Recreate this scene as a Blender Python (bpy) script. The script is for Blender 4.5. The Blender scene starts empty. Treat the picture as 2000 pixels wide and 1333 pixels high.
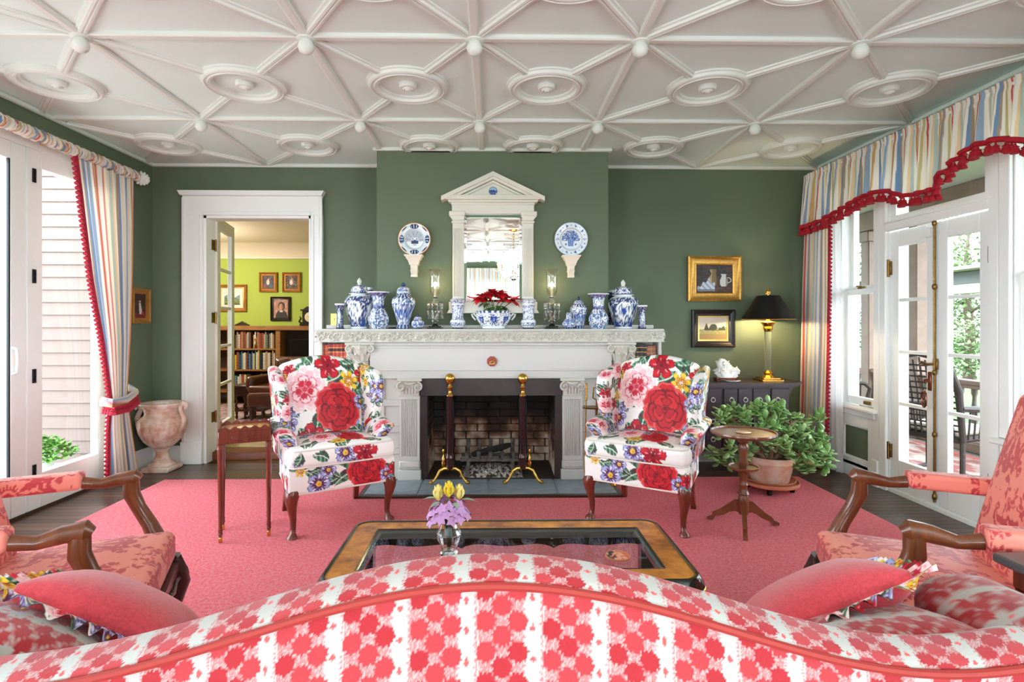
import bpy, bmesh, math, random
import numpy as np
from mathutils import Vector, Matrix, noise as mnoise

rng = random.Random(7)
PI = math.pi
R = math.radians
SC = bpy.context.scene
COL = SC.collection

# ---------------------------------------------------------------- camera
CAMZ, FPX, PX0, PY0, YAW = 1.355, 1060.0, 981.5, 632.0, R(1.0)
cam = bpy.data.objects.new('camera', bpy.data.cameras.new('camera'))
COL.objects.link(cam)
cam.location = (0, 0, CAMZ)
cam.rotation_euler = (PI / 2, 0, -YAW)
cam.data.sensor_width = 36.0
cam.data.lens = 36.0 * FPX / 2000.0
cam.data.shift_x = (1000 - PX0) / 2000.0
cam.data.shift_y = -(666.5 - PY0) / 2000.0
cam.data.clip_start = 0.05
cam.data.clip_end = 200
SC.camera = cam

# ---------------------------------------------------------------- world, exposure, daylight
SC.view_settings.view_transform = 'Standard'
SC.view_settings.look = 'None'
SC.view_settings.exposure = 1.42
SC.view_settings.gamma = 1.0
SC.view_settings.use_curve_mapping = False
w = bpy.data.worlds.new('sky')
SC.world = w
w.use_nodes = True
bgn = w.node_tree.nodes['Background']
bgn.inputs[0].default_value = (0.87, 1.0, 1.12, 1)
bgn.inputs[1].default_value = 5.2
cy = SC.cycles
cy.use_denoising = True
cy.sample_clamp_indirect = 6.0
cy.sample_clamp_direct = 0.0
cy.max_bounces = 10
cy.diffuse_bounces = 5
cy.glossy_bounces = 4
cy.transmission_bounces = 8
cy.transparent_max_bounces = 16
cy.caustics_reflective = False
cy.caustics_refractive = False


def area(name, loc, rot, sx, sy, power, col=(1, 1, 1), portal=False):
    l = bpy.data.lights.new(name, 'AREA')
    l.shape = 'RECTANGLE'
    l.size, l.size_y = sx, sy
    l.energy = power
    l.color = col
    if portal:
        l.cycles.is_portal = True
    o = bpy.data.objects.new(name, l)
    o.location = loc
    o.rotation_euler = rot
    COL.objects.link(o)
    return o


# room box (metres): camera stands behind the sofa and looks along +Y
XL, XR, YB, YF, ZC = -3.29, 3.20, 5.30, -4.0, 2.90
BRX0, BRX1, BRY = -1.022, 1.020, 4.79     # chimney breast
# daylight through the tall window of the wall behind the camera
for k, x in enumerate((0.0,)):
    area('daylight_rear', (x, YF - 0.12, 1.45), (PI / 2 + R(10), 0, 0), 1.2, 2.1, 8, (0.87, 1.0, 1.13))
area('fill_light_left', (XL - .25, -2.3, 1.3), (0, -PI / 2 - R(50), 0), 2.4, 2.2, 110, (0.87, 1.0, 1.13))  # unseen fill lamp, added and tilted up to brighten the ceiling
area('fill_light_right', (XR + .3, -2.3, 1.5), (0, PI / 2 + R(50), 0), 1.9, 2.2, 110, (0.86, 1.0, 1.14))  # matching unseen fill lamp added on the right side


# ---------------------------------------------------------------- pixel to world helpers
def _uv(px, py):
    return (px - PX0) / FPX, (PY0 - py) / FPX


def _p(u, v, t):
    return Vector((t * (math.sin(YAW) + u * math.cos(YAW)), t * (math.cos(YAW) - u * math.sin(YAW)), CAMZ + t * v))


def at(px, py, Y):
    u, v = _uv(px, py)
    return _p(u, v, Y / (math.cos(YAW) - u * math.sin(YAW)))


def onx(px, py, X):
    u, v = _uv(px, py)
    return _p(u, v, X / (math.sin(YAW) + u * math.cos(YAW)))


def onz(px, py, z=0.0):
    u, v = _uv(px, py)
    return _p(u, v, (z - CAMZ) / v)


# ---------------------------------------------------------------- colours and materials
def lin(c):
    c = np.asarray(c, float) / 255.0
    return np.where(c <= 0.04045, c / 12.92, ((c + 0.055) / 1.055) ** 2.4)


def M(name, col=(200, 200, 200), rough=0.5, metal=0.0, spec=0.5, var=None, bump=None, attr=False, coat=0.0,
      trans=0.0, ior=1.45, emit=None, stretch=None, sheen=0.0, col2=None):
    m = bpy.data.materials.new(name)
    m.use_nodes = True
    nt = m.node_tree
    b = nt.nodes['Principled BSDF']
    rgb = (*lin(col), 1)
    b.inputs['Base Color'].default_value = rgb
    b.inputs['Roughness'].default_value = rough
    b.inputs['Metallic'].default_value = metal
    b.inputs['Specular IOR Level'].default_value = spec
    b.inputs['Coat Weight'].default_value = coat
    b.inputs['Coat Roughness'].default_value = 0.08
    b.inputs['Transmission Weight'].default_value = trans
    b.inputs['IOR'].default_value = ior
    if sheen:
        b.inputs['Sheen Weight'].default_value = sheen
    if emit:
        b.inputs['Emission Color'].default_value = (*lin(emit[0]), 1)
        b.inputs['Emission Strength'].default_value = emit[1]
    src = None
    if attr:
        a = nt.nodes.new('ShaderNodeAttribute')
        a.attribute_name = 'Col'
        src = a.outputs['Color']
    tc = nt.nodes.new('ShaderNodeTexCoord')
    vec = tc.outputs['Object']
    if stretch:
        mp = nt.nodes.new('ShaderNodeMapping')
        mp.inputs['Scale'].default_value = stretch
        nt.links.new(vec, mp.inputs['Vector'])
        vec = mp.outputs['Vector']
    if var:
        n = nt.nodes.new('ShaderNodeTexNoise')
        n.inputs['Scale'].default_value = var[0]
        n.inputs['Detail'].default_value = 5
        n.inputs['Roughness'].default_value = 0.6
        nt.links.new(vec, n.inputs['Vector'])
        rp = nt.nodes.new('ShaderNodeValToRGB')
        rp.color_ramp.elements[0].position = 0.35
        rp.color_ramp.elements[1].position = 0.65
        nt.links.new(n.outputs['Fac'], rp.inputs['Fac'])
        if src is None:
            c2 = lin(col2) if col2 is not None else lin(col) * (1 - var[1])
            rp.color_ramp.elements[0].color = (*c2, 1)
            rp.color_ramp.elements[1].color = rgb
            src = rp.outputs['Color']
        else:
            k = 1 - var[1]
            rp.color_ramp.elements[0].color = (k, k, k, 1)
            rp.color_ramp.elements[1].color = (1, 1, 1, 1)
            mx = nt.nodes.new('ShaderNodeMix')
            mx.data_type = 'RGBA'
            mx.blend_type = 'MULTIPLY'
            mx.inputs[0].default_value = 1
            nt.links.new(src, mx.inputs[6])
            nt.links.new(rp.outputs['Color'], mx.inputs[7])
            src = mx.outputs[2]
    if src is not None:
        nt.links.new(src, b.inputs['Base Color'])
    if bump:
        n2 = nt.nodes.new('ShaderNodeTexNoise')
        n2.inputs['Scale'].default_value = bump[0]
        n2.inputs['Detail'].default_value = 3
        nt.links.new(vec if bump[0] < 60 else tc.outputs['Object'], n2.inputs['Vector'])
        bp = nt.nodes.new('ShaderNodeBump')
        bp.inputs['Strength'].default_value = bump[1]
        bp.inputs['Distance'].default_value = bump[2] if len(bump) > 2 else 0.004
        nt.links.new(n2.outputs['Fac'], bp.inputs['Height'])
        nt.links.new(bp.outputs['Normal'], b.inputs['Normal'])
    return m


def glass_mat(name, tint=(1, 1, 1), refl=1.0):
    m = bpy.data.materials.new(name)
    m.use_nodes = True
    nt = m.node_tree
    nt.nodes.remove(nt.nodes['Principled BSDF'])
    out = nt.nodes['Material Output']
    t = nt.nodes.new('ShaderNodeBsdfTransparent')
    t.inputs[0].default_value = (*tint, 1)
    g = nt.nodes.new('ShaderNodeBsdfGlossy')
    g.inputs['Roughness'].default_value = 0.01
    f = nt.nodes.new('ShaderNodeFresnel')
    f.inputs[0].default_value = 1.45
    mm = nt.nodes.new('ShaderNodeMath')
    mm.operation = 'MULTIPLY'
    mm.inputs[1].default_value = refl
    # reflect at the front faces only; a Fresnel node on the exit faces would report total reflection
    ge = nt.nodes.new('ShaderNodeNewGeometry')
    m1 = nt.nodes.new('ShaderNodeMath')
    m1.operation = 'SUBTRACT'
    m1.inputs[0].default_value = 1.0
    nt.links.new(ge.outputs['Backfacing'], m1.inputs[1])
    m2 = nt.nodes.new('ShaderNodeMath')
    m2.operation = 'MULTIPLY'
    nt.links.new(f.outputs[0], m2.inputs[0])
    nt.links.new(m1.outputs[0], m2.inputs[1])
    nt.links.new(m2.outputs[0], mm.inputs[0])
    mx = nt.nodes.new('ShaderNodeMixShader')
    nt.links.new(mm.outputs[0], mx.inputs[0])
    nt.links.new(t.outputs[0], mx.inputs[1])
    nt.links.new(g.outputs[0], mx.inputs[2])
    nt.links.new(mx.outputs[0], out.inputs[0])
    return m


def cloth_mat(name, trans=0.4, col=None, transp=0.0):
    """diffuse + translucent cloth, colour from the attribute or one colour"""
    m = bpy.data.materials.new(name)
    m.use_nodes = True
    nt = m.node_tree
    nt.nodes.remove(nt.nodes['Principled BSDF'])
    out = nt.nodes['Material Output']
    d = nt.nodes.new('ShaderNodeBsdfDiffuse')
    t = nt.nodes.new('ShaderNodeBsdfTranslucent')
    if col is None:
        a = nt.nodes.new('ShaderNodeAttribute')
        a.attribute_name = 'Col'
        nt.links.new(a.outputs['Color'], d.inputs[0])
        nt.links.new(a.outputs['Color'], t.inputs[0])
    else:
        d.inputs[0].default_value = (*lin(col), 1)
        t.inputs[0].default_value = (*lin(col), 1)
    mx = nt.nodes.new('ShaderNodeMixShader')
    mx.inputs[0].default_value = trans
    nt.links.new(d.outputs[0], mx.inputs[1])
    nt.links.new(t.outputs[0], mx.inputs[2])
    last = mx
    if transp:
        tr = nt.nodes.new('ShaderNodeBsdfTransparent')
        m2 = nt.nodes.new('ShaderNodeMixShader')
        m2.inputs[0].default_value = transp
        nt.links.new(mx.outputs[0], m2.inputs[1])
        nt.links.new(tr.outputs[0], m2.inputs[2])
        last = m2
    nt.links.new(last.outputs[0], out.inputs[0])
    return m


# ---------------------------------------------------------------- mesh helpers
def _cbox():
    """unit chamfered box template: list of (sx,sy,sz,axis) and faces"""
    vs, idx = [], {}
    for sx in (-1, 1):
        for sy in (-1, 1):
            for sz in (-1, 1):
                for ax in range(3):
                    idx[(sx, sy, sz, ax)] = len(vs)
                    vs.append((sx, sy, sz, ax))
    fs = []
    for ax in range(3):
        o = [a for a in range(3) if a != ax]
        for s in (-1, 1):
            q = []
            for a, b in ((-1, -1), (1, -1), (1, 1), (-1, 1)):
                k = [0, 0, 0]
                k[ax], k[o[0]], k[o[1]] = s, a, b
                q.append(idx[(*k, ax)])
            fs.append(q)
    for ax in range(3):
        o = [a for a in range(3) if a != ax]
        for a in (-1, 1):
            for b in (-1, 1):
                k1, k2 = [0, 0, 0], [0, 0, 0]
                k1[o[0]] = k2[o[0]] = a
                k1[o[1]] = k2[o[1]] = b
                k1[ax], k2[ax] = -1, 1
                fs.append([idx[(*k1, o[0])], idx[(*k2, o[0])], idx[(*k2, o[1])], idx[(*k1, o[1])]])
    for sx in (-1, 1):
        for sy in (-1, 1):
            for sz in (-1, 1):
                fs.append([idx[(sx, sy, sz, a)] for a in range(3)])
    return vs, fs


CB_V, CB_F = _cbox()


def frames(pts):
    pts = [Vector(p) for p in pts]
    n = len(pts)
    T = []
    for i in range(n):
        a, b = pts[max(0, i - 1)], pts[min(n - 1, i + 1)]
        d = b - a
        T.append(d.normalized() if d.length > 1e-9 else Vector((0, 0, 1)))
    up = Vector((0, 0, 1)) if abs(T[0].z) < 0.9 else Vector((0, 1, 0))
    N = [(up - T[0] * up.dot(T[0])).normalized()]
    for i in range(1, n):
        v = N[-1] - T[i] * N[-1].dot(T[i])
        N.append(v.normalized() if v.length > 1e-6 else N[-1])
    return pts, T, N


class MB:
    def __init__(s):
        s.V, s.F, s.C = [], [], []

    def add(s, V, F, C=None):
        n = len(s.V)
        s.V.extend([tuple(v) for v in V])
        s.F.extend([tuple(i + n for i in f) for f in F])
        if C is not None:
            s.C.extend([tuple(c) for c in C])
        return s

    def box(s, x0, y0, z0, x1, y1, z1, b=0.0):
        x0, x1 = min(x0, x1), max(x0, x1)
        y0, y1 = min(y0, y1), max(y0, y1)
        z0, z1 = min(z0, z1), max(z0, z1)
        if b <= 0:
            V = [(x, y, z) for x in (x0, x1) for y in (y0, y1) for z in (z0, z1)]
            F = [(0, 1, 3, 2), (4, 6, 7, 5), (0, 4, 5, 1), (2, 3, 7, 6), (0, 2, 6, 4), (1, 5, 7, 3)]
            return s.add(V, F)
        c = ((x0 + x1) / 2, (y0 + y1) / 2, (z0 + z1) / 2)
        h = ((x1 - x0) / 2, (y1 - y0) / 2, (z1 - z0) / 2)
        b = min(b, min(h) * 0.95)
        V = []
        for sx, sy, sz, ax in CB_V:
            sg = (sx, sy, sz)
            V.append(tuple(c[i] + sg[i] * (h[i] - (0 if i == ax else b)) for i in range(3)))
        return s.add(V, CB_F)

    def lathe(s, prof, n=24, c=(0, 0, 0), sx=1.0, sy=1.0, cap=True, col=None, twist=0.0, lobes=None):
        V, C = [], []
        m = len(prof)
        for j, (r, z) in enumerate(prof):
            for i in range(n):
                a = 2 * PI * i / n + twist * j
                k = 1.0
                if lobes:
                    k = 1 + lobes[1] * abs(math.cos(a * lobes[0] / 2)) - lobes[1] * 0.5
                V.append((c[0] + r * k * math.cos(a) * sx, c[1] + r * k * math.sin(a) * sy, c[2] + z))
        F = []
        for j in range(m - 1):
            for i in range(n):
                F.append((j * n + i, j * n + (i + 1) % n, (j + 1) * n + (i + 1) % n, (j + 1) * n + i))
        if cap:
            if prof[0][0] > 1e-4:
                F.append(tuple(range(n))[::-1])
            if prof[-1][0] > 1e-4:
                F.append(tuple((m - 1) * n + i for i in range(n)))
        return s.add(V, F, col)

    def tube(s, pts, r, n=8, closed=False, sq=1.0, cap=True):
        pts, T, N = frames(pts)
        m = len(pts)
        if not hasattr(r, '__len__'):
            r = [r] * m
        V = []
        for i in range(m):
            B = T[i].cross(N[i])
            for k in range(n):
                a = 2 * PI * k / n
                V.append(pts[i] + (N[i] * math.cos(a) * sq + B * math.sin(a)) * r[i])
        F = []
        for j in range(m if closed else m - 1):
            j2 = (j + 1) % m
            for k in range(n):
                F.append((j * n + k, j * n + (k + 1) % n, j2 * n + (k + 1) % n, j2 * n + k))
        if cap and not closed:
            F.append(tuple(range(n))[::-1])
            F.append(tuple((m - 1) * n + k for k in range(n)))
        return s.add(V, F)

    def prism(s, poly, a, b, axis=1):
        """extrude a 2-D polygon along an axis (0: poly=(y,z), 1: poly=(x,z), 2: poly=(x,y))"""
        def mk(p, t):
            return ((t, p[0], p[1]), (p[0], t, p[1]), (p[0], p[1], t))[axis]
        n = len(poly)
        V = [mk(p, a) for p in poly] + [mk(p, b) for p in poly]
        F = [(i, (i + 1) % n, n + (i + 1) % n, n + i) for i in range(n)]
        F += [tuple(range(n))[::-1], tuple(range(n, 2 * n))]
        return s.add(V, F)

    def strip(s, p0, p1, prof, up=(0, 0, 1)):
        """straight moulding from p0 to p1, prof = (side, up) points"""
        p0, p1, up = Vector(p0), Vector(p1), Vector(up)
        d = (p1 - p0).normalized()
        side = d.cross(up).normalized()
        n = len(prof)
        V = [p0 + side * a + up * b for a, b in prof] + [p1 + side * a + up * b for a, b in prof]
        F = [(i, (i + 1) % n, n + (i + 1) % n, n + i) for i in range(n)]
        F += [tuple(range(n))[::-1], tuple(range(n, 2 * n))]
        return s.add(V, F)

    def rframe(s, c, w, h, prof, plane='y-'):
        """mitred rectangular frame; prof = (outward offset from w/h rectangle, projection)"""
        n = len(prof)
        V = []
        for sx, sz in ((-1, -1), (1, -1), (1, 1), (-1, 1)):
            for o, d in prof:
                a, z = sx * (w / 2 + o), sz * (h / 2 + o)
                if plane == 'y-':
                    V.append((c[0] + a, c[1] - d, c[2] + z))
                elif plane == 'x+':
                    V.append((c[0] + d, c[1] + a, c[2] + z))
                elif plane == 'x-':
                    V.append((c[0] - d, c[1] + a, c[2] + z))
                else:
                    V.append((c[0] + a, c[1] + z, c[2] + d))
        F = []
        for k in range(4):
            k2 = (k + 1) % 4
            for i in range(n):
                F.append((k * n + i, k * n + (i + 1) % n, k2 * n + (i + 1) % n, k2 * n + i))
        return s.add(V, F)

    def ring(s, c, r, prof, n=36, down=-1, sx=1, sy=1):
        """ring of a profile (radial offset, height*down) round a vertical axis"""
        m = len(prof)
        V = []
        for i in range(n):
            a = 2 * PI * i / n
            for o, d in prof:
                V.append((c[0] + (r + o) * math.cos(a) * sx, c[1] + (r + o) * math.sin(a) * sy, c[2] + d * down))
        F = []
        for i in range(n):
            i2 = (i + 1) % n
            for k in range(m):
                F.append((i * m + k, i * m + (k + 1) % m, i2 * m + (k + 1) % m, i2 * m + k))
        return s.add(V, F)

    def grid(s, P, closeu=False, closev=False, C=None):
        P = np.asarray(P)
        m, n = P.shape[:2]
        F = []
        for j in range(m if closev else m - 1):
            j2 = (j + 1) % m
            for i in range(n if closeu else n - 1):
                i2 = (i + 1) % n
                F.append((j * n + i, j * n + i2, j2 * n + i2, j2 * n + i))
        return s.add(P.reshape(-1, 3).tolist(), F, None if C is None else np.asarray(C).reshape(-1, 3).tolist())

    def xf(s, mat):
        s.V = [tuple(mat @ Vector(v)) for v in s.V]
        return s

    def move(s, d):
        s.V = [(v[0] + d[0], v[1] + d[1], v[2] + d[2]) for v in s.V]
        return s


def mesh_of(mb, name, mat, ang=40, recalc=True):
    me = bpy.data.meshes.new(name)
    me.from_pydata(mb.V, [], mb.F)
    if recalc and len(mb.F) < 60000:
        bm = bmesh.new()
        bm.from_mesh(me)
        bmesh.ops.recalc_face_normals(bm, faces=bm.faces)
        bm.to_mesh(me)
        bm.free()
    me.polygons.foreach_set('use_smooth', [True] * len(me.polygons))
    if ang < 180:
        me.set_sharp_from_angle(angle=R(ang))
    if mb.C and len(mb.C) == len(me.vertices):
        a = me.attributes.new('Col', 'FLOAT_COLOR', 'POINT')
        c = np.ones((len(mb.C), 4), np.float32)
        c[:, :3] = np.asarray(mb.C, np.float32)
        a.data.foreach_set('color', c.ravel())
    if mat is not None:
        for q in (mat if isinstance(mat, (list, tuple)) else [mat]):
            me.materials.append(q)
    me.update()
    return me


def props(o, label=None, cat=None, group=None, kind=None):
    if label:
        o['label'] = label
    if cat:
        o['category'] = cat
    if group:
        o['group'] = group
    if kind:
        o['kind'] = kind
    return o


def root_loc(p):
    v = Vector((0, 0, 0))
    while p is not None:
        v = v + p.location
        p = p.parent
    return v


def obj(mb, name, mat, parent=None, label=None, cat=None, group=None, kind=None, ang=40, recalc=True, world=False):
    """link one mesh object; world=True: mb is in world coordinates and the parents are unrotated"""
    if world and parent is not None:
        mb.move(-root_loc(parent))
    base = None
    if parent is None and world:
        xs = np.asarray(mb.V)
        base = Vector(((xs[:, 0].min() + xs[:, 0].max()) / 2, (xs[:, 1].min() + xs[:, 1].max()) / 2, xs[:, 2].min()))
        mb.move(-base)
    o = bpy.data.objects.new(name, mesh_of(mb, name, mat, ang, recalc))
    COL.objects.link(o)
    if base is not None:
        o.location = base
    o.parent = parent
    return props(o, label, cat, group, kind)


def thing(name, label, cat, loc=(0, 0, 0), rz=0.0, group=None):
    o = bpy.data.objects.new(name, None)
    o.empty_display_size = 0.05
    COL.objects.link(o)
    o.location = loc
    o.rotation_euler = (0, 0, rz)
    return props(o, label, cat, group)


def struct(name, mb, mat, **k):
    return obj(mb, name, mat, kind='structure', **k)


def sroot(name, loc=(0, 0, 0)):
    o = bpy.data.objects.new(name, None)
    o.empty_display_size = 0.05
    COL.objects.link(o)
    o.location = loc
    o['kind'] = 'structure'
    return o


def dup(root, loc, rz, label=None, group=None, scale=None):
    r = root.copy()
    COL.objects.link(r)
    r.location = loc
    r.rotation_euler = (0, 0, rz)
    if scale:
        r.scale = scale
    props(r, label, None, group)
    for ch in list(root.children):
        c = ch.copy()
        COL.objects.link(c)
        c.parent = r
        for g in list(ch.children):
            d = g.copy()
            COL.objects.link(d)
            d.parent = c
    return r


_unit = {}


def piece(name, mat, parent, c, size, rot=(0, 0, 0), kind=None, ch=0.05):
    """one chamfered box piece sharing mesh data; centre and size in parent coordinates"""
    key = (mat.name, ch)
    if key not in _unit:
        _unit[key] = mesh_of(MB().box(-.5, -.5, -.5, .5, .5, .5, ch), name, mat, 30)
    o = bpy.data.objects.new(name, _unit[key])
    COL.objects.link(o)
    o.parent = parent
    o.location = c
    o.scale = size
    o.rotation_euler = rot
    if kind:
        o['kind'] = kind
    return o


def inst(name, me, parent, loc, rot=(0, 0, 0), scale=(1, 1, 1)):
    o = bpy.data.objects.new(name, me)
    COL.objects.link(o)
    o.parent = parent
    o.location = loc
    o.rotation_euler = rot
    o.scale = scale
    return o


def softbox(sx, sy, sz, r, step, deform=None, paint=None):
    """rounded box as a dense quad mesh, deformed and painted; returns MB
    paint(u, v, fid, Q) gets flat coordinates by face (0:x 1:y 2:z) and the rest position"""
    def lines(s):
        h = s / 2
        rr = min(r, h * 0.98)
        e = [0, .12 * rr, .3 * rr, .55 * rr, .8 * rr, rr]
        n = max(1, int(round((s - 2 * rr) / step)))
        mid = list(np.linspace(-h + rr, h - rr, n + 1))
        return np.array([-h + x for x in e[:-1]] + mid + [h - x for x in e[:-1][::-1]])
    L = [lines(sx), lines(sy), lines(sz)]
    H = np.array([sx, sy, sz]) / 2
    Q, Fid, Fs = [], [], []
    n0 = 0
    for ax in range(3):
        a, b = [(1, 2), (2, 0), (0, 1)][ax]
        A, B = np.meshgrid(L[a], L[b], indexing='ij')
        na, nb = A.shape
        for sgn in (-1, 1):
            q = np.zeros((na * nb, 3))
            q[:, a] = A.ravel()
            q[:, b] = B.ravel()
            q[:, ax] = sgn * H[ax]
            I = np.arange(na * nb).reshape(na, nb) + n0
            f = np.stack([I[:-1, :-1], I[1:, :-1], I[1:, 1:], I[:-1, 1:]], -1).reshape(-1, 4)
            if sgn < 0:
                f = f[:, ::-1]
            Q.append(q)
            Fid.append(np.full(na * nb, ax))
            Fs.append(f)
            n0 += na * nb
    Q = np.concatenate(Q)
    Fid = np.concatenate(Fid)
    Fs = np.concatenate(Fs)
    _, first, inv = np.unique(np.round(Q, 6), axis=0, return_index=True, return_inverse=True)
    Q = Q[first]
    Fid = Fid[first]
    Fs = inv.ravel()[Fs]
    rr = np.minimum(r, H * 0.98)
    inner = np.clip(Q, -(H - rr), H - rr)
    d = (Q - inner) / rr
    ln = np.linalg.norm(d, axis=1, keepdims=True)
    ln[ln < 1e-9] = 1
    P = inner + d / ln * rr
    if deform is not None:
        P = deform(P.copy())
    mb = MB()
    mb.V = P.tolist()
    mb.F = Fs.tolist()
    if paint is not None:
        u = np.where(Fid == 0, Q[:, 1], Q[:, 0])
        v = np.where(Fid == 2, Q[:, 1], Q[:, 2])
        mb.C = paint(u, v, Fid, Q).tolist()
    return mb


def sm(a, b, x):
    t = np.clip((np.asarray(x, float) - a) / (b - a), 0, 1)
    return t * t * (3 - 2 * t)


# ---------------------------------------------------------------- fabric / china painters (numpy)
def hsh(x, y, s=0.0):
    return np.modf(np.abs(np.sin(x * 127.1 + y * 311.7 + s * 74.7) * 43758.5453))[0]


def vnoise(x, y, s=0.0):
    xi, yi = np.floor(x), np.floor(y)
    fx, fy = x - xi, y - yi
    fx, fy = fx * fx * (3 - 2 * fx), fy * fy * (3 - 2 * fy)
    a, b = hsh(xi, yi, s), hsh(xi + 1, yi, s)
    c, d = hsh(xi, yi + 1, s), hsh(xi + 1, yi + 1, s)
    return (a * (1 - fx) + b * fx) * (1 - fy) + (c * (1 - fx) + d * fx) * fy


def put(C, m, col):
    C[m] = lin(col)


def leaf(C, u, v, x, y, ang, L, W, dark=(38, 92, 70), light=(120, 160, 130)):
    du, dv = u - x, v - y
    a = du * math.cos(ang) + dv * math.sin(ang)
    b = -du * math.sin(ang) + dv * math.cos(ang) + 0.12 * L * np.sin(np.clip(a / L, 0, 1) * PI)
    t = np.clip(a / L, 0, 1)
    hw = W * np.sin(PI * t ** 0.8)
    m = (a > 0) & (a < L) & (np.abs(b) < hw)
    put(C, m, dark)
    put(C, m & (b > 0.1 * W) & (np.sin(a / L * 26 + b / W * 3) > -0.1), light)
    put(C, m & (np.abs(b) < 0.09 * W), (215, 225, 205))
    put(C, m & (b < -0.25 * W) & (np.sin(a / L * 18) > 0.4), (84, 40, 44))


def petal(C, u, v, x, y, ang, L, W, col, edge=None, mid=None):
    """rounded petal with an outline and a darker throat, painted over what is there"""
    i = np.nonzero((np.abs(u - x) < L + W) & (np.abs(v - y) < L + W))[0]
    if not len(i):
        return
    du, dv = u[i] - x, v[i] - y
    a = (du * math.cos(ang) + dv * math.sin(ang)) / L
    b = (-du * math.sin(ang) + dv * math.cos(ang)) / W
    k = np.hypot((a - .52) / .5, b / (.62 + .5 * np.clip(a, 0, 1)))
    k = k + .06 * np.sin(b * 9 + x * 90)
    C[i[k < 1]] = lin(col)
    if mid is not None:
        C[i[(k < 1) & (a < .5 + .16 * np.sin(b * 11))]] = lin(mid)
    if edge is not None:
        C[i[(k < 1) & (k > .84)]] = lin(edge)


def disk(C, u, v, x, y, r, col):
    C[np.hypot(u - x, v - y) < r] = lin(col)


def layered(C, u, v, x, y, r, ph, layers):
    for n, L, W, off, col, edge, mid in layers:
        for k in range(n):
            a = ph + off + 2 * PI * k / n
            petal(C, u, v, x + .12 * r * math.cos(a), y + .12 * r * math.sin(a), a, L * r, W * r, col, edge, mid)


def rose(C, u, v, x, y, r, ph=0.0):
    disk(C, u, v, x, y, .4 * r, (190, 24, 36))
    layered(C, u, v, x, y, r, ph, ((6, 1.0, .62, 0, (204, 26, 38), (226, 84, 84), (164, 18, 34)), (5, .74, .5, .5, (196, 24, 36), (120, 10, 28), (172, 18, 34)),
                                   (4, .52, .4, .2, (212, 34, 44), (128, 12, 30), None), (3, .34, .3, .9, (188, 22, 36), (110, 8, 26), None)))
    disk(C, u, v, x, y, .1 * r, (120, 12, 30))


def peony(C, u, v, x, y, r, ph=0.0):
    disk(C, u, v, x, y, .4 * r, (214, 60, 82))
    layered(C, u, v, x, y, r, ph, ((9, 1.0, .34, 0, (250, 208, 210), (252, 236, 234), (214, 60, 82)), (8, .82, .32, .4, (246, 190, 196), (252, 228, 228), (206, 40, 66)),
                                   (6, .56, .28, .1, (250, 214, 214), (226, 120, 132), (200, 30, 56)), (5, .34, .2, .5, (206, 36, 60), (236, 150, 156), None)))


def hibiscus(C, u, v, x, y, r, ph=0.0):
    disk(C, u, v, x, y, .25 * r, (150, 12, 32))
    layered(C, u, v, x, y, r, ph, ((5, 1.0, .46, 0, (208, 24, 42), (150, 12, 32), (150, 10, 34)),))
    for k in range(5):
        a = ph + 2 * PI * k / 5 + .2
        petal(C, u, v, x + .4 * r * math.cos(a), y + .4 * r * math.sin(a), a, .34 * r, .06 * r, (240, 140, 144))
    disk(C, u, v, x, y, .12 * r, (92, 8, 28))


def pansy(C, u, v, x, y, r, ph=0.0):
    layered(C, u, v, x, y, r, ph, ((5, 1.0, .52, 0, (172, 176, 222), (104, 108, 172), (96, 32, 74)),))
    for k in range(5):
        a = ph + 2 * PI * k / 5 + .3
        petal(C, u, v, x + .5 * r * math.cos(a), y + .5 * r * math.sin(a), a, .4 * r, .1 * r, (232, 234, 248))
    disk(C, u, v, x, y, .26 * r, (240, 196, 44))
    disk(C, u, v, x + .05 * r, y - .05 * r, .12 * r, (206, 140, 30))


def lily(C, u, v, x, y, r, ph=0.0):
    layered(C, u, v, x, y, r, ph, ((6, 1.0, .32, 0, (246, 212, 60), (196, 150, 34), (226, 160, 40)),))
    i = (np.hypot(u - x, v - y) < .6 * r) & (np.sin(u * 900) * np.sin(v * 900) > .4)
    C[i] = lin((170, 40, 30))


FL = {'r': rose, 'p': peony, 'h': hibiscus, 'a': pansy, 'l': lily}
CREAM = (246, 241, 235)


def floral(u, v, flowers, leaves=True, seed=1):
    C = np.tile(lin(CREAM), (len(u), 1))
    rr = random.Random(seed)
    if leaves:
        for k, x, y, r in flowers:
            for q in range(7 if r > 0.06 else 4):
                a = rr.uniform(0, 2 * PI)
                leaf(C, u, v, x + 0.5 * r * math.cos(a), y + 0.5 * r * math.sin(a), a + rr.uniform(-.5, .5),
                     r * rr.uniform(1.0, 1.5) + .03, r * 0.26 + .008,
                     *rr.choice((((38, 92, 70), (120, 160, 130)), ((60, 104, 84), (158, 182, 158)), ((46, 78, 58), (96, 140, 108)))))
    for i, (k, x, y, r) in enumerate(flowers):
        FL[k](C, u, v, x, y, r, rr.uniform(0, 2))
    return C


def scatter(seed, x0, x1, y0, y1, n, rs=(0.035, 0.075)):
    rr = random.Random(seed)
    out = []
    for i in range(n * 12):
        if len(out) >= n:
            break
        k = rr.choice('aarhplpa')
        r = rr.uniform(*rs) * (1.25 if k in 'rp' else 0.8)
        x, y = rr.uniform(x0, x1), rr.uniform(y0, y1)
        if all(math.hypot(x - q[1], y - q[2]) > 0.8 * (r + q[3]) for q in out):
            out.append((k, x, y, r))
    return out


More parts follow.
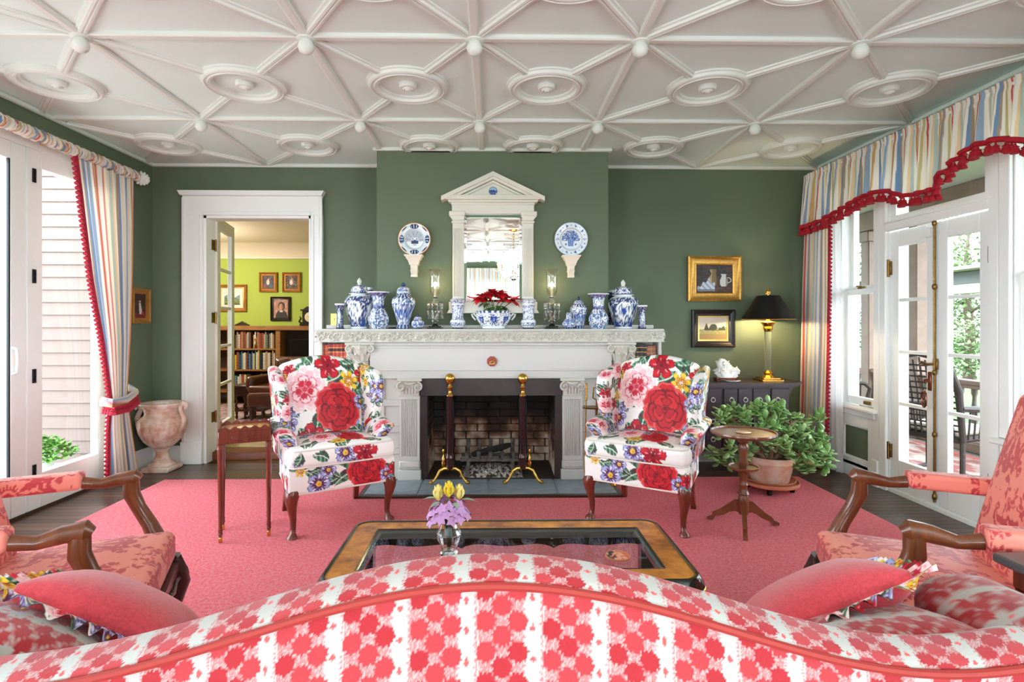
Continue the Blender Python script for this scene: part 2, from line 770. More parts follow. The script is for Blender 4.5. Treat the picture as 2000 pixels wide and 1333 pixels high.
def damask(u, v, base=(238, 138, 120), dark=(194, 58, 64), W=0.34, H=0.44):
    row = np.floor(v / H)
    x = np.abs(np.mod(u + 0.5 * W * np.mod(row, 2) + W / 2, W) - W / 2)
    y = np.mod(v, H) - H / 2
    d, a = np.hypot(x, y), np.arctan2(x, y)
    D = np.zeros(len(u), bool)
    e = 0.012 * np.sin(a * 22) + 0.006 * np.sin(a * 9 + 1)
    D |= (d < 0.045 + e * 0.8) & ~(np.abs(d - 0.026) < 0.005)
    fr = np.abs(np.hypot(x / 0.72, y + 0.01) - 0.135 + e * 0.5)
    D |= fr < 0.024
    D &= ~((fr < 0.005) & (np.sin(a * 14) > -0.2))
    # leaf scrolls between the medallions
    for (cx, cy, r0, k, ph) in ((0.115, 0.15, 0.075, 1, 0.3), (0.10, -0.16, 0.075, -1, 1.2), (0.05, 0.20, 0.05, 1, 2.0), (0.155, 0.0, 0.05, 1, 2.4)):
        dd, aa = np.hypot(x - cx, y - cy), np.arctan2(y - cy, x - cx)
        sp = np.sin(k * aa + ph + dd * 75)
        rad = r0 * (0.8 + 0.2 * np.sin(aa * 7 + ph))
        D |= (dd < rad) & (sp > 0.05) & (np.sin(aa * 5 + dd * 160) > -0.75)
    for ang, L in ((0.0, 0.10), (0.5, 0.11), (-0.5 + PI, 0.11), (PI, 0.1)):
        ax, ay = math.sin(ang), math.cos(ang)
        al = x * ax + y * ay
        bb = x * ay - y * ax
        t = (al - 0.045) / L
        D |= (t > 0) & (t < 1) & (np.abs(bb) < 0.016 * np.sin(PI * np.clip(t, 0, 1)) + 0.002 * np.sin(al * 260))
    # outline speckle
    C = np.where(D[:, None], lin(dark)[None], lin(base)[None])
    return C


def ikat(u, v):
    """cut-velvet stripes: coral dots in staggered columns between white bands with small diamonds"""
    W, VS = 0.113, 0.050
    s = np.floor(u / W)
    x = np.mod(u, W)
    C = np.tile(lin((180, 112, 110)), (len(u), 1))
    squig = np.sin(u * 900 + 2.5 * np.sin(v * 420)) * np.sin(v * 520 + 2.0 * np.sin(u * 380))
    put(C, squig > 0.22, (182, 158, 153))
    wob = 0.0022 * np.sin(v * 1400 + s) + 0.003 * (vnoise(v * 160, s * 3.1) - .5)
    wx0, wx1 = 0.081, 0.110
    white = (x > wx0 + wob) & (x < wx1 - wob)
    white |= (x < 0.002)
    put(C, white, (178, 175, 168))
    vo = hsh(s, s * 0.37) * VS
    for cx, off in ((0.015, 0.0), (0.043, 0.5), (0.070, 0.0)):
        vv = np.mod(v + vo + off * VS, VS) - VS / 2
        du = x - cx
        a = np.arctan2(vv, du)
        rad = 0.0172 + 0.0016 * np.sin(a * 13 + s) + 0.0012 * np.sin(a * 7 + 2 * s)
        m = np.hypot(du * 1.0, vv) < rad
        tone = hsh(np.floor((v + vo + off * VS) / VS), s + cx * 100)
        dots = np.where(tone[:, None] > 0.6, lin((164, 26, 34))[None], lin((174, 48, 52))[None])
        C[m] = dots[m]
    vv = np.mod(v + vo + 0.2 * VS, VS) - VS / 2
    m = (np.abs(x - (wx0 + wx1) / 2) + 0.7 * np.abs(vv)) < 0.0052 + 0.0012 * np.sin(v * 2600)
    put(C, m, (222, 80, 76))
    return C


STR = [((240, 234, 222), 7), ((150, 172, 196), 4), ((244, 238, 228), 4), ((206, 92, 88), 2.2), ((240, 228, 206), 5),
       ((196, 182, 128), 3), ((238, 232, 220), 3), ((170, 150, 128), 2), ((120, 150, 188), 3.2), ((242, 236, 226), 5),
       ((216, 178, 120), 3), ((204, 84, 80), 1.6), ((240, 232, 220), 6), ((184, 198, 190), 3.2), ((236, 206, 160), 2.6)]
_tot = sum(q[1] for q in STR)


def stripes(s, period, pal=STR):
    t = np.mod(s, period) / period * _tot
    C = np.zeros((len(s), 3))
    x = 0
    for col, wd in pal:
        m = (t >= x) & (t < x + wd)
        put(C, m, col)
        x += wd
    return C

# ================================================================ materials
m_white = M('white_paint', (240, 241, 237), 0.42, bump=(9, 0.05))
m_mantel = M('mantel_paint', (198, 196, 189), 0.45)
m_mantelc = M('mantel_relief_paint', (202, 198, 186), 0.5)
m_cream = M('cream_paint', (232, 226, 212), 0.45)
m_plaster = M('ceiling_plaster', (222, 238, 231), 0.7, bump=(14, 0.04))
m_mould = M('moulding_plaster', (222, 227, 219), 0.55)
m_green = M('green_wall_paint', (99, 113, 88), 0.6, var=(1.3, 0.05), bump=(60, 0.03))
m_lime = M('lime_wall_paint', (176, 196, 84), 0.7, var=(1.0, 0.05))
m_beige = M('library_ceiling_paint', (226, 212, 190), 0.7)
m_floor = M('dark_floor_wood', (72, 46, 34), 0.32, var=(5, 0.35), stretch=(1, 12, 12), coat=0.15)
m_planks = [M('dark_plank_wood', c, 0.3, var=(6, 0.35), stretch=(1, 14, 14), coat=0.15)
            for c in ((82, 58, 46), (70, 50, 40), (94, 68, 54))]
m_brass = M('brass', (214, 168, 84), 0.22, 1.0)
m_oldbrass = M('aged_brass', (150, 116, 66), 0.35, 1.0, var=(30, 0.4))
m_black = M('black_metal', (30, 30, 32), 0.4, 0.5)
m_darkiron = M('dark_iron', (44, 36, 32), 0.55, 0.7, var=(20, 0.4))
m_glass = glass_mat('window_glass', refl=.5)
m_sheer = cloth_mat('sheer_white_cloth', 0.5, (246, 246, 246), 0.35)
m_curtain = cloth_mat('striped_curtain_cloth', 0.25)
m_red = M('red_fringe_yarn', (182, 22, 40), 0.85, var=(90, 0.3))
m_crimson = M('crimson_fringe_yarn', (186, 40, 62), 0.85, var=(90, 0.3))
m_print = M('painted_canvas', attr=True, rough=0.55)

# ================================================================ floor, ceiling, walls
floor = struct('floor', MB().box(XL - .1, YF - .1, -.12, XR + .1, YB + .02, -0.012), m_floor)
# single planks where the boards can be told apart (not under the rug)
prng = random.Random(3)
PW = 0.068
nrow = int((YB - 2.1) / PW)
for j in range(nrow):
    y = YB - (j + 0.5) * PW
    zones = [(XL, XR)] if y > 4.70 else [(XL, -2.75), (2.60, XR)]
    for x0, x1 in zones:
        x = x0
        while x < x1 - 0.02:
            L = prng.uniform(0.9, 2.1)
            xe = min(x1, x + L)
            if x1 - xe < 0.35:
                xe = x1
            piece('plank', prng.choice(m_planks), floor, ((x + xe) / 2, y, -0.006), (xe - x - .002, PW - .0025, 0.012), ch=0.02)
            x = xe

ceiling = struct('ceiling', MB().box(XL - .1, YF - .1, ZC, XR + .1, YB + .1, ZC + .1), m_plaster)
NX = [-3.38, -2.19, -1.0, -.10, .795, 2.0, 3.2]
NY = [5.30 - 1.19 * k for k in range(9)]
PF = [(-.033, 0), (-.033, -.009), (-.021, -.012), (-.018, -.024), (-.006, -.026), (-.004, -.020), (.004, -.020), (.006, -.026),
      (.018, -.024), (.021, -.012), (.033, -.009), (.033, 0)]
PFS = [(-.024, 0), (-.024, -.018), (-.016, -.024), (.016, -.024), (.024, -.018), (.024, 0)]
RR = 0.225


def clipseg(p, q):
    """keep ceiling strips inside the room and out of the chimney breast"""
    (x0, y0), (x1, y1) = p, q
    t0, t1 = 0.0, 1.0
    for a, d, lo, hi in ((x0, x1 - x0, XL + .02, XR - .02), (y0, y1 - y0, YF + .02, YB - .02)):
        if abs(d) < 1e-9:
            if a < lo or a > hi:
                return None
            continue
        ta, tb = sorted(((lo - a) / d, (hi - a) / d))
        t0, t1 = max(t0, ta), min(t1, tb)
    if t1 - t0 < 0.02:
        return None
    a = [x0 + (x1 - x0) * t0, y0 + (y1 - y0) * t0]
    b = [x0 + (x1 - x0) * t1, y0 + (y1 - y0) * t1]
    for s, e in ((a, b), (b, a)):
        if BRX0 < s[0] < BRX1 and s[1] > BRY - .01:
            if e[1] >= BRY - .01:
                return None
            k = (BRY - .01 - e[1]) / (s[1] - e[1])
            s[0], s[1] = e[0] + (s[0] - e[0]) * k, BRY - .01
    return a, b


def ceil_strip(p, q, prof):
    c = clipseg(p, q)
    if c:
        (a, b) = c
        if math.hypot(a[0] - b[0], a[1] - b[1]) > 0.04:
            obj(MB().strip((a[0], a[1], ZC), (b[0], b[1], ZC), prof), 'moulding_strip', m_mould, ceiling, world=True, ang=25)


m_ball = mesh_of(MB().lathe([(0.0005, -.105), (.02, -.102), (.037, -.088), (.044, -.066), (.037, -.044), (.03, -.034), (.05, -.03), (.05, 0)], 16), 'ceiling_ball', m_mould)
m_boss = mesh_of(MB().lathe([(0.0005, -.044), (.014, -.044), (.018, -.036), (.026, -.04), (.034, -.03), (.05, -.028), (.056, -.018), (.058, 0)], 20), 'rosette_boss', m_mould)
PRING = [(-.05, 0), (-.05, .012), (-.036, .018), (-.03, .034), (-.014, .038), (-.010, .03), (.004, .03), (.008, .036), (.02, .03), (.026, .014), (.036, .01), (.036, 0)]
for i, x in enumerate(NX):
    for j, y in enumerate(NY):
        if j + 1 < len(NY):
            y2 = NY[j + 1]
            ceil_strip((x, y), (x, y2), PFS)
        if i + 1 < len(NX):
            ceil_strip((x, y), (NX[i + 1], y), PFS)
        if XL + .1 < x < XR - .1 and YF < y < 5.2:
            inst('ceiling_ball', m_ball, ceiling, (x, y, ZC))
        if i + 1 < len(NX) and j + 1 < len(NY):
            x2 = NX[i + 1]
            cx, cyy = (x + x2) / 2, (y + y2) / 2
            hide = BRX0 - .1 < cx < BRX1 + .1 and cyy > 4.6
            for (ax, ay) in ((x, y), (x2, y), (x, y2), (x2, y2)):
                d = math.hypot(ax - cx, ay - cyy)
                k = (RR + .02) / d
                ceil_strip((ax, ay), (cx + (ax - cx) * k, cyy + (ay - cyy) * k), PF)
            rm = MB().ring((cx, cyy, ZC), RR, PRING)
            if hide:
                rm.V = [(a, min(b, BRY - .004), c) for a, b, c in rm.V]
            obj(rm, 'rosette_ring', m_mould, ceiling, world=True, ang=30)
            if cyy < 4.75 or not hide:
                inst('rosette_boss', m_boss, ceiling, (cx, cyy, ZC))

# back wall with the library doorway
DO = (at(399, 600, YB).x, at(609, 600, YB).x, at(500, 422, YB).z)
m = MB().box(XL - .1, YB, 0, DO[0], YB + .14, ZC).box(DO[1], YB, 0, XR + .1, YB + .14, ZC).box(DO[0], YB, DO[2], DO[1], YB + .14, ZC)
struct('wall_back', m, m_green)
struct('wall_chimney', MB().box(BRX0, BRY, 1.25, BRX1, YB, ZC).box(BRX0, BRY, 0, -.72, YB, 1.25).box(.70, BRY, 0, BRX1, YB, 1.25), m_green)
# left wall: folding glass doors
LY0, LY1, LTOP = 1.25, 4.74, 2.60
m = MB().box(XL - .14, LY1, 0, XL, YB + .1, ZC).box(XL - .14, LY0, LTOP, XL, LY1, ZC).box(XL - .14, -1.1, 0, XL, LY0, ZC)
m.box(XL - .14, -3.4, LTOP, XL, -1.1, ZC).box(XL - .14, YF - .1, 0, XL, -3.4, ZC)
struct('wall_left', m, m_green)
# right wall: french doors and windows
W1 = (onx(1712, 600, XR).y, onx(1643, 600, XR).y)
D2 = (3.43, 4.33)
W2 = (2.55, 3.28)
HT = 2.58
m = MB().box(XR, W1[1], 0, XR + .16, YB + .1, ZC).box(XR, 2.2, HT, XR + .16, W1[1], ZC).box(XR, W1[0], 0, XR + .16, W1[1], .60)
m.box(XR, D2[1] + .02, 0, XR + .16, W1[0], HT).box(XR, W2[1], 0, XR + .16, D2[0] - .02, HT).box(XR, W2[0], 0, XR + .16, W2[1], .60)
m.box(XR, -1.1, 0, XR + .16, W2[0], ZC).box(XR, -3.4, 2.5, XR + .16, -1.1, ZC).box(XR, -3.4, 0, XR + .16, -1.1, .6).box(XR, YF - .1, 0, XR + .16, -3.4, ZC)  # rear opening behind the camera is added to let light in
struct('wall_right', m, m_green)
# wall behind the camera with a window (seen in the mirror)
m = MB()
xs = [XL, -.9, .9, XR]
for k in (0, 2):
    m.box(xs[k], YF - .1, 0, xs[k + 1], YF, ZC)
for k in (1,):
    m.box(xs[k], YF - .1, 0, xs[k + 1], YF, .4).box(xs[k], YF - .1, 2.5, xs[k + 1], YF, ZC)
struct('wall_front', m, m_green)
for k, n in ((1, 3),):
    wr = sroot('window_%d' % n, ((xs[k] + xs[k + 1]) / 2, YF, .4))
    f = MB().box(xs[k], YF - .08, .4, xs[k] + .07, YF + .02, 2.5).box(xs[k + 1] - .07, YF - .08, .4, xs[k + 1], YF + .02, 2.5)
    f.box(xs[k], YF - .08, 2.43, xs[k + 1], YF + .02, 2.5).box(xs[k], YF - .08, .4, xs[k + 1], YF + .02, .47).box(xs[k], YF - .06, 1.4, xs[k + 1], YF, 1.45)
    obj(f, 'window_frame', m_white, wr, world=True)
# cornice strips
CP = [(0, 0), (0, -.028), (.012, -.03), (.02, -.012), (.03, 0)]
m = MB()
struct('trim_1', MB().box(XL, YB - .03, ZC - .035, BRX0, YB, ZC, .006).box(BRX1, YB - .03, ZC - .035, XR, YB, ZC, .006)
       .box(BRX0 - .03, BRY - .03, ZC - .03, BRX1 + .03, BRY, ZC, .006).box(BRX0 - .03, BRY, ZC - .03, BRX0, YB - .03, ZC, .006).box(BRX1, BRY, ZC - .03, BRX1 + .03, YB - .03, ZC, .006), m_mould)
struct('trim_2', MB().box(XL, YF, ZC - .035, XL + .03, YB - .03, ZC, .006), m_mould)
struct('trim_3', MB().box(XR - .03, YF, ZC - .035, XR, YB - .03, ZC, .006), m_mould)
# baseboards
BP = [(0, 0), (.022, 0), (.022, .13), (.014, .15), (.010, .17), (0, .175)]


def baseboard(name, a, b, n):
    d = Vector((b[0] - a[0], b[1] - a[1], 0)).normalized()
    m = MB().strip((a[0], a[1], 0), (b[0], b[1], 0), BP)
    mid = Vector(m.V[1]) - Vector(m.V[0])
    if mid.x * n[0] + mid.y * n[1] < 0:
        m = MB().strip((b[0], b[1], 0), (a[0], a[1], 0), BP)
    struct(name, m, m_white)


baseboard('baseboard_left', (XL, LY1 + .1), (XL, YB), (1, 0))
baseboard('baseboard_back', (XL, YB), (DO[0] - .16, YB), (0, -1))
baseboard('baseboard_back_right', (1.5, YB), (XR, YB), (0, -1))
baseboard('baseboard_right', (XR, YB), (XR, D2[1] + .1), (-1, 0))

# ---- doorway casing to the library
dr = sroot('trim_4', ((DO[0] + DO[1]) / 2, YB, 0))
cz = DO[2]
lx, rx = at(359, 600, YB).x, at(632, 600, YB).x
cm = MB()
for x0, x1, o in ((lx, DO[0] - .0, -1), (DO[1], rx, 1)):
    cm.box(x0, YB - .028, 0.2, x1, YB, cz + .17, .004)
    e0, e1 = (x0, x0 + .03) if o < 0 else (x1 - .03, x1)
    cm.box(e0, YB - .045, 0.2, e1, YB - .028, cz + .17, .004)
    i0, i1 = (x1 - .03, x1) if o < 0 else (x0, x0 + .03)
    cm.box(i0, YB - .036, 0.2, i1, YB - .028, cz, .004)
    cm.box(x0 - .008, YB - .055, 0, x1 + .0, YB, .22, .006)
cm.box(lx, YB - .03, cz, rx, YB - .0, cz + .185, .003).box(DO[0], YB - .038, cz, DO[1], YB - .03, cz + .035, .003)
obj(cm, 'door_casing', m_white, dr, world=True)
cap = [(0, 0), (-.035, 0), (-.05, .018), (-.075, .03), (-.08, .045), (0, .045)]
obj(MB().prism([(lx - .0, cz + .185), (rx, cz + .185), (rx + .025, cz + .23), (lx - .025, cz + .23)], YB - .075, YB, 1), 'casing_cap', m_white, dr, world=True)
jm = MB().box(DO[0] - .001, YB - .01, 0, DO[0] + .025, YB + .15, cz).box(DO[1] - .025, YB - .01, 0, DO[1], YB + .15, cz).box(DO[0], YB - .01, cz - .025, DO[1], YB + .15, cz)
obj(jm, 'door_jamb', m_white, dr, world=True)

# ---- open french door leaf into the library (hinged at the left jamb)
p0, p1 = at(425, 600, 5.46), at(458, 600, 6.12)
ang = math.atan2(p1.y - p0.y, p1.x - p0.x)
dl = (p1 - p0).length
door1 = sroot('door_1', (p0.x, p0.y, 0.09))
door1.rotation_euler = (0, 0, ang)
DH = 2.335
dm = MB().box(0, 0, 0, .11, .045, DH, .004).box(dl - .11, 0, 0, dl, .045, DH, .004).box(.11, 0, DH - .12, dl - .11, .045, DH, .004).box(.11, 0, 0, dl - .11, .045, .24, .004)
obj(dm, 'door_stile', m_cream, door1)
npn = 5
ph = (DH - .36) / npn
for k in range(npn):
    if k:
        obj(MB().box(.11, .006, .24 + ph * k - .014, dl - .11, .04, .24 + ph * k + .014, .004), 'glazing_bar', m_cream, door1)
    obj(MB().box(.112, .02, .24 + ph * k + .01, dl - .112, .024, .24 + ph * (k + 1) - .01), 'glass_pane', m_glass, door1)
for z in (.34, 1.32, 2.04):
    hm = MB().box(DO[0] + .025, YB + .085, z + .04, DO[0] + .033, YB + .145, z + .14, .002).tube([(DO[0] + .035, YB + .15, z + .03), (DO[0] + .035, YB + .15, z + .15)], .009, 8)
    obj(hm, 'hinge', m_oldbrass, dr, label='aged brass hinge', world=True)

# ================================================================ left folding doors (structure)
door2 = sroot('door_2', (XL, 3.0, 0))
fx0, fx1 = XL - .07, XL + .005
obj(MB().box(XL - .14, LY1, 0, XL + .012, LY1 + .10, LTOP + .11, .004).box(XL - .14, LY0, LTOP, XL + .012, LY1 + .1, LTOP + .11, .004)
    .box(XL, LY0, LTOP + .11, XL + .03, LY1 + .13, LTOP + .135, .004), 'door_casing', m_white, door2, world=True)
obj(MB().box(XL - .14, LY0, -.01, XL + .01, LY1, .02), 'threshold', M('threshold_wood', (70, 52, 42), .4), door2, world=True)
GZ0, GZ1 = .27, 2.48
pan = [(3.885, 4.735), (3.01, 3.875), (2.14, 3.0), (1.27, 2.13)]
for q, (y0, y1) in enumerate(pan):
    s0, s1 = (.12, .15) if q == 0 else (.13, .12)
    fm = MB().box(fx0, y0, .02, fx1, y0 + s0, LTOP, .004).box(fx0, y1 - s1, .02, fx1, y1, LTOP, .004)
    fm.box(fx0, y0 + s0, GZ1, fx1, y1 - s1, LTOP, .004).box(fx0, y0 + s0, .02, fx1, y1 - s1, GZ0, .004)
    pl = obj(fm, 'door_panel', m_white, door2, world=True)
    gy0, gy1 = y0 + s0, y1 - s1
    bd = MB()
    for a, b in ((gy0, gy0 + .012), (gy1 - .012, gy1)):
        bd.box(fx1 - .02, a, GZ0, fx1 - .004, b, GZ1)
    obj(bd, 'glazing_seal', m_black if q == 1 else m_white, pl, world=True)
    obj(MB().box(XL - .035, gy0 - .004, GZ0 - .004, XL - .029, gy1 + .004, GZ1 + .004), 'glass_pane', m_glass, pl, world=True)
hy = onx(67, 500, XL + .01).y
for py in (343, 540, 735, 922):
    z = onx(67, py, XL + .01).z
    obj(MB().box(XL + .005, hy - .014, z - .05, XL + .016, hy + .014, z + .05, .002).box(XL + .016, hy - .005, z - .035, XL + .022, hy + .005, z + .035, .001), 'hinge', m_black, door2, label='black door hinge', world=True)
hh = onx(24, 705, XL + .01)
obj(MB().tube([(XL + .005, hh.y, hh.z - .09), (XL + .04, hh.y, hh.z - .08), (XL + .045, hh.y, hh.z), (XL + .04, hh.y, hh.z + .08), (XL + .005, hh.y, hh.z + .09)], .009), 'pull_handle', m_white, door2, world=True)
# unseen rear left windows, added behind the camera to let light in
door3 = sroot('door_3', (XL, -1.55, 0))
for k in range(4):
    y0 = -3.4 + k * .575
    obj(MB().box(fx0, y0, 0, fx1, y0 + .1, LTOP, .004).box(fx0, y0 + .475, 0, fx1, y0 + .575, LTOP, .004).box(fx0, y0 + .1, 2.48, fx1, y0 + .475, LTOP, .004).box(fx0, y0 + .1, 0, fx1, y0 + .475, .27, .004), 'door_panel', m_white, door3, world=True)

# ================================================================ right wall joinery
def casing_y(mb, y0, y1, z0, z1, d=.03):
    mb.box(XR - d, y0, z0, XR, y1, z1, .005)


win1 = sroot('window_1', (XR, sum(W1) / 2, .6))
c = MB()
casing_y(c, W1[1], W1[1] + .12, 0, 2.62)
casing_y(c, D2[1] + .078, W1[0], 0.14, 2.62)
casing_y(c, D2[1] + .078, W1[0] + .015, 0, .22, .045)
c.box(XR - .001, W1[1] - .012, .60, XR + .16, W1[1] + .001, 2.62).box(XR - .001, W1[0] - .001, .60, XR + .16, W1[0] + .012, 2.62)
obj(c, 'window_casing', m_white, win1, world=True)
obj(MB().box(XR - .075, W1[0] - .05, .60, XR + .02, W1[1] + .1, .635, .01).box(XR - .04, W1[0] - .02, .55, XR, W1[1] + .06, .60, .006), 'window_sill', m_white, win1, world=True)


def sash(par, y0, y1, z0, z1, x):
    s = MB().box(x, y0, z0, x + .045, y0 + .05, z1, .004).box(x, y1 - .05, z0, x + .045, y1, z1, .004)
    s.box(x, y0 + .05, z0, x + .045, y1 - .05, z0 + .07, .004).box(x, y0 + .05, z1 - .05, x + .045, y1 - .05, z1, .004)
    so = obj(s, 'window_sash', m_white, par, world=True)
    obj(MB().box(x + .02, y0 + .045, z0 + .065, x + .024, y1 - .045, z1 - .045), 'glass_pane', m_glass, so, world=True)


sash(win1, W1[0], W1[1], .635, 1.66, XR + .03)
sash(win1, W1[0], W1[1], 1.62, 2.58, XR + .08)
ly = onx(1690, 776, XR).y
obj(MB().box(XR - .0, ly - .03, .655, XR + .03, ly + .03, .685, .004), 'sash_lift', m_oldbrass, win1, label='brass sash lift', world=True)
ly = onx(1672, 561, XR).y
obj(MB().box(XR + .03, ly - .03, 1.66, XR + .06, ly + .03, 1.68, .003).tube([(XR + .045, ly, 1.68), (XR + .04, ly + .05, 1.685)], .008), 'sash_lock', m_oldbrass, win1, world=True)
# panelling below the window
pn = MB()
py0, py1 = W1[0] + .0, W1[1] + .0
pn.box(XR - .022, py0, .14, XR, py0 + .07, .55, .004).box(XR - .022, py1 - .05, .14, XR, py1 + .1, .55, .004)
pn.box(XR - .022, py0 + .07, .46, XR, py1 - .05, .55, .004).box(XR - .022, py0 + .07, .10, XR, py1 - .05, .16, .004)
obj(pn, 'panel_frame', m_white, win1, world=True)
obj(MB().rframe((XR - .004, (py0 + .07 + py1 - .05) / 2, .31), py1 - py0 - .12, .30, [(0, 0), (0, .018), (-.012, .012), (-.02, 0)], 'x-'), 'panel_moulding', m_white, win1, world=True)

door4 = sroot('door_4', (XR, sum(D2) / 2, 0))
c = MB()
casing_y(c, D2[1] + .005, D2[1] + .075, 0, HT)
casing_y(c, D2[0] - .075, D2[0] - .005, 0, HT)
casing_y(c, D2[0] - .005, D2[1] + .005, 2.095, 2.165)
c.box(XR - .001, D2[1] - .001, 0, XR + .16, D2[1] + .019, HT).box(XR - .001, D2[0] - .019, 0, XR + .16, D2[0] + .001, HT).box(XR - .001, D2[0], 2.57, XR + .16, D2[1], 2.6)
c.box(XR - .04, D2[0] - .02, 2.155, XR, D2[1] + .02, 2.17, .004)
obj(c, 'door_casing', m_white, door4, world=True)
# transom
tm = MB().box(XR + .01, D2[0], 2.165, XR + .055, D2[1], 2.215, .003).box(XR + .01, D2[0], 2.52, XR + .055, D2[1], 2.58, .003)
tm.box(XR + .01, D2[0], 2.215, XR + .055, D2[0] + .06, 2.52, .003).box(XR + .01, D2[1] - .06, 2.215, XR + .055, D2[1], 2.52, .003)
obj(tm, 'transom_frame', m_white, door4, world=True)
obj(MB().box(XR + .03, D2[0] + .055, 2.21, XR + .034, D2[1] - .055, 2.525), 'glass_pane', m_glass, door4, world=True)
obj(MB().box(XR - .005, D2[0], -.01, XR + .16, D2[1], .03, .004), 'threshold', m_white, door4, world=True)
mid = 3.867
zz = [.27, .72, 1.13, 1.54, 1.965]
for y0, y1 in ((mid + .003, D2[1] - .003), (D2[0] + .003, mid - .003)):
    x0, x1 = XR + .01, XR + .055
    st0, st1 = .105, .085
    f = MB().box(x0, y0, .035, x1, y0 + .095, 2.09, .004).box(x0, y1 - .085, .035, x1, y1, 2.09, .004)
    f.box(x0, y0 + .095, .035, x1, y1 - .085, .27, .004).box(x0, y0 + .095, 1.965, x1, y1 - .085, 2.09, .004)
    lf = obj(f, 'door_leaf', m_white, door4, world=True)
    for k in range(4):
        if k:
            obj(MB().box(x0 + .004, y0 + .095, zz[k] - .013, x1 - .004, y1 - .085, zz[k] + .013, .004), 'glazing_bar', m_white, lf, world=True)
        obj(MB().box(x0 + .02, y0 + .092, zz[k] + .008, x0 + .024, y1 - .082, zz[k + 1] - .008), 'glass_pane', m_glass, lf, world=True)
hb = MB()
bolt = MB().tube([(XR - .01, mid, .06), (XR - .01, mid, 2.10)], .0095, 8)
for z in (.10, .55, 1.0, 1.62, 2.08):
    bolt.lathe([(.010, -.02), (.016, -.01), (.016, .01), (.010, .02)], 10, (XR - .01, mid, z))
obj(bolt, 'bolt_rod', m_oldbrass, door4, label='tall brass bolt rod on the door edge', world=True)
obj(MB().box(XR - .012, mid - .02, 1.02, XR + .005, mid + .02, 1.10, .004).tube([(XR - .02, mid, 1.06), (XR - .05, mid + .02, 1.055), (XR - .055, mid + .06, 1.07), (XR - .05, mid + .09, 1.05)], [.008, .011, .012, .008]), 'door_handle', m_oldbrass, door4, world=True)
ky = mid + .06
ring = [(XR - .04 + .012 * math.sin(a), ky + .035 * math.sin(a), .80 + .06 * math.cos(a)) for a in np.linspace(0, 2 * PI, 20)[:-1]]
obj(MB().box(XR - .004, ky - .014, .86, XR + .012, ky + .014, 1.0, .004).lathe([(.001, 0), (.02, .004), (.022, .02), (.012, .03)], 12, (XR - .02, ky, .92)).tube(ring, .007, 8, closed=True), 'ring_pull', M('copper_plate', (150, 92, 70), .3, 1.0), door4, label='copper ring pull on plate', world=True)
for y, zs in ((D2[1] + .002, (1.80, .33)), (D2[0] - .002, (1.80, .33))):
    for z in zs:
        obj(MB().tube([(XR - .006, y, z - .07), (XR - .006, y, z + .07)], .011, 8).box(XR - .006, y - .025, z - .055, XR + .012, y + .025, z + .055, .003), 'hinge', m_oldbrass, door4, label='aged brass hinge', world=True)
ay = mid + .07
obj(MB().box(XR - .012, ay - .025, 1.985, XR + .01, ay + .03, 2.06, .005).box(XR - .010, ay - .06, 1.995, XR + .01, ay - .035, 2.05, .004), 'door_sensor', M('white_plastic', (240, 240, 238), .35), door4, world=True)
# second window nearer the camera
win2 = sroot('window_2', (XR, sum(W2) / 2, .6))
c = MB()
casing_y(c, W2[1], D2[0] - .078, .64, 2.62)
c.box(XR - .001, W2[1] - .012, .60, XR + .16, W2[1] + .001, 2.62)
casing_y(c, W2[0] - .12, W2[0], 0, 2.62)
obj(c, 'window_casing', m_white, win2, world=True)
obj(MB().box(XR - .075, W2[0] - .1, .60, XR + .02, W2[1] + .1, .635, .01), 'window_sill', m_white, win2, world=True)
obj(MB().box(XR - .025, W2[0], 0, XR, D2[0] - .078, .60, .004), 'window_panel', m_white, win2, world=True)
sash(win2, W2[0], W2[1], .635, 1.66, XR + .03)
sash(win2, W2[0], W2[1], 1.62, 2.58, XR + .08)

# ================================================================ fireplace
FC = -.015                     # centre line
FY = 4.60                      # front face of the surround
SH = 1.308                     # top of the shelf
mantel = thing('fireplace_mantel', 'white carved fireplace surround with frieze shelf and fluted pilasters on the chimney breast', 'mantel', (FC, FY, 0))
g = MB().box(-1.455, -.045, 1.285, 1.455, .66, SH, .006)
g.V = [(x, (y if (abs(x) > 1.01 or y < .15) else .15), z) for x, y, z in g.V]
shelf = MB().box(-1.46, -.05, 1.288, 1.46, .185, SH, .006).box(-1.46, .185, 1.288, -1.012, .695, SH, .006).box(1.04, .185, 1.288, 1.46, .695, SH, .006)
obj(shelf, 'mantel_shelf', m_mantel, mantel)
obj(MB().box(-1.44, .155, SH, 1.43, .183, SH + .033, .006), 'back_ledge', m_mantel, mantel)
# carved frieze as relief
nx, nz = 980, 30
X, Z = np.meshgrid(np.linspace(-1.455, 1.455, nx), np.linspace(0, 1, nz))
zh = .092
zc = (Z - .5) * zh


def relief(X, zc):
    per = .305
    xr = np.mod(X + per / 2, per) - per / 2
    d, a = np.hypot(xr, zc), np.arctan2(zc, xr)
    h = np.where(d < .034, .024 * np.sqrt(np.clip(1 - (d / .036) ** 2, 0, 1)) * (.75 + .25 * np.cos(8 * a)), 0)
    for s in (-1, 1):
        for cx, cz, r, k in ((.062, .012, .03, 1), (.112, -.012, .032, -1), (.15, .014, .022, 1), (.062, -.03, .014, -1), (.105, .03, .013, 1)):
            dd, aa = np.hypot(xr - s * cx, zc - cz), np.arctan2(zc - cz, (xr - s * cx) * s)
            w = np.sin(k * aa * 2 + dd * 190 + cx * 40)
            h = np.maximum(h, np.where(dd < r, .021 * sm(-.05, .4, w) * (1 - .35 * dd / r), 0))
    h = np.maximum(h, .018 * (np.abs(zc) > .041))
    bead = np.abs(np.sin(X * 160)) * .004
    return np.maximum(h, np.where(zc < -.041, .016 + bead, 0))


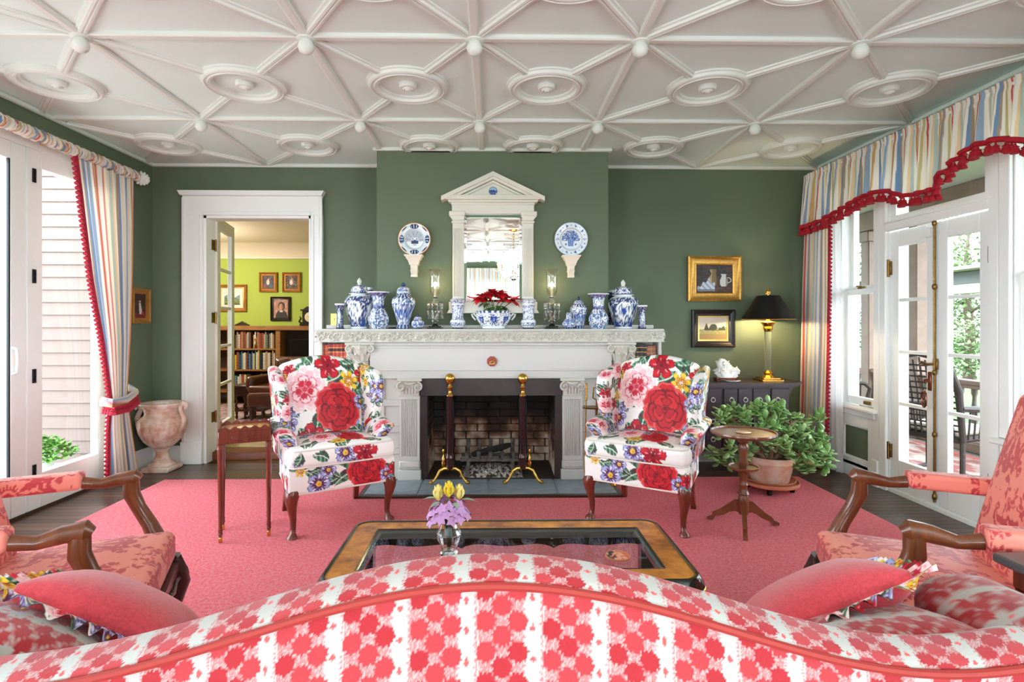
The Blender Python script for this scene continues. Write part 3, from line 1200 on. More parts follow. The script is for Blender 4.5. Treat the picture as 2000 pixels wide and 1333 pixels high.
Hh = relief(X, zc)
P = np.stack([X, -.052 - Hh, 1.244 + zc], -1)
fz = MB().grid(P)
fb = MB().box(-1.455, -.052, 1.198, 1.455, .0, 1.288)
for s in (-1, 1):
    Yg, Zg = np.meshgrid(np.linspace(-.05, .60, 220), np.linspace(0, 1, nz))
    hh = relief(Yg, (Zg - .5) * zh)
    fz.grid(np.stack([s * (1.455 + hh), Yg, 1.244 + (Zg - .5) * zh], -1))
obj(fz, 'carved_frieze', m_mantelc, mantel, recalc=False, ang=180)
obj(MB().box(-1.452, -.051, 1.198, 1.452, .02, 1.288), 'frieze_backing', m_mantelc, mantel)


def scroll(mb, x, y, z, r, q):
    n = 26
    pts = []
    for i in range(n):
        k = i / (n - 1)
        a = PI / 2 - q * k * 4.4 * PI * .5 * 2 * .55
        rr = r * (1 - .78 * k)
        pts.append((x + rr * math.cos(a), y - .012 * k, z + rr * math.sin(a)))
    mb.tube(pts, [r * .24 * (1 - .35 * i / n) for i in range(n)], 7)
    mb.lathe([(.001, -r * .2), (r * .2, 0), (.001, r * .2)], 10, (x, y - .012, z))
    mb.box(x - r * .85, y + .004, z - r * .85, x + r * .85, y + .03, z + r * .85, r * .3)


# mouldings and panel under the frieze
m = MB().box(-1.02, -.02, .895, 1.02, .19, 1.198).box(-1.02, -.036, 1.165, 1.02, -.02, 1.198, .008).box(-1.0, -.028, 1.145, 1.0, -.02, 1.158, .003)
m.box(-1.02, -.03, .955, 1.02, -.02, .968, .003).box(-1.02, -.026, .89, 1.02, -.02, .905, .003)
obj(m, 'overmantel_panel', m_mantel, mantel)
# panelled sides between columns and pilasters, jamb blocks
for s in (-1, 1):
    sd = MB()
    a, b = (.76, 1.05)
    sd.box(s * a, 0, .04, s * b, .19, .89)
    for z in (.655, .435, .25):
        sd.box(s * a, -.016, z, s * b, 0, z + .055, .005)
    sd.box(s * (a + .14), -.010, .04, s * (a + .165), 0, .89, .003)
    obj(sd, 'side_panel', m_mantel, mantel)
    # fluted pilaster
    x0, x1 = .600, .770
    pl = MB().box(s * x0, -.03, .20, s * x1, .02, .745, .003)
    pm = (x0 + x1) / 2
    for k in range(8):
        xx = pm - .052 + k * .0149
        pl.box(s * (xx - .0045), -.038, .24, s * (xx + .0045), -.03, .715, .002)
    pl.box(s * (x0 + .0), -.038, .24, s * (x0 + .022), -.03, .715, .002).box(s * (x1 - .022), -.038, .24, s * (x1), -.03, .715, .002)
    pl.box(s * x0, -.038, .715, s * x1, -.03, .745, .002).box(s * x0, -.038, .2, s * x1, -.03, .24, .002)
    pil = obj(pl, 'pilaster', m_mantel, mantel)
    bs = MB().box(s * (x0 - .012), -.05, .04, s * (x1 + .012), .02, .125, .004).box(s * (x0 - .004), -.044, .125, s * (x1 + .004), .02, .2, .01)
    for k in range(10):
        bs.lathe([(.001, -.007), (.006, -.004), (.006, .004), (.001, .007)], 6, (s * (x0 + .012 + k * .0165), -.046, .15))
    obj(bs, 'pilaster_base', m_mantel, pil)
    cp = MB().box(s * (x0 - .018), -.055, .868, s * (x1 + .018), .02, .895, .004).box(s * (x0 + .006), -.036, .745, s * (x1 - .006), .02, .868, .003)
    for q in (-1, 1):
        cxv = s * pm + q * .068
        scroll(cp, cxv, -.052, .822, .040, q)
    cp.tube([(s * pm - .045, -.048, .855), (s * pm, -.05, .845), (s * pm + .045, -.048, .855)], [.008, .011, .008], 7)
    for q in range(-2, 3):
        cp.tube([(s * pm + q * .025, -.038, .765), (s * pm + q * .027, -.046, .80), (s * pm + q * .03, -.058, .825 - abs(q) * .006)], [.012, .011, .004], 6)
    obj(cp, 'pilaster_capital', m_mantelc, pil)
    # round column with leafy capital
    cx = s * 1.10
    col = MB().lathe([(.092, .04), (.092, .10), (.085, .105), (.09, .12), (.082, .14), (.072, .15), (.076, .17), (.070, .18), (.070, .5), (.064, 1.0), (.068, 1.005), (.068, 1.03), (.06, 1.035)], 24, (cx, .03, 0))
    col.box(cx - .1, -.06, .04, cx + .1, .12, .085, .004)
    co = obj(col, 'column', m_mantel, mantel)
    cap = MB().lathe([(.06, 1.03), (.064, 1.08), (.075, 1.13), (.1, 1.165), (.1, 1.17)], 20, (cx, .03, 0))
    cap.box(cx - .125, -.05, 1.172, cx + .125, .15, 1.198, .006)
    for ri, (rz, rl, n) in enumerate(((1.04, .062, 10), (1.085, .07, 10))):
        for k in range(n):
            a = 2 * PI * (k + .5 * ri) / n
            ca, sa = math.cos(a), math.sin(a)
            cap.tube([(cx + ca * .06, .03 + sa * .06, rz), (cx + ca * .072, .03 + sa * .072, rz + rl * .6), (cx + ca * .098, .03 + sa * .098, rz + rl), (cx + ca * .105, .03 + sa * .105, rz + rl * .75)], [.016, .018, .012, .004], 6, sq=.5)
    for ax, ay in ((-1, -1), (1, -1)):
        scroll(cap, cx + ax * .088, -.044, 1.138, .032, ax)
    cap.tube([(cx - .02, -.045, 1.15), (cx, -.05, 1.165), (cx + .02, -.045, 1.15)], [.01, .016, .01], 6)
    obj(cap, 'column_capital', m_mantelc, co)
    # carved side strip between the column and the book niche
    nzs = 130
    Xs, Zs = np.meshgrid(np.linspace(-.022, .022, 14), np.linspace(.5, 1.19, nzs))
    hs = .009 * sm(-.1, .6, np.sin(Xs * 150 + 2.5 * np.sin(Zs * 70)) * np.sin(Zs * 105 + Xs * 60))
    st = MB().grid(np.stack([s * 1.195 + Xs, -.012 - hs, Zs], -1))
    st.box(s * 1.17, -.012, .04, s * 1.22, .19, 1.198)
    obj(st, 'carved_strip', m_mantelc, mantel, recalc=False, ang=180)
    # book niche
    nb = MB().box(s * 1.22, .02, .95, s * 1.45, .69, .968, .002).box(s * 1.425, 0, .04, s * 1.45, .69, 1.198, .003).box(s * 1.20, .17, .04, s * 1.45, .185, 1.198)
    nb.box(s * 1.22, 0, .04, s * 1.45, .02, .12, .003)
    obj(nb, 'book_niche', m_mantel, mantel)
# red octagonal emblem
em = at(961, 706, FY - .02)
o8 = [(em.x + .045 * math.cos(a), em.z + .045 * math.sin(a)) for a in [PI / 8 + k * PI / 4 for k in range(8)]]
emb = thing('octagonal_plaque', 'small red octagonal plaque with a gilt animal on the white fireplace panel', 'plaque', (em.x, FY - .02, em.z - .045))
obj(MB().prism(o8, FY - .034, FY - .0205, 1), 'plaque_board', M('red_lacquer', (150, 44, 40), .35), emb, world=True)
gm = MB()
gm.tube([(em.x - .02, FY - .037, em.z - .012), (em.x - .006, FY - .039, em.z - .002), (em.x + .012, FY - .039, em.z + .004), (em.x + .022, FY - .037, em.z + .016), (em.x + .008, FY - .037, em.z + .02), (em.x - .004, FY - .037, em.z + .012)], [.004, .007, .008, .006, .005, .003], 7)
gm.tube([(em.x - .024, FY - .037, em.z - .022), (em.x + .022, FY - .037, em.z - .02)], .005, 6)
gm.tube([(em.x + .012, FY - .037, em.z), (em.x + .022, FY - .037, em.z - .016)], .004, 6)
obj(gm, 'gilt_relief', M('gilt', (206, 158, 70), .3, 1.0), emb, label='gilt animal relief', world=True)

# ---- slate and brick firebox
m_slate_dark = M('dark_slate', (66, 54, 52), .42, var=(7, .35))
m_slate = M('blue_slate', (146, 162, 170), .38, var=(4, .3), bump=(22, .25, .004), stretch=(1, 2.2, 1))
fbx = thing('brick_firebox', 'soot blackened brick firebox with dark slate lintel inside the white surround', 'firebox', (FC, FY, 0))
obj(MB().box(-.60, -.012, .742, .60, .05, .888, .003), 'slate_lintel', m_slate_dark, fbx)
for s in (-1, 1):
    obj(MB().box(s * .60, -.010, .04, s * .54, .05, .742, .003), 'slate_jamb', m_slate_dark, fbx)
mb_ = bpy.data.materials.new('sooty_brick')
mb_.use_nodes = True
nt = mb_.node_tree
bs = nt.nodes['Principled BSDF']
bs.inputs['Roughness'].default_value = .85
ge = nt.nodes.new('ShaderNodeNewGeometry')
sx = nt.nodes.new('ShaderNodeSeparateXYZ')
nt.links.new(ge.outputs['Position'], sx.inputs[0])
no = nt.nodes.new('ShaderNodeTexNoise')
no.inputs['Scale'].default_value = 5.5
no.inputs['Detail'].default_value = 6
nt.links.new(ge.outputs['Position'], no.inputs['Vector'])
# soot stain rising over the brick: a band of pale ash-burnt brick low down, black above
ma = nt.nodes.new('ShaderNodeMath')
ma.operation = 'MULTIPLY_ADD'
nt.links.new(no.outputs['Fac'], ma.inputs[0])
ma.inputs[1].default_value = -1.0
nt.links.new(sx.outputs['Z'], ma.inputs[2])
rp = nt.nodes.new('ShaderNodeValToRGB')
rp.color_ramp.elements[0].position = 0.0
rp.color_ramp.elements[0].color = (*lin((232, 214, 194)), 1)
rp.color_ramp.elements[1].position = .44
rp.color_ramp.elements[1].color = (*lin((38, 28, 26)), 1)
e = rp.color_ramp.elements.new(.16)
e.color = (*lin((156, 114, 86)), 1)
e = rp.color_ramp.elements.new(.28)
e.color = (*lin((82, 54, 42)), 1)
mo = nt.nodes.new('ShaderNodeMath')
mo.inputs[1].default_value = .42
nt.links.new(ma.outputs[0], mo.inputs[0])
nt.links.new(mo.outputs[0], rp.inputs[0])
nt.links.new(rp.outputs[0], bs.inputs['Base Color'])
m_mortar = M('sooty_mortar', (84, 64, 52), .9, var=(9, .6))
BD = .62
obj(MB().box(-.56, BD, .04, .56, BD + .03, .95).box(-.60, .05, .04, -.575, BD, .95).box(.575, .05, .04, .60, BD, .95).box(-.6, .05, .945, .6, BD, .97), 'firebox_mortar', m_mortar, fbx)
bh = .071
for j in range(12):
    z = .04 + (j + .5) * bh
    off = (j % 2) * .108
    x = -.565 - off
    while x < .56:
        a, b = max(x, -.56), min(x + .211, .56)
        if b - a > .03:
            piece('brick', mb_, fbx, ((a + b) / 2, BD - .012 + prng.uniform(-.003, .003), z), (b - a - .008, .05, bh - .008), ch=.06)
        x += .216
    for s in (-1, 1):
        y = .05 - off
        while y < BD:
            a, b = max(y, .05), min(y + .211, BD - .03)
            if b - a > .03:
                piece('brick', mb_, fbx, (s * (.568 + prng.uniform(-.003, .003)), (a + b) / 2, z), (.05, b - a - .008, bh - .008), ch=.06)
            y += .216
# ash bed on the firebox floor
obj(MB().box(-.58, -.02, .012, .58, .66, .041), 'firebox_floor', M('firebox_floor', (74, 62, 54), .9, var=(10, .4)), fbx)
ash = MB()
Xa, Ya = np.meshgrid(np.linspace(-.27, .27, 90), np.linspace(.02, .42, 60))
hz = .045 * np.clip(1 - ((Xa / .27) ** 2 + ((Ya - .22) / .2) ** 2), 0, 1) ** .6 * (.6 + .8 * vnoise(Xa * 90, Ya * 90) + .3 * vnoise(Xa * 30, Ya * 30))
Ca = np.where((vnoise(Xa * 60, Ya * 60, 2) > .62)[..., None], lin((60, 54, 52)), np.where((vnoise(Xa * 110, Ya * 110, 3) > .6)[..., None], lin((225, 218, 212)), lin((160, 150, 144))))
ash.grid(np.stack([Xa, Ya, .0415 + hz], -1), C=Ca)
obj(ash, 'ash_bed', M('ash', attr=True, rough=1.0), fbx, kind='stuff', recalc=False, ang=180)

# ---- hearth of slate slabs
hearth = thing('slate_hearth', 'low blue-grey slate hearth slab edged in dark wood before the fireplace', 'hearth', (FC, 4.16, 0))
hx = 1.02
obj(MB().box(-hx, -.0, .0, hx, .44, .012), 'hearth_bed', m_mortar, hearth)
obj(MB().box(-hx, -.0, .0, hx, .035, .034, .004).box(-hx, .035, 0, -hx + .035, .44, .034, .004).box(hx - .035, .035, 0, hx, .44, .034, .004), 'hearth_edge', m_floor, hearth)
cuts = [-.985, -.57, -.02, .30 + .22, .985]
for k in range(4):
    a, b = cuts[k], cuts[k + 1]
    piece('slate_slab', m_slate, hearth, ((a + b) / 2, .235, .026), (b - a - .012, .395, .028), ch=.02)
obj(MB().box(-.985, .04, .012, .985, .43, .033), 'hearth_joint', M('pale_joint', (150, 165, 168), .8), hearth)

# ---- andirons
for px, s, side in ((879, -1, 'left'), (1021, 1, 'right')):
    bx = at(px, 930, 4.50).x
    an = thing('andiron', 'tall brass ball andiron standing at the %s of the fire grate' % side, 'andiron', (bx, 4.50, .040), 0, 'pair of andirons in the fireplace')
    pm = MB().lathe([(.036, .115), (.036, .20), (.040, .205), (.038, .215), (.033, .235), (.026, .69), (.030, .70), (.030, .715)], 14)
    obj(pm, 'andiron_shaft', M('brown_enamel', (70, 34, 34), .2, .4, coat=.6), an, label='dark red-brown fluted shaft')
    fl = MB()
    for k in range(10):
        a = 2 * PI * k / 10
        fl.tube([(.034 * math.cos(a), .034 * math.sin(a), .24), (.028 * math.cos(a), .028 * math.sin(a), .69)], .004, 5)
    obj(fl, 'shaft_fluting', m_black, an)
    bm_ = MB().lathe([(.034, .715), (.034, .722), (.018, .735), (.013, .755), (.02, .775), (.024, .785), (.014, .80), (.012, .808), (.024, .815), (.036, .83), (.042, .85), (.042, .866), (.034, .886), (.018, .898), (.001, .902)], 20)
    obj(bm_, 'ball_finial', m_brass, an, label='polished brass ball finial')
    for q in (-1, 1):
        lg = MB().tube([(q * .01, -.01, .115), (q * .05, -.02, .118), (q * .085, -.03, .10), (q * .10, -.04, .065), (q * .125, -.05, .03), (q * .145, -.056, .018)], [.016, .015, .013, .011, .010, .012], 8)
        lg.lathe([(.001, 0), (.018, .004), (.02, .014), (.012, .026), (.001, .03)], 10, (q * .15, -.058, 0))
        obj(lg, 'andiron_leg', m_brass, an)
    obj(MB().box(-.012, .0, .10, .012, .40, .122, .003).box(-.012, .385, 0, .012, .40, .11, .003), 'log_bar', m_darkiron, an)
    obj(MB().lathe([(.016, .16), (.016, .20), (.008, .21), (.006, .23), (.013, .24), (.016, .252), (.010, .266), (.001, .27)], 12, (s * -.01 + s * .065, .03, 0)).box(s * .04, .02, .10, s * .07, .045, .165, .003), 'side_finial', m_brass, an)
# ---- grate with a burnt log
grx = at(958, 900, 4.75).x
gr = thing('fire_grate', 'ash-dusted iron fire grate between the two andirons', 'grate', (grx, 4.72, .04))
m_ashiron = M('ashy_iron', (120, 110, 104), .8, .2, var=(25, .6))
for k in range(5):
    x = -.2 + k * .1
    obj(MB().tube([(x, -.06, .21), (x, -.05, .15), (x, 0, .12), (x, .1, .12), (x, .17, .15), (x, .19, .27)], [.018, .016, .014, .014, .015, .02], 7), 'grate_bar', m_ashiron, gr)
obj(MB().box(-.26, -.055, .125, .26, -.03, .155, .004).box(-.26, .13, .125, .26, .15, .15, .004), 'grate_rail', m_ashiron, gr)
for s in (-1, 1):
    for y in (-.045, .14):
        obj(MB().tube([(s * .19, y, .13), (s * .2, y, 0.0)], [.016, .02], 7), 'grate_leg', m_ashiron, gr)
lg = MB()
pts = [(-.16 + .34 * t, .03 + .05 * t, .165 + .075 * t) for t in np.linspace(0, 1, 9)]
lg.tube(pts, [.02, .028, .026, .03, .027, .03, .026, .027, .018], 9)
lg.V = [(x + .004 * math.sin(z * 300), y + .004 * math.sin(x * 150), z) for x, y, z in lg.V]
obj(lg.move((grx, 4.72, .04)), 'charred_log', M('charred_wood', (38, 32, 30), .9, var=(30, .5), bump=(40, .6, .01)), label='charred log lying on the fire grate', cat='log', world=True)

# ---- fire tools at the right of the fireplace
tp = at(1165, 950, 4.40)
ft = thing('fire_tool_stand', 'brass fireplace tool stand with poker and shovel behind the right floral chair', 'fire tools', (tp.x, 4.40, .041))
st = MB().lathe([(.001, .03), (.02, .03), (.014, .06), (.011, .12), (.018, .14), (.010, .16), (.009, .44), (.016, .47), (.02, .50), (.011, .53), (.010, .60), (.016, .625), (.016, .635), (.001, .64)], 12)
obj(st, 'stand_stem', m_oldbrass, ft)
for k in range(3):
    a = PI / 2 + 2 * PI * k / 3 + .3
    ca, sa = math.cos(a), math.sin(a)
    obj(MB().tube([(0, 0, .06), (.05 * ca, .05 * sa, .075), (.09 * ca, .09 * sa, .04), (.13 * ca, .13 * sa, .012)], [.012, .012, .010, .014], 8).lathe([(.02, 0), (.022, .008), (.01, .02)], 8, (.135 * ca, .135 * sa, 0)), 'stand_foot', m_brass, ft)
obj(MB().lathe([(.001, .62), (.11, .622), (.118, .63), (.11, .636), (.001, .634)], 24, sy=.6), 'tool_holder', m_oldbrass, ft)
obj(MB().tube([(0, 0, .64), (0, 0, .69), (-.03, 0, .71), (-.022, 0, .79), (.022, 0, .79), (.03, 0, .71), (0, 0, .69)], .006, 7).tube([(0, 0, .79), (0, 0, .83)], .006, 7), 'carry_handle', m_oldbrass, ft)
for nm, x, y, tx in (('fire_poker', -.085, -.02, -.1), ('fire_shovel', .10, -.02, .05), ('fire_tongs', .085, .03, .02)):
    t = MB()
    top = Vector((x, y, .83))
    bot = Vector((tx, y - .0, .10))
    t.tube([top + (bot - top) * k for k in (0, .3, .6, 1)], [.005, .005, .005, .006], 7)
    for q in range(9):
        c = top + (bot - top) * (.01 + .022 * q)
        t.lathe([(.004, -.008), (.012, 0), (.004, .008)], 8, c)
    if nm == 'fire_shovel':
        t.box(bot.x - .035, bot.y - .006, .02, bot.x + .035, bot.y + .008, .11, .004)
    if nm == 'fire_tongs':
        t.tube([bot + Vector((0, 0, .4)), bot + Vector((.03, 0, .2)), bot + Vector((.0, 0, -.04))], .005, 6)
    obj(t, nm, m_brass, ft)

# ---- books in the two niches
bk = {}


def book_mesh(col, bands=True, lab=False):
    key = (col, bands, lab)
    if key in bk:
        return bk[key]
    cm = M('book_cloth', col, .5, var=(20, .2))
    # unit book: x thickness, y depth, z height, spine at -y; returned as parts: cover, pages
    cov = MB()
    cov.box(-.5, -.5, 0, -.42, .5, 1, .01).box(.42, -.5, 0, .5, .5, 1, .01)
    sp = []
    for a in np.linspace(-1, 1, 7):
        sp.append((.5 * a, -.5 - .035 * math.cos(a * PI / 2)))
    cov.prism(sp + [(.5, -.47), (-.5, -.47)], 0, 1, 2)
    mats = [cm]
    pm = mesh_of(cov, 'cover', mats, 30)
    pg = mesh_of(MB().box(-.42, -.47, .02, .42, .47, .98), 'pages', m_pages, 30)
    bm_ = None
    if bands:
        b = MB()
        for z in (.12, .30, .48, .66, .84):
            b.prism([(p[0] * 1.02, p[1] - .02) for p in sp] + [(.5, -.48), (-.5, -.48)], z, z + .018, 2)
        bm_ = mesh_of(b, 'spine_band', m_gilt, 30)
    lm = None
    if lab:
        b = MB().prism([(p[0] * .98, p[1] - .012) for p in sp] + [(.49, -.48), (-.49, -.48)], .72, .82, 2)
        lm = mesh_of(b, 'spine_label', M('spine_label_leather', tuple(int(q * .4) for q in col), .5), 30)
    bk[key] = (pm, pg, bm_, lm)
    return bk[key]


m_pages = M('book_pages', (226, 214, 190), .8, var=(40, .15))
m_gilt = M('gilt_bands', (196, 150, 84), .35, .8)


def book(loc, th, dep, h, col, label, group, bands=True, lab=False, lean=0.0, rz=0.0):
    t = thing('book', label, 'book', loc, rz, group)
    t.rotation_euler = (0, lean, rz)
    pm, pg, b, l = book_mesh(col, bands, lab)
    inst('cover', pm, t, (0, 0, 0), scale=(th, dep, h))
    if th > .006:
        inst('pages', pg, t, (0, 0, 0), scale=(th, dep, h))
    if b:
        inst('spine_band', b, t, (0, 0, 0), scale=(th, dep, h))
    if l:
        inst('spine_label', l, t, (0, 0, 0), scale=(th, dep, h))
    return t


ORD = ['first', 'second', 'third', 'fourth', 'fifth', 'sixth', 'seventh', 'eighth', 'ninth', 'tenth', 'eleventh', 'twelfth', 'thirteenth',
       'fourteenth', 'fifteenth', 'sixteenth', 'seventeenth', 'eighteenth', 'nineteenth', 'twentieth', 'twenty-first', 'twenty-second', 'twenty-third',
       'twenty-fourth', 'twenty-fifth', 'twenty-sixth', 'twenty-seventh', 'twenty-eighth', 'twenty-ninth', 'thirtieth', 'thirty-first', 'thirty-second']
x = at(626, 690, FY).x
NIZ = .968
for k, (wpx, h, c, lb) in enumerate(((5, .205, (176, 66, 58), 0), (7.5, .205, (206, 96, 70), 0), (9, .212, (158, 50, 44), 1), (7, .212, (196, 72, 52), 1), (8.5, .212, (186, 66, 50), 1), (7, .212, (178, 60, 50), 1), (6, .212, (190, 70, 54), 1))):
    th = wpx / 1060 * FY
    book((x + th / 2, FY + .10, NIZ), th - .001, .14, h, c, '%s from the left of the red books in the left mantel niche' % ORD[k], 'red books in the left mantel niche', True, bool(lb))
    x += th
x = at(1241, 690, FY).x
for k, (wpx, h, c, lb) in enumerate(((7.5, .21, (44, 38, 40), 0), (9, .212, (54, 44, 44), 1), (8, .21, (48, 40, 42), 0), (6.5, .195, (150, 92, 70), 0), (6, .195, (160, 104, 80), 0), (7, .197, (146, 96, 78), 0))):
    th = wpx / 1060 * FY
    book((x + th / 2, FY + .10, NIZ), th - .001, .14, h, c, ('%s from the left, %s book in the right mantel niche' % (ORD[k], 'black' if k < 3 else 'tan')), 'books in the right mantel niche', True, bool(lb))
    x += th

# ================================================================ mirror over the mantel
MY = BRY - .002
mir = thing('pediment_mirror', 'tall white mirror frame with triangular pediment and fluted pilasters above the mantel', 'mirror', (0, MY, at(963, 611, MY).z))


def mz(py):
    return at(963, py, MY - .05).z


def mx(px):
    return at(px, 500, MY - .05).x


z_sill, z_gl0, z_gl1, z_cap, z_ent1, z_eave, z_peak = mz(612), mz(590), mz(420), mz(418), mz(393), mz(386), mz(338)
hw_out, hw_in = mx(1042) + .0, .252
m_ivory = M('ivory_paint', (222, 219, 204), .4)
for s in (-1, 1):
    fr = MB()
    fr.box(s * hw_in, MY - .055, z_gl0 - .01, s * hw_out, MY, z_cap, .003)
    for k in range(6):
        xx = hw_in + .022 + k * .0135
        fr.box(s * (xx - .004), MY - .062, z_gl0 + .05, s * (xx + .004), MY - .055, z_gl1 - .12, .002)
    fr.box(s * (hw_in - .005), MY - .068, z_gl1 - .075, s * (hw_out + .008), MY, z_gl1 - .055, .004)
    fr.box(s * (hw_in - .01), MY - .075, z_gl1 - .012, s * (hw_out + .03), MY, z_cap + .02, .006)
    fr.prism([(s * (hw_out), z_gl1 - .045), (s * (hw_out + .024), z_gl1 - .012), (s * hw_in, z_gl1 - .012), (s * hw_in, z_gl1 - .045)], MY - .066, MY, 1)
    fr.box(s * (hw_in - .004), MY - .066, z_gl0 - .01, s * (hw_out + .006), MY, z_gl0 + .03, .004)
    obj(fr, 'frame_pilaster', m_ivory, mir, world=True)
sl = MB().box(-.385, MY - .075, z_sill + .03, .385, MY, z_gl0, .006)
sl.prism([(-.40, z_sill), (.40, z_sill), (.375, z_sill + .04), (-.375, z_sill + .04)], MY - .085, MY, 1)
obj(sl, 'mirror_sill', m_ivory, mir, world=True)
en = MB().box(-hw_out - .005, MY - .06, z_cap, hw_out + .005, MY, z_ent1 - .03, .003)
zz_ = z_ent1 - .035
for k, (o, d, h) in enumerate(((.012, .068, .02), (.035, .08, .022), (.06, .095, .02))):
    en.box(-hw_out - o, MY - d, zz_, hw_out + o, MY, zz_ + h, .004)
    zz_ += h
obj(en, 'entablature', m_ivory, mir, world=True)
ew = mx(1063)
pd = MB().prism([(-ew, z_eave), (ew, z_eave), (0, z_peak)], MY - .045, MY, 1)
for s in (-1, 1):
    for o, d, t in ((0, .105, .035), (.035, .085, .022), (.062, .066, .018)):
        dz = o * 1.1
        tz = t * 1.1
        pd.prism([(s * ew, z_eave - dz + .0), (0, z_peak - dz), (0, z_peak - dz - tz), (s * (ew), z_eave - dz - tz)] if o == 0 else
                 [(s * (ew - o * 1.6), z_eave - dz + o * .75), (0, z_peak - dz), (0, z_peak - dz - tz), (s * (ew - o * 1.6), z_eave - dz + o * .75 - tz)], MY - d, MY, 1)
pd.box(-ew + .03, MY - .1, zz_ - .005, ew - .03, MY, zz_ + .018, .004)
obj(pd, 'pediment', m_ivory, mir, world=True)
m_mirror = M('mirror_silver', (240, 242, 240), .0, 1.0)
obj(MB().box(-hw_in - .0, MY - .03, z_gl0 - .005, hw_in, MY - .02, z_gl1 + .01), 'mirror_glass', m_mirror, mir, world=True)
bev = MB().rframe((0, MY - .03, (z_gl0 + z_gl1) / 2), hw_in * 2, z_gl1 - z_gl0, [(0, .008), (0, 0), (-.022, 0), (-.022, .003)], 'y-')
obj(bev, 'bevelled_edge', m_mirror, mir, world=True, ang=10)
mc = at(963, 373, MY - .06)


def medal(u, v):
    C = np.tile(lin((60, 96, 160)), (len(u), 1))
    put(C, v > .005, (160, 190, 225))
    put(C, v < -.012, (36, 66, 130))
    put(C, (np.abs(u) < .02) & (v > -.004) & (v < .006 + .006 * np.sin(u * 300)), (30, 50, 100))
    put(C, np.hypot(u, v) > .033, (40, 66, 120))
    return C


def disc(r, n=24, rings=8, zoff=lambda t: 0 * t):
    T, A = np.meshgrid(np.linspace(0.001, 1, rings), np.linspace(0, 2 * PI, n, endpoint=False), indexing='ij')
    return np.stack([r * T * np.cos(A), zoff(T), r * T * np.sin(A)], -1)


P = disc(.037, 40, 24, lambda t: -.006 * (1 - t ** 2))
obj(MB().grid(P, closeu=True, C=medal(P[..., 0].ravel(), P[..., 2].ravel())).move((0, 0, 0)), 'delft_medallion', M('glazed_medallion', attr=True, rough=.2), mir, label='round blue medallion with a small ship scene', recalc=False).location = (mc.x - mir.location.x, -.048, mc.z - mir.location.z)

# ================================================================ wall plates on brackets
m_china = M('painted_china', attr=True, rough=.14, coat=.3)
m_bracket = M('bracket_plaster', (224, 217, 202), .5)


def plate_a(u, v, r=.14):
    d, a = np.hypot(u, v) / r, np.arctan2(v, u)
    C = np.tile(lin((214, 224, 228)), (len(u), 1))
    k = np.mod((a - PI / 2) / (2 * PI / 8) + .5, 8)
    kk = np.floor(k).astype(int) % 8
    loc = (k - np.floor(k) - .5) * (2 * PI / 8) * .8
    lobed = np.hypot(loc / .26, (d - .80) / .15)
    big = (lobed < 1.0) & (kk % 2 == 0)
    put(C, big, (28, 44, 84))
    put(C, big & (np.sin(loc * 38) > .3) & (lobed < .8), (170, 196, 222))
    half = (np.hypot(loc / .22, (d - .96) / .10) < 1) & (kk % 2 == 1)
    put(C, half, (40, 40, 70))
    put(C, (d < .57), (232, 238, 238))
    put(C, np.abs(d - .57) < .015, (120, 150, 180))
    up = (d < .55) & (v / r > -.12)
    put(C, up & (np.sin(a * 40) > -.1) & (d > .12), (76, 96, 124))
    put(C, (np.hypot(u / r, (v / r + .18) * 1.3) < .23), (40, 62, 104))
    put(C, (np.hypot(np.abs(u / r) - .12, v / r - .03) < .09), (236, 240, 240))
    put(C, (np.hypot(np.abs(u / r) - .12, v / r - .03) < .045), (50, 70, 110))
    put(C, (np.abs(u / r) < .2) & (v / r > -.32) & (v / r < -.27), (236, 240, 240))
    put(C, d > .945, (246, 240, 228))
    put(C, d > .975, (196, 112, 40))
    return C


def plate_b(u, v, r=.142):
    d, a = np.hypot(u, v) / r, np.arctan2(v, u)
    C = np.tile(lin((226, 234, 242)), (len(u), 1))
    n = vnoise(u * 190, v * 190)
    k = np.mod(a / (2 * PI / 10) + .5, 1) - .5
    put(C, (np.hypot(k * .62, d - .83) < .085 + .03 * np.sin(a * 40)) & (n > .3), (62, 96, 160))
    k2 = np.mod(a / (2 * PI / 10), 1) - .5
    put(C, (np.hypot(k2 * .62, d - .86) < .05) & (n > .45), (40, 66, 130))
    put(C, np.abs(d - .68) < .012, (150, 150, 120))
    put(C, (d < .56) & (v / r > -.08) & (n > .42 - .2 * (d < .3)), (72, 108, 176))
    put(C, (d < .54) & (v / r > -.1) & (vnoise(u * 260, v * 260, 5) > .66), (32, 58, 124))
    cup = (np.abs(u / r) < .2 - .2 * (-(v / r) - .05) * .6) & (v / r < .04) & (v / r > -.42)
    put(C, cup, (52, 92, 172))
    put(C, cup & (np.sin(u * 420) > .4), (170, 196, 230))
    put(C, (np.hypot(np.abs(u / r) - .3, v / r + .3) < .07) & (n > .4), (70, 90, 120))
    put(C, d > .975, (190, 208, 226))
    return C


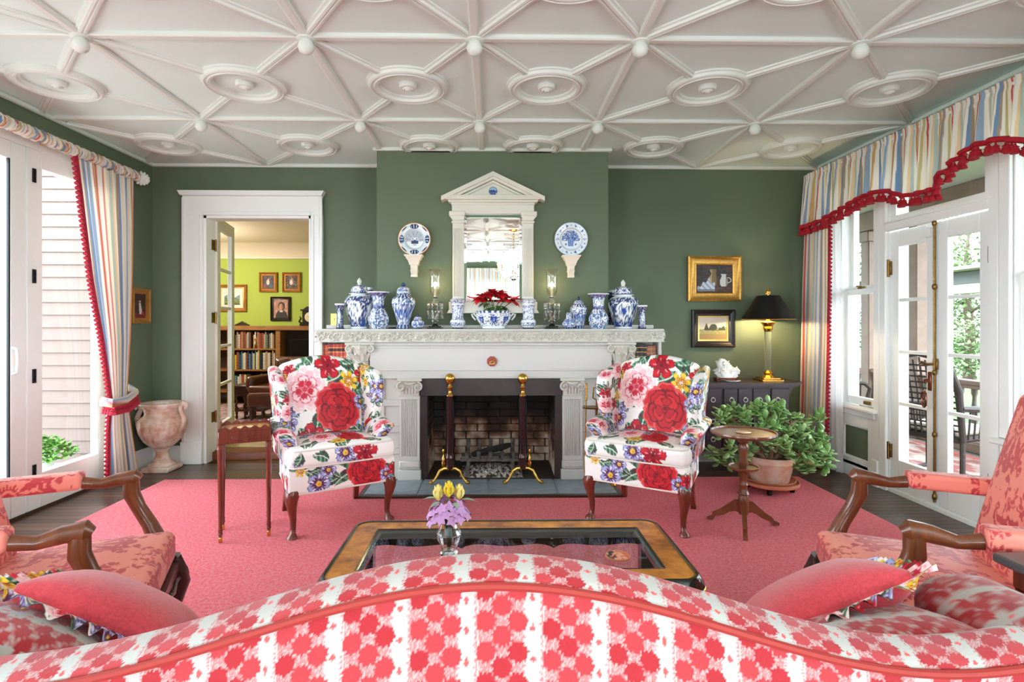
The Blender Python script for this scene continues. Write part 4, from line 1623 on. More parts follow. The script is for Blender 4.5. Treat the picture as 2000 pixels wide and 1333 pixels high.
def wall_plate(px, py, r, fn, label, bpx, bx0, bx1, by0, by1):
    c = at(px, py, BRY - .05)
    t = thing('wall_plate', label, 'plate', (c.x, BRY - .004, c.z - r), 0, 'blue and white plates on the chimney breast')

    def zo(T):
        return -.012 - .022 * sm(.55, .72, T) - .008 * sm(.7, 1, T)
    P = disc(r, 150, 75, zo)
    P2 = P.copy()
    P2[..., 1] += .007
    P2 = P2[::5]
    mb = MB().grid(P, closeu=True, C=fn(P[..., 0].ravel(), P[..., 2].ravel(), r))
    back = np.tile(lin((240, 238, 232)), (P2.shape[0] * P2.shape[1], 1))
    mb.grid(P2[:, ::-1], closeu=True, C=back)
    n = 150
    base = 0
    o = obj(mb, 'plate_dish', m_china, t, recalc=False, ang=180)
    o.location = (0, 0, r)
    rim = MB().tube([(r * math.cos(a), -.038, r + r * math.sin(a)) for a in np.linspace(0, 2 * PI, 61)[:-1]], .004, 6, closed=True)
    obj(rim, 'plate_rim', M('plate_rim_glaze', (200, 130, 66) if px < 960 else (190, 206, 224), .25), t)
    x0, x1 = at(bx0, by0, BRY - .06).x, at(bx1, by0, BRY - .06).x
    z1, z0 = at(px, by0, BRY - .06).z, at(px, by1, BRY - .06).z
    xc, hw, H = (x0 + x1) / 2, (x1 - x0) / 2, z1 - z0
    b = thing('wall_bracket', 'small cream corbel bracket carrying the %s plate' % ('left' if px < 960 else 'right'), 'bracket', (xc, BRY, z0), 0, 'corbel brackets under the plates')
    prof = [(1.0, 1.0), (.98, .94), (.86, .90), (.78, .82), (.62, .74), (.58, .66), (.50, .62), (.54, .57), (.38, .52), (.36, .36), (.40, .28), (.34, .22), (.33, .10), (.36, .06), (.34, 0)]
    bb = MB()
    V, F = [], []
    for q, h in prof:
        dd = .02 + .075 * q
        V += [(-hw * q, 0, H * h), (-hw * q, -dd, H * h), (hw * q, -dd, H * h), (hw * q, 0, H * h)]
    for k in range(len(prof) - 1):
        for i in range(4):
            F.append((k * 4 + i, k * 4 + (i + 1) % 4, k * 4 + 4 + (i + 1) % 4, k * 4 + 4 + i))
    F += [(0, 1, 2, 3), tuple(len(V) - 4 + i for i in range(4))]
    bb.add(V, F)
    obj(bb, 'corbel', m_bracket, b, ang=30)
    lp = MB()
    for s in (-1, 1):
        lp.tube([(s * hw * .2, -.05, H * .12), (s * hw * .3, -.055, H * .25), (s * hw * .2, -.06, H * .4)], .005, 6)
    obj(lp, 'carved_scroll', m_bracket, b)


wall_plate(809, 467, .140, plate_a, 'blue and white plate with orange rim and peacock fan left of the mirror', 808, 790, 826, 498, 541)
wall_plate(1116, 467, .143, plate_b, 'pale blue and white plate with flower basket right of the mirror', 1116, 1098, 1134, 499, 542)

# ================================================================ china on the mantel shelf
SY = FY + .075


def bw(kind, seed):
    """painter for blue and white china: t = height 0..1, a = angle (0 faces the room)"""
    def f(t, a, rad):
        C = np.tile(lin((232, 236, 238)), (len(t), 1))
        n = vnoise(a * 9 + seed, t * 26, seed)
        n2 = vnoise(a * 20, t * 55, seed + 3)
        if kind == 'jar':
            body = (t > .06) & (t < .93)
            put(C, body & (n2 > .34), (72, 90, 134))
            put(C, body & (n2 > .66), (34, 48, 92))
            for k in range(4):
                aa = np.mod(a - k * PI / 2 + .15 + PI, 2 * PI) - PI
                e = np.hypot(aa / .56, (t - .52) / .29) + .06 * np.sin(8 * np.arctan2(t - .52, aa))
                put(C, e < 1.06, (60, 70, 100))
                put(C, e < 1.0, (238, 240, 238))
                put(C, (e < .8) & (vnoise(a * 13, t * 22, seed + 5) > .64), (70, 106, 150))
                put(C, (e < .85) & (n2 > .82), (40, 56, 96))
                if seed > 5:
                    put(C, np.hypot(aa / .2, (t - .52) / .09) < 1, (50, 84, 160))
                e2 = np.mod(a - k * PI / 2 - .6 + PI, 2 * PI) - PI
                put(C, (np.abs(e2) < .28 * (1 - (t - .06) / .26)) & (t > .06) & (t < .32), (40, 78, 150))
            put(C, (t > .93), (232, 236, 236))
            put(C, (t < .05), (226, 232, 236))
        elif kind == 'floral':
            put(C, (n > .58) & (t > .12) & (t < .9), (110, 140, 190))
            put(C, (n2 > .68) & (t > .12) & (t < .9), (44, 60, 110))
            for k in range(6):
                aa = np.mod(a - k * PI / 3 + .4 + PI, 2 * PI) - PI
                r = np.hypot(aa / .42, (t - .48) / .13)
                put(C, r < 1, (52, 78, 148))
                put(C, (r < .9) & (np.sin(r * 12 + 3 * np.arctan2(t - .48, aa)) > .3), (150, 178, 218))
            put(C, (t > .88) & (np.sin(a * 16) > -.3), (60, 80, 136))
            put(C, t < .13, (62, 82, 122))
            put(C, (t < .12) & (np.sin(a * 12) > .5), (170, 186, 210))
        elif kind == 'trumpet':
            put(C, (n > .6), (90, 130, 176))
            put(C, (n2 > .68), (50, 74, 128))
            put(C, (np.abs(np.mod(a * 8 / (2 * PI), 1) - .5) > .42) & (t < .62), (86, 74, 120))
            zig = .06 * np.abs(np.mod(a * 8 / (2 * PI), 1) - .5)
            put(C, (t > .86 + zig), (70, 62, 112))
            put(C, (t > .86 + zig) & (n2 > .6), (170, 164, 200))
            put(C, (np.abs(t - .58 - zig * 1.2) < .045), (72, 80, 130))
            put(C, (t > .965), (230, 232, 236))
        elif kind == 'dark':
            put(C, (n2 > .25), (46, 56, 96))
            aa = np.mod(a + .15 + PI, 2 * PI) - PI
            for k in range(3):
                aa = np.mod(a - k * 2 * PI / 3 + PI, 2 * PI) - PI
                put(C, (np.hypot(aa / .4, (t - .52) / .3) < 1) & (n > .35), (200, 212, 222))
            put(C, t > .94, (226, 230, 234))
            put(C, t < .05, (36, 44, 70))
        elif kind == 'beaker':
            put(C, (n2 > .66) & (t > .3) & (t < .8), (60, 78, 130))
            put(C, (n > .68) & (t > .3) & (t < .8), (90, 116, 170))
            put(C, (t > .85) & (t < .97) & (n2 > .5), (80, 84, 130))
            put(C, (t > .1) & (t < .22) & (n2 > .5), (74, 90, 140))
            put(C, (t > .975), (70, 76, 110))
            put(C, (t < .045), (40, 40, 60))
        elif kind == 'tureen':
            for k in range(8):
                aa = np.mod(a - k * PI / 4 + PI, 2 * PI) - PI
                put(C, np.hypot(aa / .2, (t - .5) / .25) < .9 + .2 * np.sin(5 * np.arctan2(t - .5, aa / .3)), (50, 76, 150))
                put(C, np.hypot(aa / .1, (t - .5) / .12) < .8, (130, 164, 214))
            put(C, (n2 > .68) & (t > .15) & (t < .86), (36, 50, 100))
            put(C, (t > .88) & (np.sin(a * 20) > 0), (70, 90, 140))
        return C
    return f


def vase(name, label, px, py_top, py_bot, wpx, prof, kind, seed, Y=None, n=96, rows=90, squash=1.0, lobes=None, group='blue and white china on the mantel shelf', lid=None, knob=None, z0=None, cat='vase', loc=None):
    Y = Y or SY
    p = at(px, py_bot, Y)
    k = Y / FPX
    H = (py_bot - py_top) * k
    W = wpx * k / 2
    zb = SH if z0 is None else z0
    t = thing(name, label, cat, loc or (p.x, Y, zb), 0, group)
    pr = np.array(prof, float)
    tt = np.linspace(0, 1, rows)
    # smooth profile through the given points
    s = np.linspace(0, 1, len(pr))
    zs = np.interp(tt, s, pr[:, 1])
    rs = np.interp(tt, s, pr[:, 0])
    ker = np.array([1, 2, 3, 2, 1.]) / 9
    rp_ = np.convolve(np.pad(rs, 2, mode='edge'), ker, 'valid')
    rs = rp_
    body = zs <= (lid if lid else 2)
    z_, r_ = zs[body] * H, rs[body] * W
    bodyH = z_.max()
    A = np.linspace(0, 2 * PI, n, endpoint=False)

    def surf(z_, r_, fn, base, nm, par):
        Z, AA = np.meshgrid(z_, A, indexing='ij')
        Rr = np.repeat(r_[:, None], n, 1)
        if lobes:
            Rr = Rr * (1 + lobes[1] * (np.abs(np.cos(AA * lobes[0] / 2)) - .6))
        P = np.stack([Rr * np.sin(AA), -Rr * np.cos(AA) * squash, Z], -1)
        tn = (Z - z_[0]) / max(1e-6, (z_[-1] - z_[0]))
        aa = np.mod(AA + PI, 2 * PI) - PI
        C = fn(tn.ravel(), aa.ravel(), Rr.ravel())
        mb = MB().grid(P, closeu=True, C=C)
        c0 = mb.C[0]
        mb.F.append(tuple(range(n))[::-1])
        mb.F.append(tuple((len(z_) - 1) * n + i for i in range(n)))
        return obj(mb, nm, m_china, par, recalc=False, ang=50)
    surf(z_, r_, bw(kind, seed), 0, 'vase_body', t)
    if lid:
        lz, lr = zs[~body] * H, rs[~body] * W
        if knob:
            kz = lz <= knob[0] * H
            lo = surf(np.r_[bodyH, lz[kz]], np.r_[lr[0], lr[kz]], bw(kind if kind != 'jar' else 'jar', seed + 2), 0, 'lid', t)
            kb = MB().lathe([(max(r, .0008), z) for r, z in zip(lr[~kz], lz[~kz])], 16)
            obj(kb, 'lid_knob', knob[1], lo)
        else:
            surf(lz, lr, bw(kind, seed + 2), 0, 'lid', t)
    return t


m_navy = M('navy_glaze', (40, 62, 112), .15, coat=.3)
m_celadon = M('white_glaze', (222, 228, 220), .2, coat=.3)
JAR = [(.58, 0), (.6, .02), (.56, .04), (.62, .10), (.82, .28), (.98, .46), (1.0, .52), (.92, .60), (.72, .645), (.56, .655), (.56, .675), (.72, .68), (.72, .695), (.56, .70),
       (.58, .74), (.54, .80), (.42, .845), (.16, .865), (.10, .875), (.14, .90), (.17, .925), (.13, .96), (.06, .985), (.01, 1.0)]
vase('ginger_jar', 'large lidded blue and white ginger jar with white finial at the left mantel end', 702, 542, 641, 57, JAR, 'jar', 2, lid=.677, knob=(.866, m_celadon), Y=FY + .14)
vase('ginger_jar', 'large lidded blue and white jar with crouching finial at the right mantel end', 1217, 545, 641, 60, JAR, 'jar', 7, lid=.677, knob=(.866, m_celadon), Y=FY + .14)
JAR2 = [(.50, 0), (.62, .015), (.60, .05), (.46, .11), (.5, .14), (.72, .32), (.95, .5), (1.0, .57), (.9, .655), (.66, .69), (.56, .70), (.56, .72), (.68, .725), (.68, .74), (.54, .745),
        (.56, .80), (.50, .86), (.34, .895), (.12, .905), (.14, .915), (.18, .94), (.14, .965), (.05, .985), (.01, 1)]
vase('ginger_jar', 'medium lidded blue and white jar with navy pointed knob left of the mirror', 788, 549, 640, 47, JAR2, 'floral', 3, lid=.722, knob=(.906, m_navy))
TRUMP = [(.62, 0), (.64, .02), (.80, .10), (.92, .22), (.90, .32), (.74, .43), (.56, .52), (.50, .58), (.50, .70), (.52, .80), (.62, .89), (.86, .96), (1.0, .985), (1.0, 1.0)]
vase('trumpet_vase', 'ribbed flaring blue and white vase in front of the left ginger jar', 739, 569, 641, 43, TRUMP, 'trumpet', 4, lobes=(8, .1), Y=FY + .055)
vase('trumpet_vase', 'ribbed flaring blue and white vase just left of the right ginger jar', 1169, 572, 641, 41, TRUMP, 'trumpet', 9, lobes=(8, .1), Y=FY + .055)
SLIM = [(.78, 0), (.8, .02), (.72, .05), (.66, .12), (.62, .4), (.62, .6), (.70, .78), (.84, .9), (1.0, .97), (1.0, 1)]
vase('beaker_vase', 'slim dark blue beaker vase at the far left of the mantel', 664, 592, 641, 20, SLIM, 'dark', 5, Y=FY + .05)
vase('beaker_vase', 'slim dark blue beaker vase at the far right of the mantel', 1254, 596, 642, 21, SLIM, 'dark', 6, Y=FY + .05)
BEAK = [(.68, 0), (.7, .03), (.66, .05), (.92, .12), (1.0, .2), (.92, .27), (.74, .33), (.70, .5), (.72, .7), (.84, .86), (1.0, .97), (1.0, 1)]
vase('mantel_vase', 'white beaker vase with blue birds left of the poinsettia bowl', 894, 582, 640, 31, BEAK, 'beaker', 8)
vase('mantel_vase', 'white beaker vase with blue birds right of the poinsettia bowl', 1032, 582, 640, 31, BEAK, 'beaker', 12)
TINY = [(.45, 0), (.55, .02), (.85, .15), (1.0, .33), (.92, .48), (.62, .60), (.60, .62), (.62, .64), (.58, .72), (.4, .80), (.14, .83), (.15, .88), (.2, .92), (.1, .98), (.01, 1)]
vase('small_lidded_jar', 'tiny round lidded blue and white jar beside the medium left jar', 816, 611, 640, 26, TINY, 'floral', 11, lid=.61, knob=(.832, m_navy), Y=FY + .04, n=64, rows=60)
vase('ginger_jar', 'small lidded cream and blue jar with navy knob at the right candlestick', 1130, 577, 641, 34, JAR2[:0] + [(.58, 0), (.6, .02), (.66, .12), (.85, .38), (.98, .56), (.97, .64), (.8, .72), (.6, .735), (.6, .75), (.66, .755), (.62, .77), (.54, .82), (.38, .86), (.12, .875), (.14, .9), (.17, .93), (.1, .97), (.02, 1)], 'floral', 14, lid=.752, knob=(.876, m_navy), Y=FY + .10)
vase('gourd_vase', 'tiny gourd shaped blue and white vase with narrow neck by the right candlestick', 1111, 609, 641, 27, [(.5, 0), (.6, .03), (.9, .15), (1.0, .28), (.92, .42), (.62, .56), (.38, .66), (.40, .78), (.42, .9), (.36, .97), (.3, 1)], 'floral', 15, Y=FY + .03, n=64, rows=60)
vase('trumpet_vase', 'dark necked vase half hidden behind the left ginger jar', 723, 561, 641, 22, [(.8, 0), (.9, .1), (1.0, .3), (.7, .55), (.4, .7), (.36, .85), (.5, .95), (.6, 1)], 'dark', 16, Y=FY + .37)
vase('trumpet_vase', 'green-blue vase half hidden behind the right ginger jar', 1195, 566, 641, 36, [(.6, 0), (.8, .1), (1.0, .3), (.9, .5), (.6, .62), (.5, .74), (.7, .88), (.5, .96), (.3, 1)], 'dark', 17, Y=FY + .36)

# poinsettia in its bowl
TUR = [(.55, 0), (.66, .03), (.62, .10), (.70, .18), (.95, .5), (1.0, .68), (.96, .84), (.92, .92), (.98, 1.0)]
tur = vase('planter_bowl', 'oval footed blue and white bowl with two handles holding the poinsettia', 964, 606, 641, 70, TUR, 'tureen', 20, squash=.62, n=120, rows=60, cat='bowl')
tz = SH
for s in (-1, 1):
    w_ = 35 * SY / FPX
    h = MB().tube([(s * w_ * .93, 0, .10), (s * (w_ + .018), 0, .135), (s * (w_ + .032), 0, .125), (s * (w_ + .026), 0, .105), (s * w_ * 1.0, 0, .075)], [.007, .009, .010, .008, .006], 8)
    obj(h, 'bowl_handle', m_celadon, tur)
tl = tur.location
poi = thing('poinsettia', 'red poinsettia plant growing in the blue and white bowl before the mirror', 'plant', (tl.x, tl.y, SH + .152))
obj(MB().lathe([(.13, -.012), (.12, .002), (.06, .008), (.001, .008)], 20, sy=.62), 'potting_soil', M('soil', (52, 38, 30), .95), poi)


def leafmesh(L, W, curl, name, mt, tip=1.4, n=7, fold=.25):
    V, F = [], []
    for i in range(n):
        t = i / (n - 1)
        w_ = W * math.sin(PI * min(1, t ** .8 * .97 + .03)) ** .9 * (1 if t < .6 else (1 - (t - .6) / .4 * .35))
        z = -curl * t * t * L
        V += [(-w_, t * L, z + fold * w_), (0, t * L, z), (w_, t * L, z + fold * w_)]
    for i in range(n - 1):
        for k in range(2):
            F.append((i * 3 + k, i * 3 + k + 1, i * 3 + 4 + k, i * 3 + 3 + k))
    b = MB().add(V, F)
    th = .0012
    b2 = MB().add([(x, y, z - th) for x, y, z in V], [f[::-1] for f in F])
    b.add(b2.V, b2.F)
    return mesh_of(b, name, mt, 180, recalc=False)


m_bract = M('red_bract', (228, 26, 38), .5, var=(30, .3))
m_bract2 = M('deep_red_bract', (200, 18, 34), .5, var=(30, .3))
lm = [leafmesh(.088, .026, .35, 'bract', m_bract), leafmesh(.075, .024, .2, 'bract', m_bract2)]
gl = leafmesh(.085, .028, .4, 'leaf', M('green_leaf', (62, 112, 48), .45, var=(30, .3)))
stm = MB()
prn = random.Random(5)
heads = [(-.12, -.02, .10), (-.06, -.05, .13), (.0, -.05, .155), (.06, -.02, .145), (.10, -.04, .10), (-.02, .03, .15), (-.09, .03, .12), (.16, .0, .085)]
for hx_, hy, hz_ in heads:
    stm.tube([(hx_ * .3, hy * .5, 0), (hx_ * .7, hy * .8, hz_ * .6), (hx_, hy, hz_)], .004, 6)
    for ring_, (n, tilt) in enumerate(((7, -.15), (5, .45))):
        for k in range(n):
            az = 2 * PI * k / n + prn.uniform(-.3, .3) + ring_
            inst('bract', prn.choice(lm), poi, (hx_, hy, hz_ + .006 * ring_), (tilt + prn.uniform(-.25, .25), prn.uniform(-.3, .3), az), (prn.uniform(.75, 1.05),) * 3)
for k in range(18):
    az = 2 * PI * k / 18 + prn.uniform(-.2, .2)
    rr_ = prn.uniform(.03, .09)
    inst('leaf', gl, poi, (-rr_ * math.sin(az) * 1.1, rr_ * math.cos(az) * .7, prn.uniform(.02, .07)), (prn.uniform(-.5, .1), 0, az), (prn.uniform(.7, 1.0),) * 3)
obj(stm, 'stem', M('poinsettia_stem', (110, 120, 60), .6), poi)

# hurricane candlesticks
m_crystal = M('cut_crystal', (255, 255, 255), .02, trans=1.0, ior=1.5)
m_thin = glass_mat('thin_glass_shade', (.94, .94, .91), 3.0)
m_flame = M('candle_bulb', (255, 214, 150), .4, emit=((255, 196, 120), 2.2))
m_candle = M('candle_wax', (240, 226, 196), .5)
for px, side in ((850, 'left'), (1078, 'right')):
    p = at(px, 641, SY)
    t = thing('hurricane_candlestick', 'crystal candlestick with glass chimney and hanging prisms %s of the mirror' % side, 'candlestick', (p.x, SY, SH), 0, 'pair of crystal hurricane candlesticks')
    obj(MB().box(-.065, -.055, 0, .065, .055, .014, .004).box(-.05, -.045, .014, .05, .045, .024, .004), 'crystal_base', m_crystal, t)
    obj(MB().lathe([(.03, .024), (.022, .035), (.012, .045), (.025, .06), (.028, .07), (.012, .085), (.022, .11), (.036, .14), (.036, .16), (.02, .185), (.014, .2), (.03, .215), (.062, .222), (.068, .228), (.02, .235), (.018, .262), (.028, .27), (.012, .275)], 18), 'crystal_stem', m_crystal, t)
    pr_ = MB()
    for k in range(10):
        a = 2 * PI * k / 10
        x_, y_ = .062 * math.cos(a), .062 * math.sin(a)
        for z in (.212, .196, .178):
            pr_.lathe([(.001, -.008), (.010, 0), (.001, .008)], 6, (x_, y_, z))
        pr_.lathe([(.001, .075), (.009, .09), (.007, .14), (.004, .165), (.001, .17)], 6, (x_, y_, 0))
    obj(pr_, 'prism_drops', m_crystal, t, ang=20, kind='stuff')
    obj(MB().lathe([(.011, .262), (.011, .345)], 12), 'candle', m_candle, t)
    obj(MB().lathe([(.002, .345), (.010, .36), (.011, .372), (.006, .392), (.001, .41)], 12), 'flame_bulb', m_flame, t)
    sh = [(.024, .285), (.038, .305), (.046, .335), (.047, .38), (.046, .44), (.048, .48), (.058, .505), (.064, .512)]
    sh = sh + [(r - .0015, z) for r, z in sh[::-1]]
    obj(MB().lathe(sh, 28, cap=False), 'glass_chimney', m_thin, t)
    l = bpy.data.lights.new('candle_light', 'POINT')
    l.energy = .8
    l.color = (1.0, .72, .38)
    l.shadow_soft_size = .02
    lo = bpy.data.objects.new('candle_light', l)
    COL.objects.link(lo)
    lo.location = (p.x, SY, SH + .39)
# brass wall plate behind the left vase
sp = at(653, 624, YB)
t = thing('switch_plate', 'brass switch plate on the green wall beside the doorway casing', 'switch', (sp.x, YB, sp.z - .058))
obj(MB().box(-.036, -.006, 0, .036, 0, .116, .003), 'cover_plate', M('yellow_brass_plate', (224, 190, 110), .3, .7), t)
obj(MB().box(-.005, -.012, .045, .005, -.005, .07, .002).lathe([(.003, -.0), (.003, .002)], 8, (0, -.0065, .02)), 'toggle', m_cream, t)
# little cord switch on the shelf
p = at(766, 638, SY)
cs = MB().tube([(-.03, 0, .006), (.03, 0, .006)], [.008, .009], 8, sq=.7).tube([(.03, 0, .004), (.09, .02, .004), (.14, .05, .004)], .003, 6).tube([(-.03, 0, .004), (-.08, .03, .004)], .003, 6)
obj(cs.move((p.x, SY, SH)), 'cord_switch', m_black, label='small dark cord switch lying on the mantel shelf by the flaring left vase', cat='switch', world=True)

# ================================================================ rug
m_rug = M('coral_rug_pile', (255, 142, 150), .95, spec=.1, var=(60, .3), col2=(252, 66, 80), bump=(210, 1.0, .02), sheen=.3)
hxw = 1.035
rp0 = onz(330, 937, .015)
RX0, RX1, RY1 = onz(330, 937).x, onz(1563, 937).x, 4.70
poly = [(RX0, -1.2), (RX1, -1.2), (RX1, RY1), (FC + hxw, RY1), (FC + hxw, 4.155), (FC - hxw, 4.155), (FC - hxw, RY1), (RX0, RY1)]
rug = MB().prism(poly, 0, .016, 2)
obj(rug, 'area_rug', m_rug, label='large plain coral pink pile rug covering most of the floor', cat='rug', world=True)
RUGZ = .016

# ================================================================ floral wing chairs
m_floral = M('floral_chintz', attr=True, rough=.55, bump=(300, .05))
m_mahog = M('mahogany', (122, 54, 38), .25, var=(7, .4), stretch=(6, 6, 1), coat=.4)
m_pipe = M('cream_piping', (232, 224, 214), .7)
BACKFL = [('h', .30, .98, .06), ('a', -.265, .66, .055), ('a', -.215, .76, .05), ('l', .185, .92, .065), ('l', -.24, .97, .04), ('h', -.235, 1.03, .04), ('a', .19, .66, .055),
          ('h', .035, 1.01, .085), ('p', -.14, .87, .14), ('h', -.115, .55, .085), ('a', .055, .53, .06), ('r', .09, .73, .15), ('a', .27, .78, .05)]
LV = [(-.27, .88, 1.9, .16, .04), (.24, .98, 2.6, .14, .04), (.27, .9, -1.8, .14, .04), (-.2, .62, -.8, .13, .04), (-.02, .60, .6, .12, .035), (-.24, .82, -1.2, .14, .04), (.0, .82, .9, .14, .04), (.22, .86, 1.2, .14, .04), (-.2, 1.0, .6, .12, .04), (-.05, .96, 1.2, .14, .045), (.12, .60, .2, .13, .04), (.02, .90, .6, .16, .05), (-.02, .72, -1.9, .16, .045), (.10, .62, -1.2, .14, .045), (.20, .62, -.6, .13, .04), (-.08, 1.02, 2.2, .12, .04), (.12, 1.03, .4, .14, .04), (.02, .98, 1.9, .13, .04), (.05, .66, -2.4, .13, .04), (.17, .82, .2, .12, .04), (-.05, .78, 3.6, .13, .035)]


def paint_back(u, v, fid, Q):
    C = np.tile(lin(CREAM), (len(u), 1))
    z = Q[:, 2] + .735
    for q in LV:
        leaf(C, Q[:, 0], z, *q)
    rr_ = random.Random(4)
    for i, (k, x, y, r) in enumerate(BACKFL):
        FL[k](C, Q[:, 0], z, x, y, r, rr_.uniform(0, 2))
    return C


def mkpaint(fl, seed, swap=None, ou=0, ov=0):
    def f(u, v, fid, Q):
        if swap == 'yz':
            u, v = Q[:, 1] + np.where(fid == 1, Q[:, 0], 0), Q[:, 2] + np.where(fid == 2, Q[:, 0], 0)
        C = floral(u + ou, v + ov, fl, True, seed)
        return C
    return f


def wing_chair():
    t = thing('wing_chair', 'floral wing chair', 'chair', (0, 0, 0), 0, 'pair of floral wing chairs by the fireplace')
    st = .0045

    def dback(P):
        x, y, z = P.T.copy()
        zz = z + .34              # 0..0.68
        f = zz / .68
        z2 = z + .045 * f * np.cos(np.clip(x / .30, -1, 1) * PI * .5) ** 1.2 - .02 * f * (np.abs(x) / .30) ** 2
        x2 = x * (1 - .06 * (1 - f))
        puff = -.03 * np.cos(np.clip(x / .33, -1, 1) * PI / 2) * np.sin(PI * np.clip(f, 0, 1)) * (y < 0)
        y2 = y + puff + .20 * f
        return np.stack([x2, y2 + .16, z2 + .715], 1)
    obj(softbox(.60, .13, .68, .05, st, dback, paint_back), 'backrest', m_floral, t, recalc=False, ang=180)
    # wings
    for s in (-1, 1):
        def dw(P, s=s):
            x, y, z = P.T.copy()
            f = (z + .25) / .50
            zt = .575 + f * .445
            yf = np.interp(f, [0, .15, .4, .65, .85, 1], [.05, .0, -.045, -.05, .0, .08])
            yb = .24 + .17 * f
            k = (y + .15) / .30
            yy = yf + (yb - yf) * k
            zt = zt - .03 * (1 - k) * sm(.75, 1, f) + .02 * k * f
            xx = s * (.30 + .045 * f * (1 - k * .6) + .0) + x
            return np.stack([xx, yy, zt], 1)
        fl = scatter(31 if s < 0 else 32, -.2, .2, -.25, .25, 14, (.04, .07))
        obj(softbox(.085, .30, .50, .04, st, dw, mkpaint(fl, 3, 'yz')), 'wing', m_floral, t, recalc=False, ang=180)

        def da(P, s=s):
            x, y, z = P.T.copy()
            f = (z + .12) / .24
            k = (y + .21) / .42
            yy = -.16 + k * .42
            zz = .42 + f * (.245 - .02 * (1 - k) + .03 * k)
            roll = .035 * sm(.45, 1, f) - .01 * (1 - f)
            xx = s * (.305 + roll) + x * (1 + .35 * sm(.5, .95, f))
            yy = yy - .03 * sm(.55, .9, f) * (1 - k) ** 2
            return np.stack([xx, yy, zz], 1)
        fl = scatter(41 if s < 0 else 45, -.2, .2, -.12, .12, 6, (.04, .065))

        def pa(u, v, fid, Q, fl=fl, s=s):
            return floral(np.where(fid == 1, Q[:, 0] * 1.0 + .05, Q[:, 1]), Q[:, 2] + np.where(fid == 2, Q[:, 0], 0), fl + [('a', .05, .04, .045), ('h', .06, -.07, .04)], True, 5)
        obj(softbox(.10, .42, .24, .048, st, da, pa), 'armrest', m_floral, t, recalc=False, ang=180)

    # seat frame (front rail and outer sides)
    def df(P):
        x, y, z = P.T.copy()
        k = (y + .29) / .58
        return np.stack([x * (1 - .16 * k), y, z + .355 - .0 * k], 1)
    railfl = [('r', .15, .02, .115), ('a', -.16, -.03, .065), ('a', -.10, .05, .045), ('a', .28, -.03, .04), ('l', -.27, .06, .03)]

    def pf(u, v, fid, Q):
        uu = np.where(fid == 0, Q[:, 1] + .6, Q[:, 0])
        return floral(uu, Q[:, 2], railfl + [(k, x + .6, y, r) for k, x, y, r in scatter(8, -.28, .28, -.1, .1, 6)], True, 9)
    obj(softbox(.70, .58, .17, .022, st, df, pf), 'seat_rail', m_floral, t, recalc=False, ang=180)
    for s in (-1, 1):
        def do(P, s=s):
            x, y, z = P.T.copy()
            k = (y + .21) / .42
            return np.stack([s * (.312 - .035 * k) + x, -.12 + k * .42, z + .5], 1)
        fl = scatter(61 + s, -.2, .2, -.12, .12, 6)
        obj(softbox(.03, .42, .18, .014, st, do, mkpaint(fl, 6, 'yz')), 'outer_side', m_floral, t, recalc=False, ang=180)

    # T-shaped cushion
    def dc(P):
        x, y, z = P.T.copy()
        w_ = .352 - .10 * sm(-.17, -.13, y)
        x2 = x / .35 * w_
        z2 = z + .022 * (z > 0) * np.cos(np.clip(x / .34, -1, 1) * PI / 2) * np.cos(np.clip(y / .28, -1, 1) * PI / 2)
        y2 = y - .012 * np.cos(np.clip(x / .34, -1, 1) * PI / 2) * (y < -.1)
        return np.stack([x2, y2 - .045, z2 + .495], 1)
    topfl = [('p', -.12, -.02, .12), ('r', .12, -.06, .11), ('h', .02, .14, .07), ('a', -.22, .12, .05), ('l', -.02, -.16, .05), ('a', .22, .08, .05), ('a', .03, .0, .04)]
    frontfl = [('a', .0, .012, .06), ('h', .13, .0, .075), ('a', .05, -.05, .03), ('a', -.29, -.03, .03)]

    def pc(u, v, fid, Q):
        top = (fid == 2)
        Ct = floral(Q[:, 0], Q[:, 1], topfl, True, 13)
        Cf = floral(Q[:, 0], Q[:, 2], frontfl, False, 14)
        leaf(Cf, Q[:, 0], Q[:, 2], -.10, -.02, PI * .9, .11, .035)
        leaf(Cf, Q[:, 0], Q[:, 2], -.30, -.04, 1.2, .09, .03)
        return np.where(top[:, None], Ct, Cf)
    obj(softbox(.70, .52, .125, .045, st, dc, pc), 'seat_cushion', m_floral, t, recalc=False, ang=180)
    pp = MB()
    for z in (.548, .443):
        pts = [(-.25, .1, z), (-.25, -.165, z), (-.332, -.185, z), (-.338, -.27, z), (-.31, -.308, z), (0, -.318, z), (.31, -.308, z), (.338, -.27, z), (.332, -.185, z), (.25, -.165, z), (.25, .1, z)]
        pp.tube(pts, .0055, 6)
    pp.tube([(-.29, .29, .275), (-.335, -.285, .275), (.335, -.285, .275), (.29, .29, .275)], .006, 6)
    obj(pp, 'piping', m_pipe, t)
    for s in (-1, 1):
        dx, dy = s * .6, -.8
        pts, rad = [], []
        for z, o, r in ((.30, -.01, .046), (.265, .012, .046), (.23, .018, .038), (.18, .006, .028), (.12, -.014, .021), (.06, -.018, .017), (.03, -.006, .018), (.016, .008, .030), (.004, .010, .033), (0, .010, .028)):
            pts.append((s * .312 + dx * o * .7, -.255 + dy * o * .7, z))
            rad.append(r)
        lg = MB()
        n = 14
        V, F = [], []
        for (x, y, z), r in zip(pts, rad):
            for k in range(n):
                a = 2 * PI * k / n
                V.append((x + r * math.cos(a), y + r * math.sin(a), z))
        for j in range(len(pts) - 1):
            for k in range(n):
                F.append((j * n + k, j * n + (k + 1) % n, (j + 1) * n + (k + 1) % n, (j + 1) * n + k))
        F += [tuple(range(n)), tuple((len(pts) - 1) * n + k for k in range(n))]
        lg.add(V, F)
        obj(lg, 'leg', m_mahog, t)
        bl = MB()
        V = []
